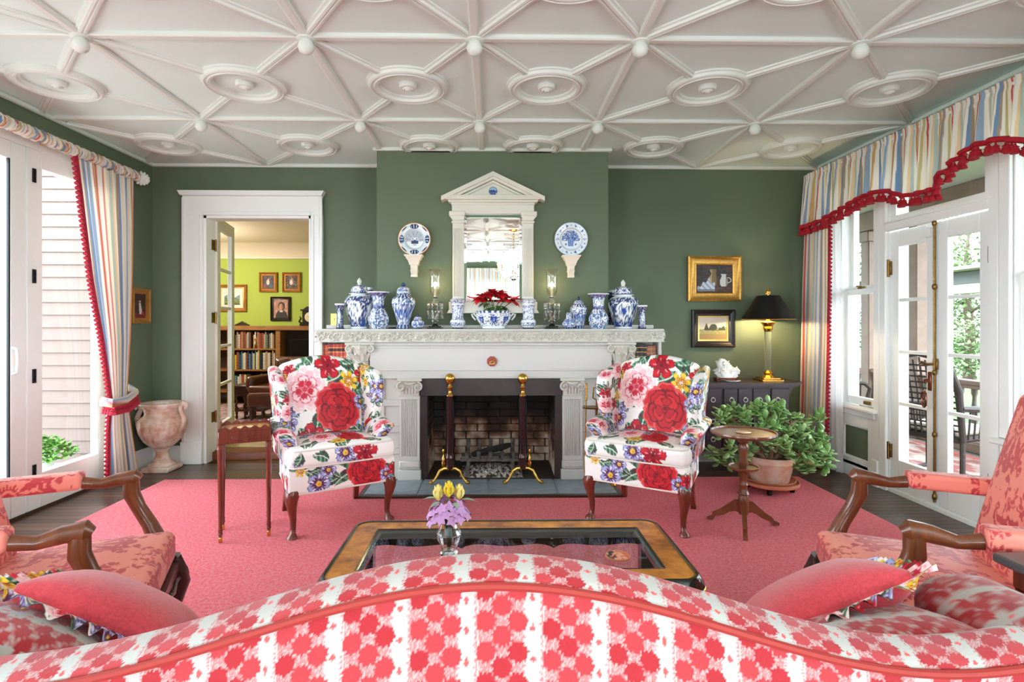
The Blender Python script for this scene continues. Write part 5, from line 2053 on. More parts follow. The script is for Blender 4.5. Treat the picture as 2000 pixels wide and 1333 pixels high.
        for z, o, r in ((.29, 0, .024), (.15, .012, .02), (0, .06, .016)):
            cx, cyy = s * (.245 + o * .2), .25 + o
            V += [(cx - r, cyy - r, z), (cx + r, cyy - r, z), (cx + r, cyy + r, z), (cx - r, cyy + r, z)]
        F = [(j * 4 + i, j * 4 + (i + 1) % 4, j * 4 + 4 + (i + 1) % 4, j * 4 + 4 + i) for j in range(2) for i in range(4)] + [(0, 1, 2, 3), (8, 9, 10, 11)]
        bl.add(V, F)
        obj(bl, 'leg', m_mahog, t)
    return t


def legs_pose(pts):
    P = [onz(x, y, RUGZ) for x, y in pts]   # FL FR BL BR
    c = sum(P, Vector()) / 4
    d = (P[1] - P[0]) + (P[3] - P[2])
    return c, math.atan2(d.y, d.x)


cL, aL = legs_pose([(582, 1052), (770, 1012), (544, 1003), (692, 979)])
cR, aR = legs_pose([(1146, 1010), (1322, 1045), (1228, 977), (1360, 999)])
print('WING', cL, math.degrees(aL), cR, math.degrees(aR))
wc = wing_chair()
wc['label'] = 'floral wing chair left of the fireplace next to the tall side table'
wc.location = (cL.x, cL.y, RUGZ)
wc.rotation_euler = (0, 0, aL)
dup(wc, (cR.x, cR.y, RUGZ), aR, 'floral wing chair right of the fireplace next to the tripod table')

# ================================================================ damask open armchairs
m_damask = M('coral_damask', attr=True, rough=.5, sheen=.2)
m_fruit = M('carved_fruitwood', (122, 66, 34), .3, var=(6, .4), stretch=(5, 5, 1), coat=.35)
m_darkwood = M('carved_dark_wood', (60, 30, 24), .35, var=(9, .4), coat=.3)


def armchair():
    t = thing('open_armchair', 'damask open armchair', 'chair', (0, 0, 0), 0, 'pair of coral damask armchairs beside the coffee table')

    def ds(P):
        x, y, z = P.T.copy()
        k = (y + .29) / .58
        cr = np.cos(np.clip(x / .31, -1, 1) * PI / 2) * np.cos(np.clip(y / .29, -1, 1) * PI / 2)
        return np.stack([x * (1.02 - .14 * k), y, z + .405 + .03 * cr * (z > 0)], 1)

    def psd(u, v, fid, Q):
        return damask(Q[:, 0] + .17, np.where(fid == 1, Q[:, 2] + .3, Q[:, 1] + .22) + np.where(fid == 0, Q[:, 2], 0))
    obj(softbox(.60, .58, .13, .035, .0045, ds, psd), 'seat', m_damask, t, recalc=False, ang=180)

    def db(P):
        x, y, z = P.T.copy()
        f = (z + .31) / .62
        z2 = z + .03 * f * np.cos(np.clip(x / .29, -1, 1) * PI / 2) ** .8
        pf_ = -.025 * np.cos(np.clip(x / .29, -1, 1) * PI / 2) * np.sin(PI * np.clip(f, 0, 1)) * (y < 0)
        return np.stack([x * (.90 + .06 * f), y + .255 + .17 * f + pf_, z2 + .77], 1)
    obj(softbox(.60, .085, .62, .036, .0045, db, lambda u, v, fid, Q: damask(np.where(fid == 0, Q[:, 1], Q[:, 0]) + .17, Q[:, 2] + .03)), 'backrest', m_damask, t, recalc=False, ang=180)
    # carved seat rail with scalloped front
    for s, nm in ((0, 'front'), (1, 'side'), (-1, 'side')):
        pts = []
        n = 26
        for i in range(n + 1):
            q = -1 + 2 * i / n
            pts.append((q * .30, .305 - .0 + .0 - (.035 + .045 * abs(q) ** 3 - .025 * math.cos(q * PI * 1.5) * (abs(q) < .33))))
        poly = [(-.30, .35)] + [(a, b) for a, b in pts] + [(.30, .35)]
        b = MB()
        if s == 0:
            b.prism(poly, -.305, -.272, 1)
            cv = MB()
            for q in (-1, 1):
                for i in range(7):
                    xx = q * (.05 + i * .035)
                    cv.lathe([(.001, -.012), (.012, 0), (.001, .012)], 8, (xx, -.307, .30 - .004 * i), sy=.5)
                cv.tube([(q * .02, -.308, .30), (q * .10, -.31, .285), (q * .17, -.31, .30), (q * .24, -.308, .285), (q * .28, -.306, .26)], [.005, .009, .006, .009, .006], 6)
            cv.lathe([(.001, -.02), (.02, -.006), (.024, .004), (.001, .02)], 10, (0, -.305, .295), sy=.6)
            b.add(cv.V, cv.F)
        else:
            b.prism([(a * .93, z) for a, z in poly], s * .295, s * .265, 0)
        obj(b, 'seat_rail', m_darkwood, t, label='carved dark front rail' if s == 0 else None)
    for s in (-1, 1):
        # cabriole front legs
        lg = MB()
        lg.tube([(s * .275, -.275, .36), (s * .285, -.29, .30), (s * .29, -.302, .25), (s * .28, -.285, .17), (s * .268, -.268, .09), (s * .272, -.282, .04), (s * .285, -.30, .02), (s * .285, -.30, .0)], [.036, .042, .042, .03, .021, .02, .028, .022], 10)
        lg.lathe([(.001, .23), (.014, .25), (.018, .275), (.01, .30), (.001, .31)], 8, (s * .30, -.325, 0), sy=.7)
        obj(lg, 'leg', m_darkwood, t)
        obj(MB().tube([(s * .235, .25, .38), (s * .24, .265, .2), (s * .25, .33, .0)], [.026, .024, .018], 8), 'leg', m_darkwood, t)
        # arm: post, carved wrist, padded rest
        ap = MB().tube([(s * .290, -.235, .36), (s * .298, -.222, .43), (s * .312, -.19, .50), (s * .322, -.15, .57), (s * .322, -.125, .63), (s * .318, -.125, .685)], [.034, .036, .030, .028, .032, .030], 10)
        for i in range(7):
            ap.lathe([(.001, -.010), (.011, 0), (.001, .010)], 7, (s * .3 + s * .003 * i, -.246 + .013 * i, .435 + .024 * i))
        ap.tube([(s * .316, -.155, .69), (s * .318, -.14, .70), (s * .318, -.085, .697), (s * .325, -.02, .683), (s * .325, .04, .693)], [.020, .034, .028, .021, .025], 10)
        ap.tube([(s * .325, .04, .693), (s * .32, .14, .70), (s * .30, .28, .71)], [.02, .018, .018], 8)
        obj(ap, 'arm_frame', m_fruit, t, label='carved fruitwood arm')

        def dp(P, s=s):
            x, y, z = P.T.copy()
            return np.stack([x + s * (.325 - .07 * (y + .14)), y + .185, z + .706], 1)
        obj(softbox(.082, .29, .066, .018, .005, dp, lambda u, v, fid, Q: damask(Q[:, 0] * 1.6 + Q[:, 2] + .1, Q[:, 1] * 1.2 + .13)), 'arm_pad', m_damask, t, recalc=False, ang=180)
    # back frame
    fr_ = MB().tube([(-.275, .26, .36), (-.272, .30, .5), (-.285, .40, .9), (-.26, .435, 1.05)], .02, 8).tube([(.275, .26, .36), (.272, .30, .5), (.285, .40, .9), (.26, .435, 1.05)], .02, 8)
    obj(fr_, 'back_frame', m_fruit, t)
    return t


def arm_pose(pf, pn, s):
    a, b = onz(*pf, .47), onz(*pn, .47)
    mid = (a + b) / 2
    d = (b - a) if s > 0 else (a - b)
    d.normalize()
    # local +x direction = d ; facing -y
    ang = math.atan2(d.y, d.x)
    back = Vector((-math.sin(ang), math.cos(ang), 0))
    c = mid + back * .30
    return c, ang


cA, aA = arm_pose((350, 1040), (290, 1168), -1)
cB, aB = arm_pose((1588, 1040), (1652, 1165), 1)
print('ARM', cA, math.degrees(aA), cB, math.degrees(aB))
ac = armchair()
ac['label'] = 'coral damask armchair with carved wooden arms by the left glass doors'
ac.location = (cA.x, cA.y, RUGZ)
ac.rotation_euler = (0, 0, aA)
dup(ac, (cB.x, cB.y, RUGZ), aB, 'coral damask armchair with carved wooden arms by the right french doors')

# ================================================================ coffee table
m_burl = M('walnut_burl', (222, 148, 60), .28, var=(11, .6), coat=.12, col2=(140, 78, 28))
m_ebony = M('black_lacquer', (24, 18, 16), .12, coat=.6)
TZ = .43
bl_, br_ = onz(700, 1017, TZ), onz(1278, 1012, TZ)
lf, rf = onz(617, 1125, TZ), onz(1375, 1120, TZ)
TX0, TX1 = (lf.x + onz(681, 1040, TZ).x) / 2, (rf.x + onz(1300, 1035, TZ).x) / 2
TY1, TY0 = (bl_.y + br_.y) / 2, onz(990, 1143, TZ).y
print('TABLE', TX0, TX1, TY0, TY1)
tcx, tcy = (TX0 + TX1) / 2, (TY0 + TY1) / 2
ct = thing('coffee_table', 'low walnut burl coffee table with inset glass top and black lacquer edge', 'coffee table', (tcx, tcy, RUGZ))
hw, hh_ = (TX1 - TX0) / 2, (TY1 - TY0) / 2


def rrect(w_, h_, r, n=6):
    out = []
    for cx, cyy, a0 in ((w_ - r, h_ - r, 0), (-w_ + r, h_ - r, PI / 2), (-w_ + r, -h_ + r, PI), (w_ - r, -h_ + r, 3 * PI / 2)):
        for k in range(n + 1):
            a = a0 + PI / 2 * k / n
            out.append((cx + r * math.cos(a), cyy + r * math.sin(a)))
    return out


def loop_band(mb, rings):
    """rings: list of (outline, z)"""
    n = len(rings[0][0])
    V = [(x, y, z) for o, z in rings for x, y in o]
    F = []
    for j in range(len(rings) - 1):
        for i in range(n):
            F.append((j * n + i, j * n + (i + 1) % n, (j + 1) * n + (i + 1) % n, (j + 1) * n + i))
    return mb.add(V, F)


tz = TZ - RUGZ
ro = [(.0, -.05), (.006, -.035), (.0, -.02), (-.006, -.012), (-.01, -.003), (-.018, .004), (-.026, .004), (-.031, -.002), (-.03, -.05)]
m = MB()
rr0 = .085
loop_band(m, [(rrect(hw + o, hh_ + o, rr0 + o), tz + z) for o, z in ro])
obj(m, 'table_edge', m_ebony, ct, ang=25)
m = MB()
for o in (-.03, -.0365):
    pass
loop_band(m, [(rrect(hw - .0285, hh_ - .0285, rr0 - .0285), tz - .002), (rrect(hw - .0285, hh_ - .0285, rr0 - .0285), tz + .001), (rrect(hw - .034, hh_ - .034, rr0 - .034), tz + .001), (rrect(hw - .034, hh_ - .034, rr0 - .034), tz - .002)])
loop_band(m, [(rrect(hw + .003, hh_ + .003, rr0 + .003), tz - .044), (rrect(hw + .008, hh_ + .008, rr0 + .008), tz - .041), (rrect(hw + .003, hh_ + .003, rr0 + .003), tz - .038)])
obj(m, 'gold_line', M('gold_line', (206, 160, 76), .25, 1.0), ct)
iw, ih = hw - .125, hh_ - .115
m = MB()
loop_band(m, [(rrect(hw - .03, hh_ - .03, rr0 - .03), tz - .03), (rrect(hw - .033, hh_ - .033, rr0 - .033), tz), (rrect(iw, ih, .006), tz), (rrect(iw, ih, .006), tz - .03)])
obj(m, 'burl_border', m_burl, ct, ang=25)
m = MB()
loop_band(m, [(rrect(iw, ih, .006), tz - .03), (rrect(iw, ih, .006), tz + .0012), (rrect(iw - .012, ih - .012, .004), tz - .002), (rrect(iw - .022, ih - .022, .004), tz - .012), (rrect(iw - .022, ih - .022, .004), tz - .03)])
obj(m, 'glass_rebate', m_ebony, ct, ang=25)
m_tableglass = glass_mat('table_glass', (.86, .91, .89), .8)
obj(MB().box(-iw + .013, -ih + .013, tz - .010, iw - .013, ih - .013, tz - .0015, .002), 'glass_top', m_tableglass, ct)
# scalloped aprons
for s in (-1, 1):
    pts = []
    W_ = hw - .07
    n = 60
    for i in range(n + 1):
        q = -1 + 2 * i / n
        z = -.135 + .05 * abs(math.cos(q * PI * 1.5)) ** .8 - .02 * math.cos(q * PI * 3)
        pts.append((q * W_, tz + z))
    poly = [(-W_, tz - .045)] + pts + [(W_, tz - .045)]
    obj(MB().prism(poly, s * (hh_ - .055), s * (hh_ - .03), 1), 'apron', m_ebony, ct)
    pts = []
    W2_ = hh_ - .05
    for i in range(31):
        q = -1 + 2 * i / 30
        pts.append((q * W2_, tz - .125 + .05 * math.cos(q * PI / 2)))
    obj(MB().prism([(-W2_, tz - .045)] + pts + [(W2_, tz - .045)], s * (hw - .055), s * (hw - .03), 0), 'apron', m_ebony, ct)
    gl_ = MB()
    for i in range(9):
        q = -.8 + .2 * i
        gl_.tube([(q * W_ - .03, s * (hh_ - .028), tz - .085), (q * W_, s * (hh_ - .027), tz - .075), (q * W_ + .03, s * (hh_ - .028), tz - .085)], .003, 5)
    obj(gl_, 'gilt_ornament', M('chinoiserie_gilt', (170, 124, 60), .35, .9), ct)
    for q in (-1, 1):
        lg = MB().box(q * (hw - .10), s * (hh_ - .10), 0, q * (hw - .03), s * (hh_ - .03), tz - .045, .008)
        lg.box(q * (hw - .105), s * (hh_ - .105), 0, q * (hw - .025), s * (hh_ - .025), .04, .008)
        obj(lg, 'leg', m_ebony, ct)
# coaster on the glass
cp_ = onz(1207, 1087, TZ - .001)


def coaster(u, v):
    C = np.tile(lin((214, 110, 80)), (len(u), 1))
    r = np.hypot(u, v)
    put(C, vnoise(u * 90, v * 90, 3) > .55, (232, 170, 140))
    put(C, (u < -.01) & (vnoise(u * 70, v * 70, 8) > .45), (60, 60, 62))
    put(C, r > .044, (196, 128, 90))
    return C


T_, A_ = np.meshgrid(np.linspace(.001, 1, 24), np.linspace(0, 2 * PI, 48, endpoint=False), indexing='ij')
Pc = np.stack([.05 * T_ * np.cos(A_), .05 * T_ * np.sin(A_), .006 - .001 * T_], -1)
mb = MB().grid(Pc, closeu=True, C=coaster(Pc[..., 0].ravel(), Pc[..., 1].ravel()))
rim = Pc[-1:].copy()
rim[..., 2] = 0
mb.V += rim.reshape(-1, 3).tolist()
mb.C += [tuple(lin((196, 128, 90)))] * 48
n0 = len(mb.V) - 48
for i in range(48):
    mb.F.append((n0 - 48 + i, n0 - 48 + (i + 1) % 48, n0 + (i + 1) % 48, n0 + i))
co = obj(mb, 'coaster', M('printed_coaster', attr=True, rough=.4), label='round orange and black coaster on the coffee table glass', cat='coaster', recalc=False)
co.location = (cp_.x, cp_.y, TZ - .0015)

# vase of flowers on the table
vp = onz(877, 1083, TZ)
fv = thing('glass_vase', 'small cut glass vase holding spring flowers on the coffee table', 'vase', (vp.x, vp.y, TZ - .0005))
vs = [(.034, 0), (.036, .01), (.030, .02), (.036, .04), (.050, .07), (.051, .085), (.038, .11), (.033, .125), (.038, .15), (.042, .156)]
obj(MB().lathe(vs + [(r - .0035, z + .0) for r, z in vs[:1:-1]] + [(.001, .03)], 16), 'vase_glass', M('pressed_glass', (250, 252, 250), .03, trans=1.0, ior=1.45), fv, ang=12)
bq = thing('flower_bouquet', 'bunch of yellow tulips and mauve azaleas standing in the small glass vase', 'flowers', (vp.x, vp.y, TZ + .03))
m_yel = M('yellow_petal', (246, 214, 60), .5, var=(30, .15))
m_pyel = M('pale_yellow_petal', (250, 232, 140), .5, var=(30, .12))
m_mauve = M('mauve_petal', (222, 168, 222), .5, var=(30, .2))
m_stem = M('flower_stem', (92, 130, 64), .5)
pet = {}
for nm, mt in (('y', m_yel), ('p', m_pyel)):
    pet[nm] = leafmesh(.058, .022, -.35, 'petal', mt, fold=.6)
azp = leafmesh(.025, .0095, .35, 'petal', m_mauve, fold=.2)
frn = random.Random(11)
for x, y, z, k in ((0, -.01, .235, 'y'), (-.045, .01, .215, 'p'), (.04, .015, .215, 'p'), (-.005, .03, .22, 'y')):
    f = inst('tulip_bloom', mesh_of(MB().lathe([(.001, -.002), (.012, .006), (.010, .02), (.001, .03)], 8), 'tulip_core', m_yel), bq, (x, y, z - .03))
    for q in range(6):
        a = 2 * PI * q / 6
        inst('petal', pet[k], f, (.006 * -math.sin(a), .006 * math.cos(a), 0), (1.1 + .12 * (q % 2), 0, a), (1, 1, 1))
    obj(MB().tube([(x * .1, y * .1, 0), (x * .3, y * .3, .1), (x, y, z - .03)], .003, 6), 'stem', m_stem, bq)
for i in range(34):
    a = 2.4 * i
    rr_ = .03 + .055 * math.sqrt(i / 34)
    x, y, z = rr_ * math.cos(a), rr_ * .8 * math.sin(a), .185 - .075 * (i / 34) + frn.uniform(-.012, .012)
    f = inst('azalea_bloom', mesh_of(MB().lathe([(.001, -.014), (.004, -.004), (.006, .002), (.001, .004)], 8), 'azalea_core', m_mauve), bq, (x, y, z), (.9 * math.sin(a) * -1, .9 * math.cos(a), 0))
    for q in range(5):
        b = 2 * PI * q / 5 + frn.uniform(-.2, .2)
        inst('petal', azp, f, (0, 0, 0), (.35, 0, b), (1, 1, 1))
    obj(MB().tube([(x * .08, y * .08, .01), (x * .25, y * .25, .1), (x, y, z - .01)], .002, 5), 'stem', m_stem, bq)
gl3 = leafmesh(.06, .012, .3, 'leaf', M('grey_leaf', (150, 170, 150), .5))
for k in range(6):
    a = 2 * PI * k / 6 + .4
    inst('leaf', gl3, bq, (.05 * -math.sin(a), .05 * math.cos(a), .19), (.2, 0, a))

# ================================================================ tall side table
P = [onz(436, 1061, RUGZ), onz(532, 1046, RUGZ), onz(427, 1036, RUGZ), onz(520, 1024, RUGZ)]
c = sum(P, Vector()) / 4
d = (P[1] - P[0]) + (P[3] - P[2])
a0 = math.atan2(d.y, d.x)
wx = ((P[1] - P[0]).length + (P[3] - P[2]).length) / 4
wy = ((P[2] - P[0]).length + (P[3] - P[1]).length) / 4
print('SIDE', c, math.degrees(a0), wx, wy)
stb = thing('side_table', 'tall slender mahogany tray table beside the left floral chair', 'side table', (c.x, c.y, RUGZ), a0)
wx, wy = wx * .97, max(wy * .97, .11)
H = .675
obj(MB().box(-wx - .012, -wy - .012, H - .075, wx + .012, wy + .012, H, .003), 'table_box', m_mahog, stb)
m_inlay = M('satinwood_inlay', (186, 124, 66), .25, var=(10, .3), coat=.4)
obj(MB().box(-wx, -wy, H, wx, wy, H + .003), 'table_top', m_inlay, stb, label='inlaid satinwood top')
obj(MB().lathe([(.001, .0), (.05, .0), (.05, .0012), (.001, .0012)], 24, (0, 0, H + .003), sy=.7), 'oval_inlay', M('pale_inlay', (226, 206, 160), .3), stb)
for ax, s in ((0, -1), (0, 1), (1, -1), (1, 1)):
    L = wx + .012 if ax == 0 else wy + .012
    pts = [(q * L, H + .022 + .008 * math.cos(q * L / .028 * PI)) for q in np.linspace(-1, 1, 60)]
    poly = [(-L, H)] + pts + [(L, H)]
    if ax == 0:
        b = MB().prism(poly, s * (wy + .012), s * (wy + .004), 1)
    else:
        b = MB().prism(poly, s * (wx + .012), s * (wx + .004), 0)
    obj(b, 'tray_gallery', m_mahog, stb, label='wavy tray edge')
dw_ = obj(MB().box(-wx * .55, -wy - .016, H - .055, wx * .62, -wy - .011, H - .03, .002), 'drawer', m_mahog, stb)
obj(MB().tube([(wx * .02 + .012 * math.cos(q), -wy - .019, H - .045 + .012 * math.sin(q)) for q in np.linspace(0, 2 * PI, 13)[:-1]], .0025, 5, closed=True), 'drawer_pull', m_brass, dw_)
for sx_ in (-1, 1):
    for sy_ in (-1, 1):
        lg = MB().lathe([(.008, .0), (.010, .012), (.008, .03), (.011, .045), (.015, .055), (.011, .065), (.014, .075), (.011, .09), (.014, .3), (.0175, .56), (.02, .575), (.016, .585), (.02, .60)], 12, (sx_ * wx, sy_ * wy, 0))
        l = obj(lg, 'leg', m_mahog, stb)
        obj(MB().lathe([(.009, 0), (.011, .008), (.011, .03), (.009, .034)], 10, (sx_ * wx, sy_ * wy, 0)), 'caster_cap', m_brass, l)

# ================================================================ tripod table
m_walnut = M('walnut', (124, 68, 40), .28, var=(7, .4), stretch=(5, 5, 1), coat=.4)
feet = [onz(1456, 1056, RUGZ), onz(1384, 1014, RUGZ), onz(1518, 1026, RUGZ)]
c = sum(feet, Vector()) / 3
tt_ = thing('tripod_table', 'round tripod pedestal table with small lower shelf beside the right floral chair', 'side table', (c.x, c.y, RUGZ))
tz = at(1449, 845, c.y).z - RUGZ
obj(MB().lathe([(.001, tz - .022), (.17, tz - .022), (.195, tz - .014), (.205, tz - .002), (.203, tz + .008), (.196, tz + .008), (.192, tz - .002), (.001, tz - .002)], 40), 'table_top', m_walnut, tt_)
z2 = at(1449, 913, c.y).z - RUGZ
obj(MB().lathe([(.001, z2 - .014), (.08, z2 - .014), (.095, z2 - .004), (.096, z2 + .008), (.09, z2 + .008), (.087, z2), (.001, z2)], 30), 'lower_shelf', m_walnut, tt_)
pr_ = [(.028, .09), (.034, .11), (.034, .2), (.028, .215), (.038, .225), (.03, .24), (.022, .26), (.03, .285), (.022, .30), (.024, .33), (.036, .37), (.024, z2 - .015),
       (.024, z2 + .0), (.032, z2 + .02), (.024, z2 + .05), (.026, z2 + .09), (.036, z2 + .13), (.024, z2 + .155), (.034, z2 + .165), (.036, tz - .03), (.038, tz - .02)]
obj(MB().lathe(pr_, 20), 'pedestal', m_walnut, tt_)
for f in feet:
    d = Vector((f.x - c.x, f.y - c.y, 0))
    L = d.length
    d.normalize()
    n_ = Vector((-d.y, d.x, 0))
    prof = [(.025, .10), (.025, .175), (.06, .17), (.10, .135), (.16, .085), (.20, .06), (L - .03, .034), (L + .005, .018), (L + .008, .0), (L - .03, .004), (.19, .032), (.13, .055), (.08, .09), (.05, .10)]
    V = []
    for sgn in (-1, 1):
        for r, z in prof:
            V.append(tuple(d * r + n_ * (.0135 * sgn) + Vector((0, 0, z))))
    n = len(prof)
    F = [(i, (i + 1) % n, n + (i + 1) % n, n + i) for i in range(n)] + [tuple(range(n))[::-1], tuple(range(n, 2 * n))]
    obj(MB().add(V, F), 'leg', m_walnut, tt_)
obj(MB().lathe([(.001, 0), (.045, 0), (.05, .004), (.048, .005), (.001, .003)], 28).move((c.x, c.y, RUGZ + tz - .002)), 'small_coaster', M('pale_coaster', (214, 176, 150), .3), label='pale round coaster on the tripod table top', cat='coaster', world=True)

# ================================================================ potted jade plant
pc_ = at(1503, 945, 4.32)
POTX, POTY = pc_.x, 4.32
cad = thing('plant_caddy', 'round terracotta tray on black casters under the potted jade plant', 'plant stand', (POTX, POTY, RUGZ))
m_terra = M('weathered_terracotta', (206, 150, 120), .8, var=(7, .35), col2=(226, 206, 188), bump=(30, .1))
m_terra2 = M('terracotta', (206, 128, 98), .7, var=(9, .2))
obj(MB().lathe([(.001, .052), (.20, .052), (.215, .062), (.218, .082), (.21, .085), (.20, .07), (.001, .066)], 36), 'caddy_tray', m_terra2, cad)
for k in range(4):
    a = PI / 4 + k * PI / 2 + .3
    obj(MB().box(-.014, -.02, .03, .014, .02, .053, .003).tube([(-.011, 0, .02), (.011, 0, .02)], .02, 12).move((.16 * math.cos(a), .16 * math.sin(a), 0)), 'caster', m_black, cad)
sau = obj(MB().lathe([(.001, 0), (.17, 0), (.19, .02), (.195, .032), (.187, .034), (.175, .014), (.001, .01)], 36).move((POTX, POTY, RUGZ + .068)), 'pot_saucer', m_terra2, label='terracotta saucer under the jade plant pot on its caddy', cat='saucer', world=True)
POTZ = RUGZ + .079
jp = thing('jade_plant', 'bushy jade plant in a weathered terracotta pot by the striped curtain', 'plant', (POTX, POTY, POTZ))
prf = [(.001, 0), (.135, 0), (.14, .005), (.178, .155), (.192, .158), (.198, .20), (.196, .206), (.182, .206), (.178, .17), (.001, .165)]
obj(MB().lathe(prf, 36), 'plant_pot', m_terra, jp)
obj(MB().lathe([(.001, .185), (.10, .186), (.18, .178)], 24, cap=False), 'potting_soil', M('dry_soil', (96, 74, 58), .95, bump=(40, .5, .01)), jp)
m_trunk = M('jade_trunk', (150, 112, 86), .8, var=(20, .3), bump=(25, .3))
m_jade = M('jade_leaf', (134, 178, 100), .3, var=(14, .3), coat=.3)
m_jade2 = M('pale_jade_leaf', (164, 198, 128), .3, var=(14, .25), coat=.3)


def fatleaf(mt):
    b = MB()
    pr = [(0.001, 0), (.006, .006), (.013, .02), (.016, .034), (.012, .046), (.001, .053)]
    b.lathe(pr, 8, sy=.35)
    b.V = [(x, y + 3.5 * z * z, z) for x, y, z in b.V]
    return mesh_of(b, 'leaf', mt, 180)


fl_ = [fatleaf(m_jade), fatleaf(m_jade2)]
jr = random.Random(21)
tips = []
tr = MB()
zl, zr_ = at(1400, 850, POTY), at(1615, 850, POTY)


def pt(px, py, dy):
    p = at(px, py, POTY + dy)
    return Vector((p.x - POTX, dy, p.z - POTZ))


mains = [((1470, 850), -.05), ((1430, 812), .02), ((1500, 800), .06), ((1545, 820), -.04), ((1580, 850), .05), ((1425, 880), -.08), ((1590, 880), -.06), ((1560, 880), -.12), ((1510, 840), -.10)]
base = Vector((0, 0, .17))
sub = [(-30, -16), (0, -30), (26, -12), (-8, 10), (20, 14)]
for (px, py), dy in mains:
    e = pt(px, py + 10, dy)
    q = Vector((e.x * .35, e.y * .4, .17 + max(.06, (e.z - .17) * .45)))
    st_ = Vector((e.x * .12, e.y * .2, .165))
    tr.tube([st_, st_ * .4 + q * .6 + Vector((0, 0, .01)), q, (q + e) / 2 + Vector((0, 0, .02)), e], [.020, .016, .012, .008, .005], 8)
    for sx__, sy__ in sub:
        t_ = pt(px + sx__ * jr.uniform(.7, 1.1), py + 12 + .8 * sy__ * jr.uniform(.7, 1.2), dy + jr.uniform(-.1, .1))
        tr.tube([e, (e + t_) / 2 + Vector((0, 0, .012)), t_], [.005, .004, .003], 6)
        tips.append(t_)
# drooping edges
for px, py, dy in ((1402, 842, -.02), (1408, 895, -.06), (1605, 905, -.02), (1612, 880, .02), (1440, 910, -.14), (1575, 912, -.12), (1598, 815, .06), (1412, 800, .0), (1450, 800, .05), (1480, 797, .06), (1525, 799, .02)):
    t_ = pt(px, py, dy)
    best = min(tips, key=lambda v: (v - t_).length)
    tr.tube([best, (best + t_) / 2 + Vector((0, 0, .01)), t_], [.006, .005, .004], 6)
    tips.append(t_)
obj(tr, 'trunk_and_branches', m_trunk, jp)
allv = []
for t_ in tips:
    n = 15
    for k in range(n):
        az = k * 2.4 + jr.uniform(-.3, .3)
        el = jr.uniform(-.5, 1.1) - (.3 if k > 7 else 0)
        off = Vector((0, 0, -.05 * (k / n))) + Vector((jr.uniform(-.012, .012), jr.uniform(-.012, .012), jr.uniform(-.01, .012)))
        allv.append((t_ + off, az, el, jr.uniform(1.15, 1.7), jr.choice((0, 0, 1))))
allv.sort(key=lambda v: v[0].y)
rest = MB()
for i, (p, az, el, sc, w_) in enumerate(allv):
    rot = (PI / 2 - el, 0, az)
    if i < 295:
        inst('leaf', fl_[w_], jp, p, rot, (sc,) * 3)
    else:
        mt = Matrix.Translation(p) @ Matrix.Rotation(az, 4, 'Z') @ Matrix.Rotation(PI / 2 - el, 4, 'X') @ Matrix.Scale(sc, 4)
        me = fl_[0]
        rest.add([tuple(mt @ v.co) for v in me.vertices], [tuple(f.vertices) for f in me.polygons])
obj(rest, 'leaf_mass', m_jade, jp, kind='stuff', recalc=False, ang=180)

# ================================================================ apothecary chest
m_chest = M('black_chest_lacquer', (74, 58, 64), .42, var=(6, .35), stretch=(1, 8, 8), coat=.25)
CY = 4.87
ch = thing('apothecary_chest', 'dark many-drawered altar chest with flared top ends under the two pictures', 'chest', ((at(1560, 745, CY).x + 1.52) / 2, CY, 0))
cx0, cx1 = 1.60, at(1541, 800, CY).x
ctz = at(1500, 748, CY).z
b = MB().box(cx0, CY, .20, cx1, YB - .04, ctz - .03, .004)
obj(b, 'chest_body', m_chest, ch, world=True)
tx1 = at(1562, 745, CY).x
obj(MB().prism([(cx0 - .1, ctz - .035), (cx1 + .04, ctz - .035), (tx1 - .03, ctz - .028), (tx1, ctz - .005), (tx1 + .005, ctz + .012), (tx1 - .012, ctz + .01), (tx1 - .05, ctz), (cx0 - .06, ctz), (cx0 - .115, ctz + .012), (cx0 - .12, ctz)], CY - .03, YB - .03, 1), 'chest_top', m_chest, ch, world=True)
for x in (cx0 + .03, cx1 - .03):
    for y in (CY + .03, YB - .08):
        obj(MB().box(x - .028, y - .028, 0, x + .028, y + .028, .20, .004), 'leg', m_chest, ch, world=True)
ap = [(cx0, .205)] + [(cx0 + (cx1 - cx0) * q, .13 + .06 * math.sin(PI * q) ** .5 + .02 * math.cos(q * 6 * PI)) for q in np.linspace(.0, 1, 41)] + [(cx1, .205)]
obj(MB().prism(ap, CY + .003, CY + .02, 1), 'chest_apron', m_chest, ch, world=True)
obj(MB().prism([(cx1, ctz - .035), (cx1 + .055, ctz - .035), (cx1, ctz - .16)], CY + .02, CY + .04, 1), 'corner_bracket', m_chest, ch, world=True)


def kx(px):
    return at(px, 775, CY).x


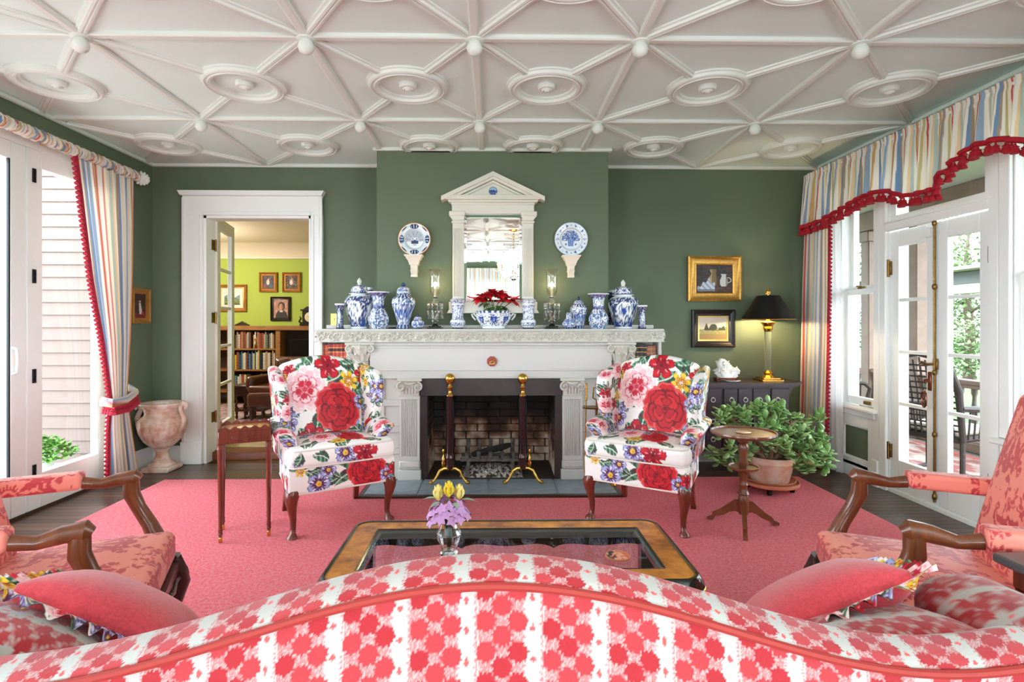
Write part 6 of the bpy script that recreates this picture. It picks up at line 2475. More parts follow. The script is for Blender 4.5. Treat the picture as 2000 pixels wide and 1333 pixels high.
rows_ = [(at(1400, 804, CY).z, at(1400, 759, CY).z), (at(1400, 838, CY).z, at(1400, 809, CY).z), (at(1400, 875, CY).z, at(1400, 842, CY).z)]
cols = [(kx(1378), kx(1408), [kx(1391)]), (kx(1412), kx(1440), [kx(1427)]), (kx(1440), kx(1469), [kx(1454)]), (kx(1469), kx(1499), [kx(1482)]), (kx(1505), kx(1540), [kx(1517)]),
        (cx0 + .01, cx0 + .13, [cx0 + .07]), (cx0 + .14, kx(1373), [(cx0 + .14 + kx(1373)) / 2])]
m_nickel = M('nickel_ring', (226, 222, 212), .3, .4)
for z0_, z1_ in rows_:
    for xa, xb, kn in cols:
        if xb - xa < .03:
            continue
        d_ = obj(MB().box(xa + .004, CY - .016, z0_ + .004, xb - .004, CY + .002, z1_ - .004, .003), 'drawer', m_chest, ch, world=True)
        for k_ in kn:
            zc_ = (z0_ + z1_) / 2 + .02
            hd = MB().lathe([(.001, -.008), (.012, -.004), (.012, .004), (.001, .008)], 10, (k_, CY - .018, zc_), sy=.6)
            hd.tube([(k_ + .019 * math.sin(q), CY - .024, zc_ - .018 + .019 * math.cos(q)) for q in np.linspace(0, 2 * PI, 17)[:-1]], .0035, 6, closed=True)
            obj(hd, 'ring_pull', m_nickel, d_, world=True)
# lamp
lx_ = at(1500, 745, 5.04)
LYY = 5.04
lamp = thing('table_lamp', 'lit glass column table lamp with black shade and brass base on the dark chest', 'lamp', (lx_.x, LYY, ctz))


def lz(py):
    return at(1500, py, LYY).z - ctz


obj(MB().box(-.10, -.10, 0, .10, .10, .018, .003).box(-.08, -.08, .018, .08, .08, .034, .003), 'lamp_base', m_brass, lamp)
obj(MB().lathe([(.06, .034), (.05, .045), (.035, .06), (.045, .075), (.03, .09), (.024, .10)], 18), 'base_collar', m_brass, lamp)
obj(MB().lathe([(.022, .10), (.024, .11), (.034, lz(640)), (.036, lz(637))], 12), 'glass_column', M('lamp_crystal', (250, 252, 250), .03, trans=1.0, ior=1.46), lamp, ang=10)
obj(MB().lathe([(.03, lz(648)), (.045, lz(642)), (.04, lz(638)), (.055, lz(633)), (.07, lz(630)), (.02, lz(627)), (.012, lz(620)), (.008, lz(574))], 18), 'lamp_neck', m_brass, lamp)
zt, zb2 = lz(578), lz(624)
rt, rb = .102, .236
shp = [(rb, zb2), (rt, zt), (rt - .004, zt), (rb - .004, zb2)]
m_shade = M('black_shade_paper', (16, 15, 16), .3)
m_shin = M('gold_shade_lining', (216, 176, 96), .45, .3)
obj(MB().lathe([(rb, zb2), ((rb + rt) / 2 - .006, (zb2 + zt) / 2), (rt, zt)], 40, cap=False), 'lamp_shade', m_shade, lamp)
obj(MB().lathe([(rb - .004, zb2 + .001), ((rb + rt) / 2 - .011, (zb2 + zt) / 2), (rt - .004, zt - .001)], 40, cap=False), 'shade_lining', m_shin, lamp)
obj(MB().tube([(rb * math.cos(a), rb * math.sin(a), zb2) for a in np.linspace(0, 2 * PI, 49)[:-1]], .003, 5, closed=True).tube([(0, -rt, zt - .01), (0, rt, zt - .01)], .003, 5).tube([(-rt, 0, zt - .01), (rt, 0, zt - .01)], .003, 5), 'shade_wire', m_brass, lamp)
obj(MB().lathe([(.004, zt - .01), (.006, zt + .012), (.022, zt + .022), (.024, zt + .04), (.010, zt + .05), (.006, zt + .06), (.005, zt + .085), (.001, zt + .09)], 14), 'finial', m_brass, lamp)
obj(MB().lathe([(.012, zb2 + .03), (.026, zb2 + .06), (.03, zb2 + .085), (.018, zb2 + .115), (.001, zb2 + .12)], 14), 'light_bulb', M('lamp_bulb', (255, 230, 180), .4, emit=((255, 214, 150), 8)), lamp)
l = bpy.data.lights.new('lamp_light', 'POINT')
l.energy = 20
l.color = (1.0, .80, .48)
l.shadow_soft_size = .035
lo = bpy.data.objects.new('lamp_light', l)
COL.objects.link(lo)
lo.location = (lx_.x, LYY, ctz + zb2 + .05)
# carved white stone ornament on a stand, dish
sp_ = at(1418, 741, 5.0)
so = thing('stand', 'small carved dark wood stand holding the white stone carving on the chest', 'stand', (sp_.x, 5.0, ctz))
obj(MB().box(-.11, -.05, .025, .11, .05, .036, .004).box(-.10, -.045, .0, -.07, .045, .025, .003).box(.07, -.045, 0, .10, .045, .025, .003).box(-.1, -.045, .012, .1, -.035, .025, .002), 'stand_frame', m_mahog, so)
cv = MB()
crn = random.Random(9)
cv.lathe([(.001, 0), (.085, .0), (.10, .03), (.09, .075), (.05, .11), (.001, .115)], 26, sy=.55)
for k in range(34):
    a = crn.uniform(0, 2 * PI)
    h = crn.uniform(.01, .13)
    r = (.095 if h < .08 else .06) * crn.uniform(.8, 1.1)
    x, y = r * math.cos(a), r * .55 * math.sin(a)
    rr_ = crn.uniform(.014, .026)
    cv.tube([(x * .6, y * .6, h * .7), (x, y, h), (x * 1.12 + crn.uniform(-.02, .02), y * 1.1, h + crn.uniform(-.01, .025)), (x * 1.1 + .01, y, h + .03)], [rr_, rr_, rr_ * .7, .003], 7)
cv.tube([(-.05, 0, .09), (-.07, -.01, .13), (-.05, -.01, .16), (-.02, 0, .155), (-.0, 0, .12)], [.03, .026, .022, .018, .02], 9)
cv.tube([(.06, 0, .06), (.10, 0, .08), (.12, 0, .06), (.115, 0, .03)], [.02, .018, .014, .01], 8)
obj(cv.move((sp_.x, 5.0, ctz + .036)), 'stone_carving', M('white_quartz', (242, 242, 238), .25, spec=.6, bump=(30, .3, .006)), label='white quartz animal carving on a wood stand on the dark chest', cat='sculpture', world=True)
dp_ = at(1430, 744, 4.93)
obj(MB().lathe([(.001, .004), (.04, .004), (.045, .0), (.05, .002), (.075, .014), (.074, .017), (.045, .009), (.001, .008)], 30).move((dp_.x, 4.93, ctz)), 'small_dish', M('white_dish', (240, 240, 236), .15, coat=.3), label='small white dish on the chest in front of the stone carving', cat='dish', world=True)

# ================================================================ framed pictures
def picture(name, label, p00, p11, Y, frame_w, m_frame, paint, prof=None, group=None, plane='y-', liner=None, res=90, X=None, d=.04):
    """p00 = top-left pixel, p11 = bottom-right pixel of the outer frame"""
    a, b = (at(*p00, Y - .03), at(*p11, Y - .03))
    w_, h_ = abs(b.x - a.x), abs(a.z - b.z)
    cx, cz_ = (a.x + b.x) / 2, (a.z + b.z) / 2
    t = thing(name, label, 'picture', (cx, Y, cz_ - h_ / 2), 0, group)
    iw_, ih_ = w_ - 2 * frame_w, h_ - 2 * frame_w
    fw = frame_w
    pr = prof or [(0, .010), (0, .018), (fw * .12, .022), (fw * .3, .02), (fw * .55, .026), (fw * .8, d), (fw, d - .006), (fw, 0), (fw * .1, 0)]
    obj(MB().rframe((0, 0, h_ / 2), iw_, ih_, pr), 'picture_frame', m_frame, t, ang=25)
    if liner:
        lw, lm_ = liner
        obj(MB().rframe((0, 0, h_ / 2), iw_ - 2 * lw, ih_ - 2 * lw, [(0, .008), (0, .013), (lw, .017), (lw, .008)]), 'frame_liner', lm_, t, ang=25)
        iw_ -= 2 * lw
        ih_ -= 2 * lw
    nx_ = max(12, int(res))
    nz_ = max(12, int(res * ih_ / iw_))
    U, V = np.meshgrid(np.linspace(0, 1, nx_), np.linspace(0, 1, nz_))
    P = np.stack([(U - .5) * iw_ * 1.02, np.full_like(U, -.010), h_ / 2 + (V - .5) * ih_ * 1.02], -1)
    C = paint(U.ravel(), V.ravel(), iw_ / ih_)
    mb = MB().grid(P, C=C)
    mb.box(-iw_ / 2 - .002, -.0098, h_ / 2 - ih_ / 2 - .002, iw_ / 2 + .002, -.001, h_ / 2 + ih_ / 2 + .002)
    mb.C += [tuple(lin((90, 70, 50)))] * 8
    obj(mb, 'painted_canvas', m_print, t, recalc=False, ang=180)
    return t


def still_life(u, v, asp):
    C = np.tile(lin((58, 52, 54)), (len(u), 1))
    n = vnoise(u * 14, v * 14)
    put(C, n > .6, (72, 64, 64))
    put(C, v < .28, (70, 52, 44))
    put(C, (v < .3) & (n > .55), (92, 70, 56))
    jug = np.interp(v, [.25, .35, .52, .62, .7, .78, .82], [.08, .15, .15, .08, .06, .09, .10])
    m_ = (np.abs(u - .48) < jug) & (v > .26) & (v < .84)
    put(C, m_, (128, 108, 70))
    put(C, m_ & (u < .44), (176, 152, 104))
    put(C, m_ & (u > .56), (84, 68, 46))
    ew_ = np.interp(v, [.22, .32, .45, .55, .62, .66], [.07, .11, .11, .07, .06, .09])
    m2 = (np.abs(u - .77) < ew_) & (v > .22) & (v < .67)
    put(C, m2, (206, 208, 204))
    put(C, m2 & (u > .82), (140, 140, 140))
    put(C, (np.abs(np.hypot(u - .88, v - .45) - .09) < .015) & (u > .86), (190, 190, 186))
    cl = (v > .04) & (v < .48 - np.abs(u - .34) * 1.0 + .05 * np.sin(u * 40)) & (u > .03) & (u < .52)
    put(C, cl, (206, 214, 222))
    put(C, cl & (np.sin(u * 40 + v * 30) > .4), (150, 162, 182))
    put(C, cl & (v < .12), (120, 128, 142))
    return C


def meadow(u, v, asp):
    C = np.tile(lin((222, 208, 190)), (len(u), 1))
    n = vnoise(u * 24, v * 24)
    put(C, v < .45 + .12 * u, (150, 150, 92))
    put(C, (v < .42 + .12 * u) & (n > .5), (176, 160, 110))
    put(C, (v < .2 + .1 * n), (160, 132, 84))
    h = .5 + .18 * np.clip(np.sin(u * 17) * .5 + np.sin(u * 37) * .3, -.3, 1)
    put(C, (u > .22) & (v > .42) & (v < h) & (u < .95), (64, 76, 56))
    put(C, (np.abs(u - .27) < .09 * (1 - (v - .45) / .3)) & (v > .44) & (v < .74), (60, 66, 54))
    put(C, (np.hypot(u - .52, (v - .55) * .9) < .13), (66, 74, 56))
    return C


def portrait(bg, coat, hair, hx_=.55):
    def f(u, v, asp):
        C = np.tile(lin(bg), (len(u), 1))
        n = vnoise(u * 10, v * 10)
        put(C, n > .62, tuple(min(255, int(q * 1.2)) for q in bg))
        put(C, (np.hypot((u - hx_) / .42, (v - .02) / .42) < 1), coat)
        put(C, np.hypot((u - hx_) / .24, (v - .64) / .23) < 1, hair)
        put(C, np.hypot((u - hx_ + .03) / .16, (v - .58) / .19) < 1, (196, 140, 110))
        put(C, (np.hypot((u - hx_ + .03) / .16, (v - .58) / .19) < 1) & (u > hx_ + .02), (140, 90, 70))
        put(C, (np.hypot((u - hx_ + .02) / .12, (v - .37) / .05) < 1), (220, 200, 190))
        return C
    return f


def figures(seed, a, b, c_):
    def f(u, v, asp):
        C = np.tile(lin((66, 48, 40)), (len(u), 1))
        n = vnoise(u * 6 + seed, v * 6, seed)
        n2 = vnoise(u * 13 + seed, v * 13, seed + 2)
        put(C, n > .55, a)
        put(C, (n2 > .72), b)
        put(C, np.hypot((u - .45) / .13, (v - .5) / .2) < 1, (226, 212, 200))
        put(C, np.hypot((u - .5) / .06, (v - .74) / .06) < 1, (206, 160, 130))
        put(C, (u < .4) & (v < .28) & (n2 > .4), c_)
        return C
    return f


def hills(u, v, asp):
    C = np.tile(lin((214, 222, 224)), (len(u), 1))
    n = vnoise(u * 16, v * 16)
    put(C, v < .62 + .1 * np.sin(u * 8), (120, 146, 150))
    put(C, v < .48 + .08 * np.sin(u * 11 + 1), (96, 120, 84))
    put(C, (v < .42) & (n > .5), (140, 150, 90))
    put(C, v < .12, (70, 84, 54))
    return C


def seated(u, v, asp):
    C = np.tile(lin((64, 44, 40)), (len(u), 1))
    n = vnoise(u * 7, v * 7)
    put(C, n > .6, (84, 58, 48))
    put(C, v < .2, (116, 50, 44))
    put(C, (np.abs(u - .5 - (.6 - v) * .2) < .08 + .16 * np.clip(.55 - v, 0, .4)) & (v > .16) & (v < .62), (214, 200, 196))
    put(C, np.hypot((u - .5) / .08, (v - .7) / .075) < 1, (196, 150, 126))
    put(C, (np.hypot((u - .5) / .1, (v - .76) / .05) < 1), (50, 34, 28))
    put(C, np.hypot((u - .75) / .12, (v - .2) / .07) < 1, (190, 40, 40))
    return C


m_goldf = M('gold_leaf_frame', (206, 156, 76), .32, .75, var=(40, .25))
m_goldl = M('pale_gold_liner', (226, 190, 110), .35, .6)
m_blackf = M('black_wood_frame', (40, 34, 36), .35, var=(12, .3))
m_brownf = M('brown_wood_frame', (110, 66, 34), .4, var=(12, .3))
m_goldwood = M('gilt_wood_frame', (186, 128, 62), .4, .4, var=(12, .3))
picture('framed_painting', 'gold framed still life of jugs and white cloth on the right green wall', (1344, 500), (1449, 589), YB, .085, m_goldf, still_life, liner=(.006, m_brownf), res=150)
picture('framed_painting', 'black framed small meadow landscape below the gold framed still life', (1352, 605), (1436, 679), YB, .062, m_blackf, meadow, liner=(.014, m_goldl), res=120)
# on the left wall, half behind the curtain
y0_, y1_ = onx(253, 600, XL).y, YB - .07
z1_, z0_ = onx(290, 565, XL + .03).z, onx(290, 632, XL + .03).z
t = thing('framed_painting', 'gilt framed painting of a seated figure in white behind the left curtain', 'picture', (XL, (y0_ + y1_) / 2, z0_))
hgt = z1_ - z0_
w_ = y1_ - y0_
fw = .05
obj(MB().rframe((0, 0, hgt / 2), w_ - 2 * fw, hgt - 2 * fw, [(0, .008), (0, .016), (fw * .4, .02), (fw * .8, .035), (fw, .03), (fw, 0)], 'x+'), 'picture_frame', m_goldwood, t)
U, V = np.meshgrid(np.linspace(0, 1, 60), np.linspace(0, 1, 70))
mb = MB().grid(np.stack([np.full_like(U, .009), (U - .5) * (w_ - 1.9 * fw), hgt / 2 + (V - .5) * (hgt - 1.9 * fw)], -1), C=seated(U.ravel(), V.ravel(), 1))
obj(mb, 'painted_canvas', m_print, t, recalc=False, ang=180)

# ================================================================ stone urn
up = onz(324, 916)
UX, UY = up.x - .01, 5.07
m_urn = M('weathered_urn_plaster', (228, 214, 200), .85, var=(9, .2), col2=(190, 140, 110), bump=(14, .5, .012))
urn = thing('stone_urn', 'weathered white garden urn with two scrolled handles beside the doorway', 'urn', (UX, UY, 0))
ks = UY / FPX
obj(MB().box(-.125, -.125, 0, .125, .125, .045, .008).lathe([(.11, .045), (.115, .06), (.10, .075), (.07, .10), (.055, .14), (.052, .17), (.07, .19), (.075, .20), (.06, .21)], 28), 'urn_foot', m_urn, urn)
n, rows2 = 120, 60
pr = np.array([(.05, .205), (.10, .225), (.15, .28), (.185, .35), (.20, .42), (.198, .46), (.175, .49), (.145, .51), (.14, .53), (.15, .57), (.175, .60), (.185, .615), (.18, .625), (.15, .61), (.14, .56)])
s_ = np.linspace(0, 1, len(pr))
tt2 = np.linspace(0, 1, rows2)
rs_, zs_ = np.interp(tt2, s_, pr[:, 0]), np.interp(tt2, s_, pr[:, 1])
A = np.linspace(0, 2 * PI, n, endpoint=False)
Z, AA = np.meshgrid(zs_, A, indexing='ij')
Rr = np.repeat(rs_[:, None], n, 1)
bodym = sm(.21, .27, Z) * (1 - sm(.42, .48, Z))
Rr = Rr * (1 + .06 * bodym * (np.abs(np.cos(AA * 7)) - .5))
obj(MB().grid(np.stack([Rr * np.cos(AA), Rr * np.sin(AA), Z], -1), closeu=True), 'urn_bowl', m_urn, urn, ang=180)
for s in (-1, 1):
    h = MB().tube([(s * .17, -.02, .36), (s * .205, -.02, .42), (s * .215, -.02, .48), (s * .195, -.02, .53), (s * .18, -.02, .56), (s * .185, -.02, .60), (s * .205, -.02, .622), (s * .228, -.02, .612), (s * .235, -.02, .588), (s * .222, -.02, .572), (s * .212, -.02, .585)],
                  [.014, .022, .024, .022, .02, .021, .022, .022, .02, .017, .012], 10)
    obj(h, 'urn_handle', m_urn, urn)

# ================================================================ curtains
def lerp(a, b, t):
    return a + (b - a) * t


# --- left rod with gathered sleeve and carved finial
RX = XL + .13
re_ = onx(272, 347, RX)
rodz, rody1 = re_.z, re_.y
rod = thing('curtain_rod', 'curtain rod in a gathered striped sleeve over the left glass doors', 'curtain rod', (RX, 2.6, rodz))
ny, na = 900, 20
Yv = np.linspace(1.2, rody1 - .03, ny)
A = np.linspace(0, 2 * PI, na, endpoint=False)
YY, AA = np.meshgrid(Yv, A, indexing='ij')
rad = .040 + .0065 * np.sin(YY * 210 + .8 * np.sin(YY * 37) + .6 * np.cos(AA)) + .003 * np.sin(YY * 95 + AA)
P = np.stack([RX + rad * np.cos(AA), YY + .012 * np.sin(AA * 1) * np.sin(YY * 9), rodz + rad * np.sin(AA)], -1)
obj(MB().grid(P, closeu=True, C=stripes((YY + .004 * np.sin(AA * 2)).ravel(), .17)), 'gathered_sleeve', m_curtain, rod, recalc=False, ang=180, world=True)
fin = MB().lathe([(.03, 0), (.034, .01), (.026, .02), (.028, .03), (.045, .045), (.052, .07), (.048, .10), (.03, .125), (.012, .14), (.001, .145)], 16)
for k in range(5):
    for q in range(10):
        a = 2 * PI * (q + .5 * (k % 2)) / 10
        zz_2 = .045 + k * .02
        r2 = [.046, .054, .052, .044, .03][k]
        fin.lathe([(.001, -.012), (.011, -.003), (.009, .006), (.001, .012)], 6, (r2 * math.cos(a), r2 * math.sin(a), zz_2))
fin.xf(Matrix.Translation((0, rody1 - .04 - 2.6, 0)) @ Matrix.Rotation(-PI / 2, 4, 'X'))
obj(fin, 'carved_finial', m_white, rod, label='carved white pineapple finial')
for yb in (4.75, 2.0):
    obj(MB().tube([(XL + .01, yb, rodz), (RX, yb, rodz)], .014, 8), 'rod_bracket', m_white, rod, world=True)


def tassels(mb, path, n, size, drop=(0, 0, -1)):
    path = [Vector(p) for p in path]
    L = [0]
    for a, b in zip(path[:-1], path[1:]):
        L.append(L[-1] + (b - a).length)
    D = Vector(drop)
    for i in range(n):
        s = (i + .5) / n * L[-1]
        k = max(j for j in range(len(L) - 1) if L[j] <= s)
        t = (s - L[k]) / max(1e-6, L[k + 1] - L[k])
        p = path[k].lerp(path[k + 1], t)
        z = [0, .25, .4, .5, .55, 1.0]
        r = [.06, .12, .34, .24, .30, .42]
        mb.tube([p + D * size * q for q in z], [size * q for q in r], 6)
    return mb


def curtain(name, label, X, rows, nf, amp, period, mat, nu=220, x_off=None, seed=0, col=None, group=None):
    """rows: list of (z, y_left_edge, y_right_edge, depth factor)"""
    rows = sorted(rows, key=lambda r: -r[0])
    zz = np.concatenate([np.linspace(rows[i][0], rows[i + 1][0], 14, endpoint=False) for i in range(len(rows) - 1)] + [[rows[-1][0]]])
    zk = [-r[0] for r in rows]
    y0 = np.interp(-zz, zk, [r[1] for r in rows])
    y1 = np.interp(-zz, zk, [r[2] for r in rows])
    am = np.interp(-zz, zk, [r[3] for r in rows])
    S = np.linspace(0, 1, nu)
    SS, ZZ = np.meshgrid(S, zz)
    i_ = np.arange(len(zz))
    Y = y0[:, None] + (y1 - y0)[:, None] * SS
    ph = SS * nf * 2 * PI + .5 * np.sin(SS * 17 + seed) + .15 * np.sin(ZZ * 3 + SS * 9)
    Xo = X + amp * am[:, None] * (np.sin(ph) + .25 * np.sin(2 * ph + 1))
    Y = Y + .35 * amp * am[:, None] * np.cos(ph) * .6
    P = np.stack([Xo, Y, ZZ], -1)
    C = stripes((SS * period[1]).ravel(), period[0]) if col is None else np.tile(lin(col), (SS.size, 1))
    t = thing(name, label, 'curtain', (X, (y0[-1] + y1[-1]) / 2, rows[-1][0]), 0, group)
    obj(MB().grid(P, C=C), 'curtain_cloth', mat, t, recalc=False, ang=180, world=True)
    return t, P


zt_ = onx(235, 775, XL + .13).z
cur, P = curtain('striped_curtain', 'striped curtain with red tassel edge tied back at the left glass doors', RX, [
    (rodz - .03, onx(143, 305, RX).y, rody1 - .06, .6), (2.2, onx(157, 380, RX).y, 4.84, .9), (1.7, onx(175, 520, RX).y, 4.82, 1.0), (1.2, onx(197, 680, RX).y, 4.79, .8),
    (zt_, onx(212, 770, RX).y, onx(249, 770, RX).y, .5), (zt_ - .25, onx(207, 830, RX).y, onx(256, 830, RX).y, .7), (.03, onx(206, 930, RX).y, onx(270, 930, RX).y, 1.0)], 9, .03, (.155, .82), m_curtain)
fr1 = MB()
edge = [tuple(p) for p in P[:, 0, :]]
tassels(fr1, [Vector(e) + Vector((0.012, -.004, 0)) for e in edge], 75, .042, Vector((.05, -.75, -.65)).normalized())
fr1.tube([Vector(e) + Vector((.012, 0, 0)) for e in edge], .012, 6)
obj(fr1, 'tassel_fringe', m_crimson, cur, label='crimson tassel fringe along the leading edge', kind='stuff', world=True)
# tieback
tb = MB()
ya, yb_ = onx(207, 775, RX).y, onx(254, 775, RX).y
tpts = [(RX - .04, ya, zt_ - .02), (RX + .05, ya - .005, zt_ - .035), (RX + .065, (ya + yb_) / 2, zt_ - .03), (RX + .05, yb_ + .005, zt_ + .02), (RX - .03, yb_ + .02, zt_ + .06)]
tb.tube(tpts, [.02] * 5, 8, sq=2.0)
tbo = obj(tb, 'tieback_band', m_curtain, cur, world=True)
mcol = np.ones((len(tbo.data.vertices), 4), np.float32)
mcol[:, :3] = stripes(np.arange(len(tbo.data.vertices)) * .02, .155)
at_ = tbo.data.attributes.new('Col', 'FLOAT_COLOR', 'POINT')
at_.data.foreach_set('color', mcol.ravel())
tf = MB()
tassels(tf, [Vector(p) + Vector((.015, 0, -.035)) for p in tpts], 22, .06)
tf.tube([Vector(p) + Vector((.018, 0, -.036)) for p in tpts], .012, 6)
obj(tf, 'tieback_fringe', m_crimson, cur, kind='stuff', world=True)

# --- right: valance, curtain, sheer
VX = XR - .235
tp0, tp1 = onx(1577, 345, VX), onx(2000, 140, VX)
vz = (tp0.z + tp1.z) / 2
Yfar, Ynear = tp0.y, 1.9
zk = []
for px, py in ((1563, 446), (1600, 434), (1640, 412), (1680, 388), (1712, 376), (1740, 374), (1757, 386), (1790, 380), (1830, 370), (1836, 345), (1862, 318), (1895, 290), (1930, 277), (1970, 272), (2000, 278)):
    q = onx(px, py, VX - .02)
    zk.append((q.y, q.z))
zk += [(2.55, 2.24), (2.3, 2.36), (2.1, 2.40), (1.9, 2.36)]
zk.sort()
print('VAL', vz, Yfar, [(round(a, 2), round(b, 2)) for a, b in zk])
val = thing('window_valance', 'gathered striped valance with scalloped red fringe over the right french doors', 'valance', (VX, 3.5, 2.2))
nu, nv = 1150, 16
Yv = np.linspace(Yfar + .06, Ynear, nu)
tv = np.linspace(0, 1, nv)
TT, YY = np.meshgrid(tv, Yv, indexing='ij')
zb_ = np.interp(YY, [a for a, b in zk], [b for a, b in zk])
Zv = vz + .012 - (vz + .012 - zb_) * TT
ph = YY * 62 + 1.3 * np.sin(YY * 7.3) + .7 * np.sin(YY * 19)
Xv = VX - .012 * TT + (.006 + .022 * TT) * np.sin(ph) + .006 * np.sin(ph * 2.3)
Yv2 = YY + (.05 * TT) * np.clip((YY - (Yfar - .25)) / .25, 0, 1) + .008 * TT * np.cos(ph)
gath = np.exp(-((TT - .10) / .04) ** 2)
Xv = Xv + .012 * gath
P = np.stack([Xv, Yv2, Zv], -1)
obj(MB().grid(P, C=stripes((YY + .006 * np.sin(ph) * TT).ravel(), .20)), 'valance_cloth', m_curtain, val, recalc=False, ang=180, world=True)
# return to the wall at the far end
Xr, Tr = np.meshgrid(np.linspace(0, 1, 30), tv)
P2 = np.stack([VX + (XR - VX - .01) * Xr, Yv2[:, 0][:, None] + .01 * np.sin(Xr * 12), Zv[:, 0][:, None] + 0 * Xr], -1)
obj(MB().grid(P2, C=stripes((Xr * .24).ravel(), .2)), 'valance_return', m_curtain, val, recalc=False, ang=180, world=True)
vf = MB()
bot = [Vector(p) for p in P[-1, ::6, :]]
vf.tube([p + Vector((-.008, 0, .004)) for p in bot], .017, 6)
tassels(vf, [p + Vector((-.008, 0, -.012)) for p in bot], 120, .06)
obj(vf, 'tassel_fringe', m_red, val, label='bright red tassel fringe', kind='stuff', world=True)
obj(MB().box(VX + .01, Ynear, vz - .03, XR - .001, Yfar + .04, vz - .01, .003), 'valance_board', m_white, val, world=True)

CX = VX + .05
rc, P = curtain('striped_curtain', 'striped curtain hanging straight in the right far corner by the jade plant', CX, [
    (2.5, onx(1618, 450, CX).y, onx(1574, 450, CX).y - .03, .8), (1.6, onx(1617, 560, CX).y, onx(1570, 560, CX).y - .02, 1.0), (.03, onx(1609, 900, CX).y, min(5.26, onx(1566, 900, CX).y), 1.0)], 5, .03, (.12, .42), m_curtain, nu=130, seed=2)
fr2 = MB()
edge = [Vector(p) + Vector((-.012, -.01, 0)) for p in P[:, 0, :]]
fr2.tube(edge, .010, 6)
tassels(fr2, edge, 70, .036, Vector((0, -.75, -.65)).normalized())
obj(fr2, 'tassel_fringe', m_crimson, rc, label='crimson tassel fringe along the leading edge', kind='stuff', world=True)
SX = VX + .12
sh_, P = curtain('sheer_curtain', 'sheer white curtain between the striped curtain and the window', SX, [
    (2.5, onx(1640, 450, SX).y, onx(1604, 450, SX).y, .7), (1.3, onx(1644, 640, SX).y, onx(1608, 640, SX).y, 1.0), (.03, onx(1645, 900, SX).y, onx(1602, 900, SX).y, 1.0)], 5, .022, (.12, .4), m_sheer, nu=90, seed=5, col=(246, 246, 246))
curtain('sheer_curtain', 'sheer white curtain at the right picture edge near the armchair', SX - .02, [
    (2.5, 2.45, 2.86, .7), (1.3, 2.42, 2.84, 1.0), (.66, 2.40, 2.82, 1.0)], 5, .022, (.12, .4), m_sheer, nu=90, seed=6, col=(246, 246, 246))
# behind the camera: striped valance seen in the mirror
rv = thing('window_valance', 'striped valance with red fringe reflected in the mantel mirror', 'valance', (0, YF + .12, 2.0))
Xg, Tg = np.meshgrid(np.linspace(-2.7, 2.7, 700), tv)
swag = 1.98 + .16 * np.cos(Xg * 2 * PI / 1.9) ** 2
Zg = 2.72 - (2.72 - swag) * Tg
P = np.stack([Xg, YF + .12 + (.008 + .02 * Tg) * np.sin(Xg * 60 + np.sin(Xg * 8)), Zg], -1)
obj(MB().grid(P, C=stripes(Xg.ravel(), .2)), 'valance_cloth', m_curtain, rv, recalc=False, ang=180, world=True)
vf = MB()
bot = [Vector(p) for p in P[-1, ::6, :]]
vf.tube([p + Vector((0, .01, 0)) for p in bot], .02, 6)
tassels(vf, [p + Vector((0, .01, -.01)) for p in bot], 110, .06)
obj(vf, 'tassel_fringe', m_red, rv, kind='stuff', world=True)
for x in (-1.0, 1.0):
    Sg, Zg = np.meshgrid(np.linspace(0, 1, 80), np.linspace(2.1, .03, 20))
    P = np.stack([x - .16 + .32 * Sg, YF + .10 + .03 * np.sin(Sg * 30), Zg], -1)
    obj(MB().grid(P, C=stripes((Sg * .5).ravel(), .15)), 'striped_curtain', m_curtain, label='striped curtain %s of the middle window behind the viewer' % ('left' if x < 0 else 'right'), cat='curtain', recalc=False, ang=180, world=True)

# ================================================================ chandelier (in the mirror)
CHX, CHY = .34, .55
chd = thing('chandelier', 'crystal chandelier with candle bulbs on a brass chain reflected in the mirror', 'chandelier', (CHX, CHY, ZC))
obj(MB().lathe([(.001, -.035), (.02, -.034), (.06, -.02), (.075, -.004), (.075, 0)], 24), 'ceiling_rose', m_brass, chd)
chn = MB()
for k in range(9):
    z = -.05 - k * .045
    rg = [(.012 * math.cos(a) * (1 if k % 2 else .0) + 0, .012 * math.cos(a) * (0 if k % 2 else 1), z + .028 * math.sin(a)) for a in np.linspace(0, 2 * PI, 13)[:-1]]
    chn.tube(rg, .004, 5, closed=True)
obj(chn, 'chain', m_brass, chd, kind='stuff')
obj(MB().lathe([(.01, -.44), (.03, -.45), (.12, -.47), (.125, -.48), (.02, -.49), (.018, -.6), (.04, -.63), (.02, -.66), (.03, -.70), (.06, -.73), (.09, -.77), (.05, -.82), (.02, -.86), (.001, -.88)], 20), 'crystal_body', m_crystal, chd)
dr_ = MB()
for k in range(16):
    a = 2 * PI * k / 16
    for q in range(7):
        dr_.lathe([(.001, -.014), (.009, 0), (.001, .014)], 6, (.115 * math.cos(a) * (1 - .05 * q), .115 * math.sin(a) * (1 - .05 * q), -.50 - q * .032))
obj(dr_, 'prism_drops', m_crystal, chd, kind='stuff', ang=20)
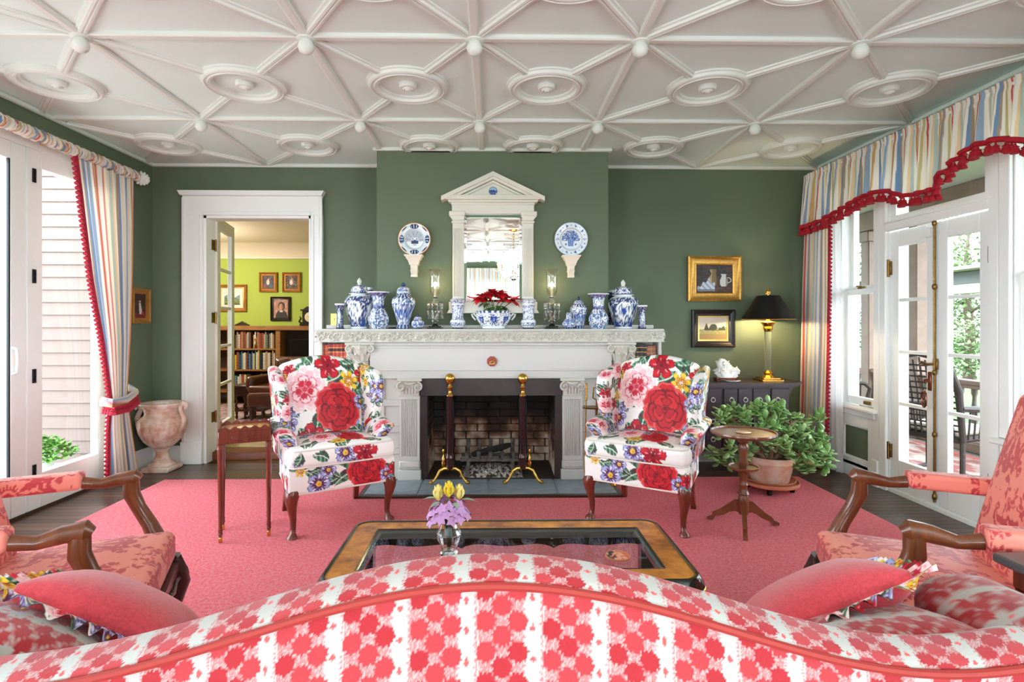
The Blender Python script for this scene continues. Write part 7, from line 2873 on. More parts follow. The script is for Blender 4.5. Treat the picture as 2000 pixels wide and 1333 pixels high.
for k in range(6):
    a = 2 * PI * k / 6 + .3
    ca, sa = math.cos(a), math.sin(a)
    am_ = obj(MB().tube([(.04 * ca, .04 * sa, -.74), (.13 * ca, .13 * sa, -.80), (.22 * ca, .22 * sa, -.76), (.27 * ca, .27 * sa, -.68)], .010, 8).lathe([(.012, -.68), (.045, -.672), (.048, -.665), (.015, -.66)], 14, (.27 * ca, .27 * sa, 0)), 'chandelier_arm', m_crystal, chd)
    obj(MB().lathe([(.011, -.66), (.011, -.59)], 10, (.27 * ca, .27 * sa, 0)), 'candle_sleeve', m_candle, am_)
    obj(MB().lathe([(.003, -.59), (.013, -.57), (.012, -.55), (.001, -.51)], 10, (.27 * ca, .27 * sa, 0)), 'flame_bulb', M('chandelier_bulb', (255, 220, 170), .4, emit=((255, 224, 180), 10)), am_)
l = bpy.data.lights.new('chandelier_light', 'POINT')
l.energy = 7
l.color = (1.0, .90, .76)
l.shadow_soft_size = .25
lo = bpy.data.objects.new('chandelier_light', l)
COL.objects.link(lo)
lo.location = (CHX, CHY, ZC - .58)

# ================================================================ sofa in the foreground
m_ikat = M('cut_velvet', attr=True, rough=.8, sheen=.3, bump=(220, .25, .004))
m_cord = M('coral_cord', (160, 52, 44), .7)
sil = [(-.908, .734), (-.738, .753), (-.635, .773), (-.538, .804), (-.437, .825), (-.361, .853), (-.223, .893), (-.084, .909), (.035, .909), (.193, .897), (.312, .869), (.431, .83), (.507, .804), (.624, .773), (.742, .758), (.898, .765), (.978, .771)]
pf = np.polyfit([a for a, b in sil], [b for a, b in sil], 6)
SXH = 1.16


def topz(x):
    xc = np.clip(x, -.93, .97)
    return np.polyval(pf, xc)


sofa = thing('sofa', 'camelback sofa in coral dotted cut velvet seen from behind in the foreground', 'sofa', (0, 1.3, RUGZ))
xs_ = np.arange(-SXH, SXH + .001, .0023)
prof = [(.86, .25), (.905, .60)]
sec = []
# rear face up to the cord, the roll over the crest, and the inside of the back
rear = [(.895, 0.30 + .0) for _ in range(0)]
nrear, nroll = 150, 70
sV = []
for x in xs_:
    pass
TZx = topz(xs_)
rows_v = []
arc = []
for k in range(nrear):
    f = k / (nrear - 1)
    y = .885 + .045 * f
    z = .42 + (TZx - .012 - .42) * f
    rows_v.append(np.stack([xs_, np.full_like(xs_, y), z], -1))
    arc.append(-(TZx - .012 - z))
for k in range(1, nroll + 1):
    f = k / nroll
    a = PI * f * .93
    y = .93 + .075 - .075 * math.cos(a)
    z = TZx - .012 - .0 + .03 * math.sin(a) * (1 if f < .5 else 1) - .055 * max(0, f - .5) * 2
    rows_v.append(np.stack([xs_, np.full_like(xs_, y), z], -1))
    arc.append(np.full_like(xs_, .075 * a))
for k in range(1, 16):
    f = k / 15
    last = rows_v[nrear + nroll - 1]
    z = last[:, 2] * (1 - f) + .46 * f
    rows_v.append(np.stack([xs_, np.full_like(xs_, 1.078 + .03 * f), z], -1))
    arc.append(np.full_like(xs_, .075 * PI * .93 + .3 * f))
P = np.stack(rows_v)
Vc = np.stack(arc)
Uc = np.repeat(xs_[None, :], P.shape[0], 0)
UU = Uc + np.where(Vc > 0, .012, 0)
C = ikat((UU + 5.0).ravel(), (Vc + 4.0).ravel())
obj(MB().grid(P, C=C), 'sofa_back', m_ikat, sofa, recalc=False, ang=180, world=True)
cx_ = np.linspace(-SXH, SXH, 160)
obj(MB().tube([(x, .927, float(topz(x)) - .010) for x in cx_], .0075, 8), 'piping', m_cord, sofa, world=True)


def dsimple(dx, dy, dz):
    return lambda P: P + np.array([dx, dy, dz])


pk = lambda u, v, fid, Q: ikat(np.where(fid == 0, Q[:, 1], Q[:, 0]) + 5, np.where(fid == 2, Q[:, 1], Q[:, 2]) + 4)
obj(softbox(2.1, .50, .17, .05, .012, dsimple(0, 1.34, .40 - .0), pk), 'seat_cushion', m_ikat, sofa, recalc=False, ang=180, world=True)
obj(softbox(2.3, .68, .22, .03, .02, dsimple(0, 1.25, .225), pk), 'sofa_base', m_ikat, sofa, recalc=False, ang=180, world=True)
for s in (-1, 1):
    def darm(P, s=s):
        x, y, z = P.T.copy()
        f = (z + .23) / .46
        k = (y + .21) / .42
        xx = s * 1.13 + x * (1 + .5 * sm(.55, .9, f)) + s * .03 * sm(.5, 1, f)
        return np.stack([xx, y + 1.17, z + .53 - .03 * k * f], 1)
    obj(softbox(.15, .42, .46, .07, .008, darm, lambda u, v, fid, Q: ikat(Q[:, 1] + np.where(fid == 0, 0, 0) + 5, Q[:, 2] + Q[:, 0] + 4)), 'sofa_arm', m_ikat, sofa, recalc=False, ang=180, world=True)
    for y in (.97, 1.54):
        obj(MB().lathe([(.02, 0), (.03, .02), (.025, .06), (.035, .115), (.035, .12)], 12, (s * 1.08, y, RUGZ)), 'leg', m_mahog, sofa, world=True)

# cushions on the sofa
m_coralcl = M('coral_chenille', (222, 72, 84), .85, var=(120, .22), sheen=.4, bump=(180, .25, .004))


def pillow_shape(w_, h_, d_):
    def f(P):
        x, y, z = P.T.copy()
        u, v = x / (w_ / 2), z / (h_ / 2)
        k = np.clip((1 - np.abs(u) ** 2.6) * (1 - np.abs(v) ** 2.6), 0, 1) ** .5
        pin = 1 - .05 * (1 - np.abs(v)) * np.abs(u) ** 2
        pin2 = 1 - .05 * (1 - np.abs(u)) * np.abs(v) ** 2
        return np.stack([x * pin, np.sign(y) * (.010 + np.abs(y) * 2 * (d_ / 2) / .1 * k * .95), z * pin2], 1)
    return f


def place(o, loc, rx, ry, rz):
    o.location = loc
    o.rotation_euler = (rx, ry, rz)


m_ruf = M('floral_ruffle', attr=True, rough=.6)
for s, side in ((-1, 'left'), (1, 'right')):
    w_, h_, d_ = .38, .36, .13
    if s < 0:
        loc = (-.955, 1.40, .615)
        rot = (R(66), R(26), R(5))
    else:
        loc = (.845, 1.40, .63)
        rot = (R(67), R(-26), R(-5))
    pl = thing('throw_pillow', 'plain coral pillow with floral ruffle leaning at the %s end of the sofa' % side, 'pillow', loc, 0, 'coral ruffled pillows on the sofa')
    pl.rotation_euler = rot
    obj(softbox(w_, .1, h_, .03, .012, pillow_shape(w_, h_, d_)), 'pillow_cover', m_coralcl, pl, recalc=False, ang=180)
    n = 420
    tt3 = np.linspace(0, 1, n, endpoint=False)
    per = []
    for q in tt3:
        q4 = q * 4
        k = int(q4)
        f = q4 - k
        a, b = w_ / 2 * .97, h_ / 2 * .97
        per.append([(-a + 2 * a * f, b, 0, 1), (a, b - 2 * b * f, 1, 0), (a - 2 * a * f, -b, 0, -1), (-a, -b + 2 * b * f, -1, 0)][k])
    per = np.array(per)
    rings_ = []
    for j, q in enumerate(np.linspace(0, 1, 10)):
        wv = np.sin(tt3 * 2 * PI * 34 + 2 * np.sin(tt3 * 40)) * .011 * q
        rings_.append(np.stack([per[:, 0] + per[:, 2] * .060 * q, wv, per[:, 1] + per[:, 3] * .060 * q], -1))
    P = np.stack(rings_)
    uu = np.repeat((tt3 * 1.6)[None], 10, 0).ravel()
    vv = np.repeat(np.linspace(0, .06, 10)[:, None], n, 1).ravel()
    C = floral(uu, vv, scatter(70 + s, 0, 1.6, 0, .06, 26, (.03, .05)), True, 77)
    obj(MB().grid(P, closeu=True, C=C), 'floral_ruffle', m_ruf, pl, recalc=False, ang=180)
    # patterned pillow with cord
    w_, h_, d_ = .36, .34, .11
    if s < 0:
        loc = (-1.01, 1.225, .645)
        rot = (R(70), R(21), R(4))
    else:
        loc = (.86, 1.225, .635)
        rot = (R(72), R(-8), R(-4))
    pp = thing('patterned_pillow', 'dotted velvet pillow with coral cord edge tucked behind the sofa back at its %s end' % side, 'pillow', loc, 0, 'dotted velvet pillows on the sofa')
    pp.rotation_euler = rot
    obj(softbox(w_, .1, h_, .03, .006, pillow_shape(w_, h_, d_), lambda u, v, fid, Q: ikat(Q[:, 2] + 5, Q[:, 0] + 4)), 'pillow_cover', m_ikat, pp, recalc=False, ang=180)
    a, b = w_ / 2 * .98, h_ / 2 * .98
    loop_ = [(-a, 0, b), (-a * .5, 0, b * .96), (0, 0, b * .95), (a * .5, 0, b * .96), (a, 0, b), (a * .95, 0, 0), (a, 0, -b), (0, 0, -b * .95), (-a, 0, -b), (-a * .95, 0, 0)]
    obj(MB().tube(loop_, .008, 7, closed=True), 'cord_piping', m_cord, pp)
# dark end table at the right edge
ec = onz(1935, 1078, .72)
et = thing('end_table', 'dark end table corner beside the right sofa arm at the picture edge', 'side table', (ec.x + .25, ec.y - .13, RUGZ))
m_dtab = M('dark_table_wood', (84, 80, 82), .3, var=(6, .2), coat=.3)
obj(MB().box(-.25, -.22, .678, .25, .13, .704, .006), 'table_top', m_dtab, et)
obj(MB().box(-.22, -.19, .62, .22, .10, .678, .004), 'table_apron', m_mahog, et)
for x in (-.20, .20):
    for y in (-.17, .08):
        obj(MB().lathe([(.012, 0), (.016, .1), (.018, .55), (.022, .62)], 10, (x, y, 0)), 'leg', m_mahog, et)
obj(MB().tube([(-.14, -.20, .65), (-.14, -.225, .65)], .012, 8), 'drawer_knob', m_oldbrass, et)

# ================================================================ library beyond the doorway
LYB = 9.0
LFZ = .08
lib0, lib1 = -6.2, -.9
m_oak = M('oak', (168, 118, 66), .4, var=(5, .35), stretch=(1, 6, 6), coat=.2)
m_oakdark = M('dark_oak', (70, 46, 32), .5, var=(6, .3))
lzt = at(500, 503, LYB).z
struct('wall_library', MB().box(lib0, LYB, 0, lib1, LYB + .1, 2.75), m_lime)
struct('wall_library_left', MB().box(lib0 - .1, 5.72, 0, lib0, LYB, 2.75), m_lime)
struct('wall_library_right', MB().box(lib1, YB + .14, 0, lib1 + .1, LYB, 2.75), m_lime)
struct('ceiling_library', MB().box(lib0, 5.72, lzt + .20, lib1, LYB, lzt + .28).box(XL - .14, YB + .14, lzt + .20, lib1, 5.72, lzt + .28).prism([(LYB, lzt), (LYB - .03, lzt), (LYB - .05, lzt + .05), (LYB - .12, lzt + .15), (LYB - .3, lzt + .2), (LYB, lzt + .2)], lib0, lib1, 0), m_beige)
struct('trim_5', MB().box(lib0, LYB - .06, lzt - .03, lib1, LYB, lzt + .005, .01), m_cream)
flib = struct('floor_library', MB().box(lib0, 5.72, -.05, lib1, LYB, LFZ - .012).box(XL - .14, YB + .15, -.05, lib1, 5.72, LFZ - .012), m_oak)
m_warmplank = [M('warm_floor_wood', c_, .3, var=(6, .3), stretch=(1, 12, 12), coat=.4) for c_ in ((150, 84, 46), (134, 74, 42))]
for j in range(22):
    y = YB + .16 + (j + .5) * .075
    x = -3.6
    while x < -1.4:
        L = prng.uniform(.7, 1.4)
        xe = min(-1.4, x + L)
        piece('plank', prng.choice(m_warmplank), flib, ((x + xe) / 2, y, LFZ - .006), (xe - x - .002, .073, .012), ch=.02)
        x = xe
struct('trim_6', MB().box(DO[0] + .02, YB + .10, 0, DO[1] - .02, YB + .16, LFZ + .004, .006), M('doorstep_wood', (130, 70, 40), .3, var=(6, .3), stretch=(1, 10, 10), coat=.3))
obj(MB().box(-2.85, 5.62, LFZ, -1.3, 6.12, LFZ + .012, .004), 'runner_mat', M('tan_carpet', (214, 186, 140), .95, bump=(200, .6, .01), var=(60, .15)), label='tan carpet mat just inside the library doorway', cat='rug')
U, V = np.meshgrid(np.linspace(0, 1, 130), np.linspace(0, 1, 90))
cr_ = np.tile(lin((176, 150, 156)), (U.size, 1))
nn = vnoise(U.ravel() * 40, V.ravel() * 26)
nn2 = vnoise(U.ravel() * 80, V.ravel() * 60, 3)
put(cr_, nn > .55, (206, 196, 200))
put(cr_, nn2 > .62, (120, 96, 120))
put(cr_, (nn2 < .3) & (nn > .4), (190, 120, 116))
mb = MB().grid(np.stack([-4.2 + 2.9 * U, 6.55 + 2.0 * V, np.full_like(U, LFZ + .014)], -1), C=cr_)
mb.box(-4.2, 6.55, LFZ, -1.3, 8.55, LFZ + .0135)
mb.C += [tuple(lin((170, 150, 150)))] * 8
lr = obj(mb, 'oriental_rug', M('woven_rug', attr=True, rough=.95), label='faded mauve patterned rug under the leather chair in the library', cat='rug', recalc=False, ang=180, world=True)

# bookcase
BY = LYB - .34


def bx(px):
    return at(px, 680, BY).x


def bz(py):
    return at(500, py, BY).z


bc = thing('bookcase', 'built-in oak bookcase along the lime green library wall', 'bookcase', ((bx(400) + bx(620)) / 2, BY, LFZ))
topz_ = bz(637)
kx_ = [bx(392), bx(538), bx(547), bx(625)]
obj(MB().box(kx_[0] - .6, BY - .03, topz_ - .07, kx_[3] + .3, LYB - .01, topz_, .006), 'bookcase_top', m_oak, bc, world=True)
obj(MB().box(kx_[0] - .6, LYB - .04, LFZ, kx_[3] + .3, LYB - .01, topz_ - .07), 'back_panel', m_oakdark, bc, world=True)
for x0, x1 in ((kx_[1], kx_[2]), (kx_[0] - .6, kx_[0] - .52), (kx_[3] + .22, kx_[3] + .3), (bx(448) - .04, bx(448))):
    obj(MB().box(x0, BY, LFZ, x1, LYB - .04, topz_ - .07, .004), 'upright', m_oak, bc, world=True)
shz = [bz(681), bz(722), bz(764)]
for z in shz:
    for a, b_ in ((bx(448), kx_[1]), (kx_[0] - .52, bx(448) - .04)):
        obj(MB().box(a, BY + .005, z - .028, b_, LYB - .04, z + .0, .003), 'shelf_board', m_oak, bc, world=True)
obj(MB().box(kx_[0] - .52, BY - .01, LFZ, kx_[1], BY + .02, shz[2] - .25, .004), 'base_panel', m_oak, bc, world=True)
obj(MB().box(kx_[2], BY + .0, bz(720), kx_[3] + .22, LYB - .04, bz(716), .004), 'shelf_board', m_oak, bc, world=True)
# television in the recess
tvx0, tvx1 = bx(561), bx(640)
tv_ = thing('television', 'dark flat television in the oak bookcase recess', 'television', ((tvx0 + tvx1) / 2, BY + .12, bz(716)))
obj(MB().box(tvx0, BY + .10, bz(708), tvx1, BY + .14, bz(663), .006), 'television_case', m_black, tv_, world=True)
obj(MB().box(tvx0 + .015, BY + .095, bz(706), tvx1 - .015, BY + .1005, bz(665)), 'screen', M('dark_screen', (20, 20, 22), .12), tv_, world=True)
obj(MB().box((tvx0 + tvx1) / 2 - .08, BY + .06, bz(716), (tvx0 + tvx1) / 2 + .08, BY + .18, bz(714), .003).box((tvx0 + tvx1) / 2 - .03, BY + .11, bz(714), (tvx0 + tvx1) / 2 + .03, BY + .13, bz(707)), 'television_stand', m_black, tv_, world=True)
# books
pal = [('brown', (120, 84, 62)), ('cream', (216, 206, 186)), ('red', (170, 70, 60)), ('pale blue', (120, 158, 186)), ('navy', (50, 62, 100)), ('white', (226, 224, 218)), ('green', (90, 116, 90)),
       ('yellow', (220, 186, 76)), ('black', (46, 44, 46)), ('tan', (186, 150, 112)), ('teal', (70, 120, 136)), ('grey', (150, 146, 140))]
pd_ = dict(pal)
rows_b = [('top', shz[0], 458, 534, ['brown', 'grey', 'cream', 'red', 'tan', 'brown', 'red', 'tan', 'white', 'grey', 'brown', None, None, 'cream', 'white', 'black', 'tan', 'red', 'brown', 'red', 'cream', 'grey', 'green', 'black', 'grey', 'white', 'tan'], (.20, .27)),
          ('middle', shz[1], 457, 536, ['yellow', 'red', 'teal', 'navy', 'teal', 'cream', 'white', 'brown', 'navy', 'pale blue', 'navy', 'teal', 'white', 'yellow', 'teal', 'white', 'yellow', 'navy', 'black', 'white', 'cream', 'tan', 'white', 'cream', 'black', 'tan', 'white'], (.22, .30)),
          ('bottom', shz[2], 457, 528, ['pale blue', 'teal', 'white', 'cream', 'tan', 'red', 'cream', 'brown', 'white', 'yellow', 'cream', 'navy', 'grey', 'pale blue', 'white', 'green', 'cream', 'white', 'grey', 'tan', 'cream'], (.20, .27))]
brn = random.Random(17)
for rn, z, pa, pb, cols_, (h0, h1) in rows_b:
    x, xe = bx(pa), bx(pb)
    wt = [brn.uniform(.7, 1.4) if c_ else 1.0 for c_ in cols_]
    sc_ = (xe - x) / sum(wt)
    for k, c_ in enumerate(cols_):
        th = wt[k] * sc_
        if c_:
            h = brn.uniform(h0, h1)
            book((x + th / 2, BY + .03 + .08, z + .0005), th - .002, .17, h, pd_[c_], '%s book, %s from the left on the %s shelf of the library bookcase' % (c_, ORD[k], rn), 'books on the %s library shelf' % rn, brn.random() < .3, False)
        x += th
pj = at(502, 681, BY + .06)
obj(MB().lathe([(.045, 0), (.05, .02), (.04, .08), (.045, .15), (.03, .19), (.04, .21), (.02, .24), (.008, .27), (.001, .28)], 16).tube([(.042, 0, .17), (.085, 0, .16), (.08, 0, .08), (.045, 0, .05)], .008, 6).tube([(-.04, 0, .16), (-.07, 0, .2)], [.012, .006], 6).move((pj.x, BY + .06, shz[0])), 'copper_pitcher', M('copper', (176, 112, 70), .3, 1.0), label='copper coffee pot standing between the books on the top library shelf', cat='pitcher', world=True)
# ornaments on the bookcase
po = at(473, 637, BY + .1)
pts = [(-.11, 0), (-.11, .02), (-.08, .03), (-.05, .05), (-.03, .055), (0, .075), (.03, .055), (.05, .05), (.08, .03), (.11, .02), (.11, 0)]
obj(MB().prism([(po.x + a, topz_ + b_) for a, b_ in pts], BY + .08, BY + .12, 1).tube([(po.x - .09, BY + .075, topz_ + .02), (po.x, BY + .07, topz_ + .05), (po.x + .09, BY + .075, topz_ + .02)], .008, 6), 'carved_crest', m_oakdark, label='dark carved crest ornament on the bookcase top', cat='ornament', world=True)
pk_ = at(600, 637, BY + .12)
clk = thing('mantel_clock', 'dark carved clock on the bookcase top at the right doorway edge', 'clock', (pk_.x + .06, BY + .12, topz_))
m_cl = M('dark_clock_wood', (42, 30, 26), .35, var=(10, .3))
obj(MB().box(-.16, -.07, 0, .16, .07, .04, .005).box(-.12, -.06, .04, .12, .06, .24, .005).box(-.15, -.07, .24, .15, .07, .265, .005).prism([(-.11, .265), (.11, .265), (.05, .31), (-.05, .31)], -.05, .05, 1)
    .tube([(-.13, -.05, .04), (-.17, -.05, .07), (-.14, -.05, .12), (-.16, -.05, .15)], [.02, .016, .014, .008], 7).tube([(.13, -.05, .04), (.17, -.05, .07), (.14, -.05, .12), (.16, -.05, .15)], [.02, .016, .014, .008], 7), 'clock_case', m_cl, clk)
dl_ = MB().lathe([(.001, 0), (.075, 0), (.078, .008), (.07, .010), (.001, .008)], 28)
dl_.xf(Matrix.Translation((0, -.061, .14)) @ Matrix.Rotation(PI / 2, 4, 'X'))
cd = obj(dl_, 'clock_dial', M('ivory_dial', (226, 210, 170), .4), clk)
obj(MB().tube([(0, -.072, .14), (.0, -.072, .19)], .003, 5).tube([(0, -.072, .14), (-.035, -.072, .15)], .003, 5), 'clock_hand', m_black, cd)
# pictures on the lime wall
picture('framed_painting', 'small gold framed picture of blue robed figures, left of the upper pair in the library', (506, 532), (541, 571), LYB, .055, m_goldwood, figures(1, (60, 96, 110), (90, 70, 90), (150, 50, 40)), res=50)
picture('framed_painting', 'small gold framed brown picture, right of the upper pair in the library', (551, 532), (587, 571), LYB, .055, m_goldwood, figures(4, (84, 66, 54), (150, 140, 120), (90, 80, 60)), res=50)
picture('framed_painting', 'dark framed portrait of a person in a dark coat on the lime library wall', (528, 580), (567, 627), LYB, .045, m_blackf, portrait((176, 130, 112), (40, 32, 34), (38, 28, 26)), res=60)
picture('framed_painting', 'gold framed landscape of hills behind the open glazed door', (424, 556), (481, 609), LYB, .06, m_goldwood, hills, liner=(.05, M('cream_mat', (232, 226, 210), .7)), res=80)
# leather armchair
m_leather = M('brown_leather', (98, 54, 38), .28, var=(9, .3), bump=(60, .08), coat=.2)
lcx = at(525, 800, 6.9)
lc = thing('leather_armchair', 'brown tufted leather armchair on the library rug', 'chair', (lcx.x + .12, 7.05, LFZ + .015), R(-12))


def dls(P):
    x, y, z = P.T.copy()
    return np.stack([x, y, z + .30 + .02 * np.cos(x / .34 * PI / 2) * (z > 0)], 1)


obj(softbox(.66, .62, .20, .07, .03, dls), 'seat', m_leather, lc, recalc=False, ang=180)
obj(softbox(.64, .50, .10, .045, .03, lambda P: P + np.array([0, -.04, .43])), 'seat_cushion', m_leather, lc, recalc=False, ang=180)


def dlb(P):
    x, y, z = P.T.copy()
    tuft = .02 * np.cos(x * 28) * np.cos(z * 26) * (y < 0)
    return np.stack([x, y + .29 + .12 * (z + .2) + tuft, z + .60], 1)


obj(softbox(.66, .14, .42, .06, .025, dlb), 'backrest', m_leather, lc, recalc=False, ang=180)
for s in (-1, 1):
    obj(softbox(.12, .56, .18, .055, .03, lambda P, s=s: P + np.array([s * .33, .04, .50])), 'armrest', m_leather, lc, recalc=False, ang=180)
    for y in (-.25, .25):
        obj(MB().lathe([(.016, 0), (.022, .03), (.016, .05), (.03, .12), (.034, .21)], 12, (s * .27, y, 0)), 'leg', m_oakdark, lc)
# barley twist table
bt0 = at(475, 800, 7.1)
bt = thing('barley_twist_table', 'dark side table with barley twist legs beside the leather chair', 'side table', (bt0.x + .04, 7.35, LFZ + .015))
m_btw = M('twist_oak', (82, 54, 36), .35, var=(8, .3))
bth = at(475, 752, 7.25).z - LFZ - .015
obj(MB().box(-.22, -.20, bth - .03, .22, .20, bth, .006), 'table_top', m_btw, bt)
obj(MB().box(-.20, -.18, bth - .14, .20, .18, bth - .03, .004), 'table_apron', m_btw, bt)
obj(MB().box(-.19, -.17, .10, .19, .17, .13, .004), 'stretcher', m_btw, bt)
for x in (-.17, -.06, .06, .17):
    for y in (-.15, .15):
        lgm = MB()
        zz3 = np.linspace(.14, bth - .15, 30)
        lgm.tube([(x + .010 * math.cos(z * 55), y + .010 * math.sin(z * 55), z) for z in zz3], .015, 7)
        lgm.lathe([(.008, 0), (.018, .02), (.012, .05), (.018, .08), (.016, .12)], 10, (x, y, 0))
        lgm.box(x - .018, y - .018, .12, x + .018, y + .018, .15).box(x - .018, y - .018, bth - .16, x + .018, y + .018, bth - .13)
        obj(lgm, 'leg', m_btw, bt)
# unseen pendant lamp added to light the library (left of the doorway opening)
LPX, LPY, LPZ = -4.4, 7.2, lzt + .20
pen = thing('added_pendant_lamp', 'unseen brass pendant lamp added to light the library beyond the doorway', 'lamp', (LPX, LPY, LPZ))
obj(MB().lathe([(.001, -.03), (.05, -.025), (.06, 0)], 18).lathe([(.006, -.22), (.006, -.02)], 8), 'ceiling_cap', m_brass, pen)
obj(MB().lathe([(.16, -.30), (.12, -.25), (.04, -.21), (.01, -.20)], 24, cap=False), 'lamp_shade', m_brass, pen)
obj(MB().lathe([(.001, -.33), (.03, -.31), (.034, -.28), (.015, -.24), (.001, -.23)], 14), 'light_bulb', M('added_pendant_bulb', (255, 235, 200), .4, emit=((255, 224, 180), 6)), pen)
l = bpy.data.lights.new('library_fill_light', 'POINT')
l.energy = 50
l.color = (1.0, .90, .76)
l.shadow_soft_size = .12
lo = bpy.data.objects.new('library_fill_light', l)
COL.objects.link(lo)
lo.location = (LPX, LPY, LPZ - .48)

# ================================================================ outside, left: clapboard house wing
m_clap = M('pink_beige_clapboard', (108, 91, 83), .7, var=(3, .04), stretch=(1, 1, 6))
siding = sroot('wall_outside_left', (-6.0, 5.62, 0))
obj(MB().box(-9.5, 5.62, -.4, XL - .15, 5.72, 4.6), 'wall_sheathing', m_clap, siding, world=True)
CH = .128
cb = None
for k in range(38):
    z = -.35 + k * CH
    if cb is None:
        b = MB().prism([(5.62, 0), (5.585, .0), (5.60, CH + .012), (5.62, CH + .012)], -9.5, XL - .15, 0)
        b.move((6.0, -5.62, 0))
        cb = mesh_of(b, 'clapboard', m_clap, 20)
    inst('clapboard', cb, siding, (0, 0, z))
m_grass = M('lawn', (78, 100, 52), .95, var=(20, .3))
struct('floor_outside', MB().box(-40, -20, -.6, 60, 60, -.45), m_grass)
struct('floor_terrace', MB().box(-9.5, -6, -.44, XL - .16, 5.58, -.06), M('terrace_stone', (178, 172, 164), .8, var=(3, .12)))
sh0 = onx(130, 895, XL - .9)
pl_ = thing('leafy_planter', 'low bright green shrub in a white planter outside the left glass door', 'plant', (sh0.x + .1, 4.72, -.06))
obj(MB().lathe([(.001, 0), (.22, 0), (.27, .22), (.29, .23), (.29, .26), (.26, .26), (.001, .24)], 28), 'planter_pot', m_white, pl_)
lv = MB()
qn = random.Random(2)
lf_ = leafmesh(.06, .018, .3, 'leaf', m_jade)
lc_ = [tuple(v.co) for v in lf_.vertices]
lfc = [tuple(f.vertices) for f in lf_.polygons]
for i in range(900):
    a, r = qn.uniform(0, 2 * PI), .42 * math.sqrt(qn.random())
    z = .26 + .20 * (1 - (r / .42) ** 2) * qn.uniform(.3, 1.1)
    mt = Matrix.Translation((r * math.cos(a), r * math.sin(a), z)) @ Matrix.Rotation(qn.uniform(0, 6.3), 4, 'Z') @ Matrix.Rotation(qn.uniform(-.2, 1.0), 4, 'X')
    lv.add([tuple(mt @ Vector(v)) for v in lc_], lfc)
obj(lv, 'foliage', M('bright_green_leaf', (96, 150, 52), .6, var=(9, .3)), pl_, kind='stuff', recalc=False, ang=180)

# ================================================================ outside, right: porch, railing, trees
m_pwood = M('porch_floor_wood', (156, 146, 138), .6, var=(4, .12), stretch=(8, 1, 1))
PXE = 5.35
pf_ = struct('floor_porch', MB().box(XR + .16, -3, -.15, PXE + .15, 9.0, -.035), m_pwood)
for k in range(15):
    x = XR + .24 + k * .145
    piece('plank', m_pwood, pf_, (x, 4.6, -.022), (.142, 5.6, .024), ch=.02)
struct('ceiling_porch', MB().box(XR + .16, -3, 2.85, PXE + .4, 9.0, 2.93), M('porch_ceiling', (170, 172, 166), .6))
struct('wall_outside_right', MB().box(XR + .16, 5.45, 0, XR + .3, 9.0, 2.85), M('porch_wall_paint', (148, 148, 138), .7))
m_porchw = M('porch_paint', (178, 170, 160), .6, var=(9, .10))
m_taupe = M('taupe_porch_paint', (142, 118, 104), .65, var=(6, .2))
m_greyb = M('grey_baluster_paint', (118, 114, 102), .7, var=(12, .2))
# outdoor rug
U, V = np.meshgrid(np.linspace(0, 1, 60), np.linspace(0, 1, 120))
cc = np.tile(lin((160, 132, 124)), (U.size, 1))
nn = vnoise(U.ravel() * 18, V.ravel() * 34)
put(cc, nn > .56, (146, 84, 76))
put(cc, nn < .3, (170, 158, 148))
put(cc, (np.abs(U.ravel() - .5) > .44), (190, 90, 84))
mb = MB().grid(np.stack([3.6 + 1.3 * U, 2.6 + 3.6 * V, np.full_like(U, -.004)], -1), C=cc)
mb.box(3.6, 2.6, -.010, 4.9, 6.2, -.0045)
mb.C += [tuple(lin((190, 120, 110)))] * 8
obj(mb, 'porch_rug', M('porch_rug_weave', attr=True, rough=.95), label='faded red patterned rug on the porch floor', cat='rug', recalc=False, ang=180, world=True)
rl = thing('porch_railing', 'porch railing with shaped balusters beyond the french doors', 'railing', (5.1, 4.6, -.01))
obj(MB().box(5.04, 1.5, .70, 5.16, 8.5, .75, .008).box(5.06, 1.5, .66, 5.14, 8.5, .70, .004), 'top_rail', m_taupe, rl, world=True)
obj(MB().box(5.05, 1.5, .12, 5.15, 8.5, .18, .006).box(5.02, 1.5, -.01, 5.18, 8.5, .10, .01), 'bottom_rail', m_taupe, rl, world=True)
bp_ = mesh_of(MB().lathe([(.03, 0), (.03, .06), (.022, .08), (.036, .16), (.034, .24), (.022, .34), (.020, .40), (.03, .43), (.03, .48)], 10), 'baluster', m_greyb)
for k in range(40):
    inst('baluster', bp_, rl, (0, -2.9 + k * .165, .19))
for px, Y in ((1793, 6.2), (1700, 8.1)):
    p = _p(_uv(px, 600)[0], 0, 1)
    X_ = 5.1
    yy_ = onx(px, 600, X_).y
    po = thing('porch_post', 'square painted porch post %s' % ('seen through the left french door leaf' if px > 1750 else 'seen through the sash window'), 'post', (X_, yy_, -.01), 0, 'porch posts')
    obj(MB().box(-.08, -.08, 0, .08, .08, 2.6, .01), 'post_shaft', m_taupe, po)
    obj(MB().box(-.11, -.11, 0, .11, .11, .12, .01).box(-.11, -.11, 2.46, .11, .11, 2.6, .01), 'post_cap', m_taupe, po)
obj(MB().box(5.0, 0, 2.60, 5.2, 9, 2.85, .01), 'porch_beam', m_taupe, label='taupe beam along the porch roof edge', cat='beam', world=True)
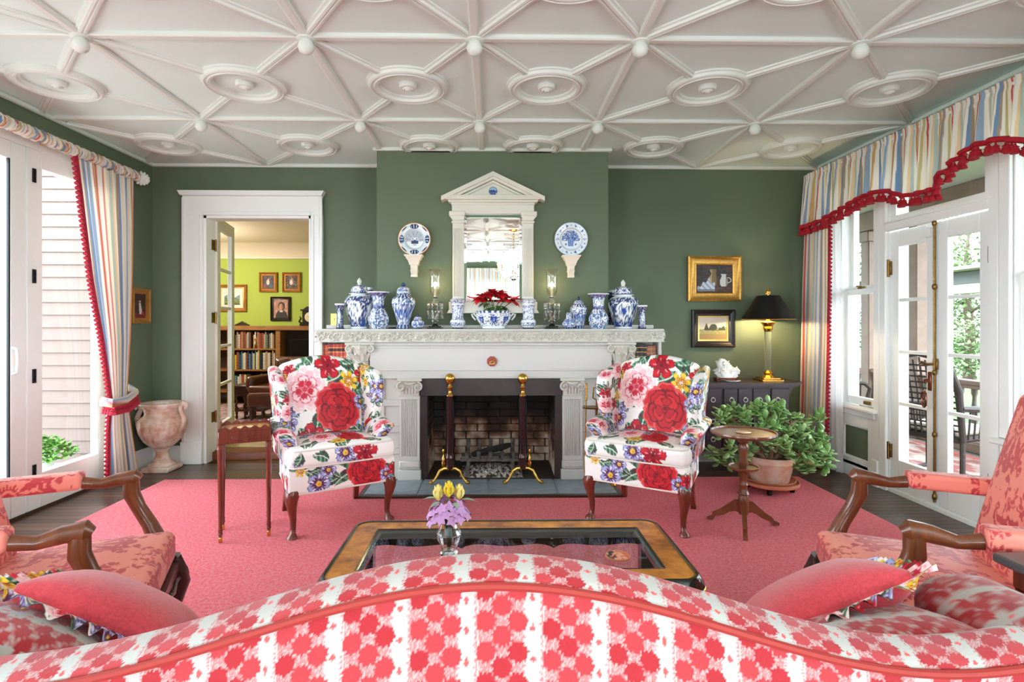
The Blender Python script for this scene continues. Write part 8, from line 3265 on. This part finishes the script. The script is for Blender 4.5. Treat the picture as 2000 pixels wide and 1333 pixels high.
# pavilion roof beyond
pv = thing('pavilion', 'white pavilion eave with grey board beyond the porch', 'pavilion', (8.2, 8.5, -.45))
obj(MB().box(8.0, 4.5, 2.02, 8.15, 14, 2.24, .01), 'grey_fascia', M('grey_board', (84, 88, 86), .7), pv, world=True)
obj(MB().box(7.98, 4.5, 1.86, 8.17, 14, 2.02, .01).box(7.7, 4.5, 2.24, 10.5, 14, 2.30, .01), 'white_soffit', m_porchw, pv, world=True)
for y in (4.9, 13.5):
    obj(MB().box(8.02, y - .1, -.45, 8.2, y + .1, 1.86, .01), 'pavilion_post', m_porchw, pv, world=True)
# rocking chair of dark wicker
m_wick = M('dark_wicker', (58, 44, 40), .6, var=(40, .3))
rc0 = Vector((3.98, 4.72, -.004))
rk = thing('wicker_rocker', 'dark wicker rocking chair with pale cushion on the porch', 'chair', rc0, R(112))
obj(MB().box(-.25, -.25, .36, .25, .25, .41, .02), 'seat', m_wick, rk)
obj(MB().box(-.23, -.23, .41, .23, .22, .48, .03), 'seat_cushion', M('pale_cushion', (224, 214, 198), .8), rk)
bkm = MB()
for k in range(11):
    x = -.24 + k * .048
    bkm.tube([(x, .23, .41), (x, .29, .75), (x, .36, 1.02 + .05 * math.cos(k - 5) * (abs(k - 5) < 3))], .009, 5)
for z in np.linspace(.46, 1.0, 12):
    y = .23 + .13 * (z - .41) / .6
    bkm.tube([(-.26, y - .005, z), (.26, y - .005, z)], .008, 5)
bkm.tube([(-.26, .23, .38), (-.27, .30, .8), (-.22, .37, 1.05), (0, .38, 1.10), (.22, .37, 1.05), (.27, .30, .8), (.26, .23, .38)], .022, 8)
obj(bkm, 'backrest', m_wick, rk)
for s in (-1, 1):
    a_ = MB().tube([(s * .27, .28, .66), (s * .30, .0, .64), (s * .30, -.24, .62), (s * .29, -.30, .56), (s * .27, -.27, .40)], .026, 8)
    for k in range(6):
        a_.tube([(s * .28, -.2 + k * .08, .40), (s * .295, -.2 + k * .08, .63)], .008, 5)
    obj(a_, 'armrest', m_wick, rk)
    for y in (-.22, .22):
        obj(MB().tube([(s * .25, y, .37), (s * .26, y * 1.1, .03)], .02, 8), 'leg', m_wick, rk)
    obj(MB().tube([(s * .26, -.42, .07), (s * .26, -.2, .03), (s * .26, .05, .018), (s * .26, .3, .035), (s * .26, .5, .10)], .018, 8), 'rocker_rail', m_wick, rk)
# a second wicker chair seen through the sash window
dup(rk, (4.45, 7.0, -.011), R(75), 'dark wicker rocking chair seen low through the sash window')
# garden trees
m_leafs = [M('tree_foliage', c_, .8, var=(2, .3)) for c_ in ((92, 116, 78), (112, 136, 88), (82, 108, 82))]
m_bark = M('tree_bark', (104, 88, 74), .9, var=(9, .3))


def tree(label, x, y, h, r, mi, n, seed):
    t = thing('garden_tree', label, 'tree', (x, y, -.45), 0, 'trees beyond the porch')
    q = random.Random(seed)
    tr_ = MB().tube([(0, 0, 0), (.05, 0, h * .3), (-.05, .1, h * .6), (0, 0, h * .9)], [.16, .13, .09, .03], 8)
    for k in range(7):
        a = k * 2.2
        z = h * (.25 + .08 * k)
        tr_.tube([(0, 0, z), (r * .4 * math.cos(a), r * .4 * math.sin(a), z + .25), (r * .75 * math.cos(a), r * .75 * math.sin(a), z + .3)], [.06, .04, .015], 6)
    obj(tr_, 'trunk', m_bark, t)
    cl = [(q.uniform(-.7, .7) * r, q.uniform(-.7, .7) * r, h * (.12 + .86 * q.random())) for _ in range(34)]
    V, F = [], []
    for i in range(n):
        c_ = q.choice(cl)
        p = [c_[0] + q.gauss(0, r * .20), c_[1] + q.gauss(0, r * .20), c_[2] + q.gauss(0, h * .055)]
        a, b_ = q.uniform(0, 6.3), q.uniform(-.8, .8)
        s_l, s_w = q.uniform(.09, .17), q.uniform(.03, .06)
        d = Vector((math.cos(a) * math.cos(b_), math.sin(a) * math.cos(b_), math.sin(b_) - .5)).normalized()
        e = d.cross(Vector((q.random() - .5, q.random() - .5, 1))).normalized()
        P0 = Vector(p)
        k0 = len(V)
        V += [tuple(P0), tuple(P0 + d * s_l * .5 + e * s_w), tuple(P0 + d * s_l), tuple(P0 + d * s_l * .5 - e * s_w)]
        F.append((k0, k0 + 1, k0 + 2, k0 + 3))
    obj(MB().add(V, F), 'foliage', m_leafs[mi], t, kind='stuff', recalc=False, ang=180)


tree('pale green drooping tree beyond the porch railing, behind the right door leaf', 14.6, 16.4, 5.2, 2.2, 1, 9000, 1)
tree('grey-green tree beyond the porch, behind the sash window', 17.5, 26.0, 7.0, 2.8, 2, 9000, 2)
tree('mid green tree at the left of the porch view', 26, 34.0, 9.0, 3.2, 0, 8000, 3)
tree('mid green tree at the right picture edge beyond the porch', 17.5, 10.0, 6.0, 2.4, 0, 8000, 4)
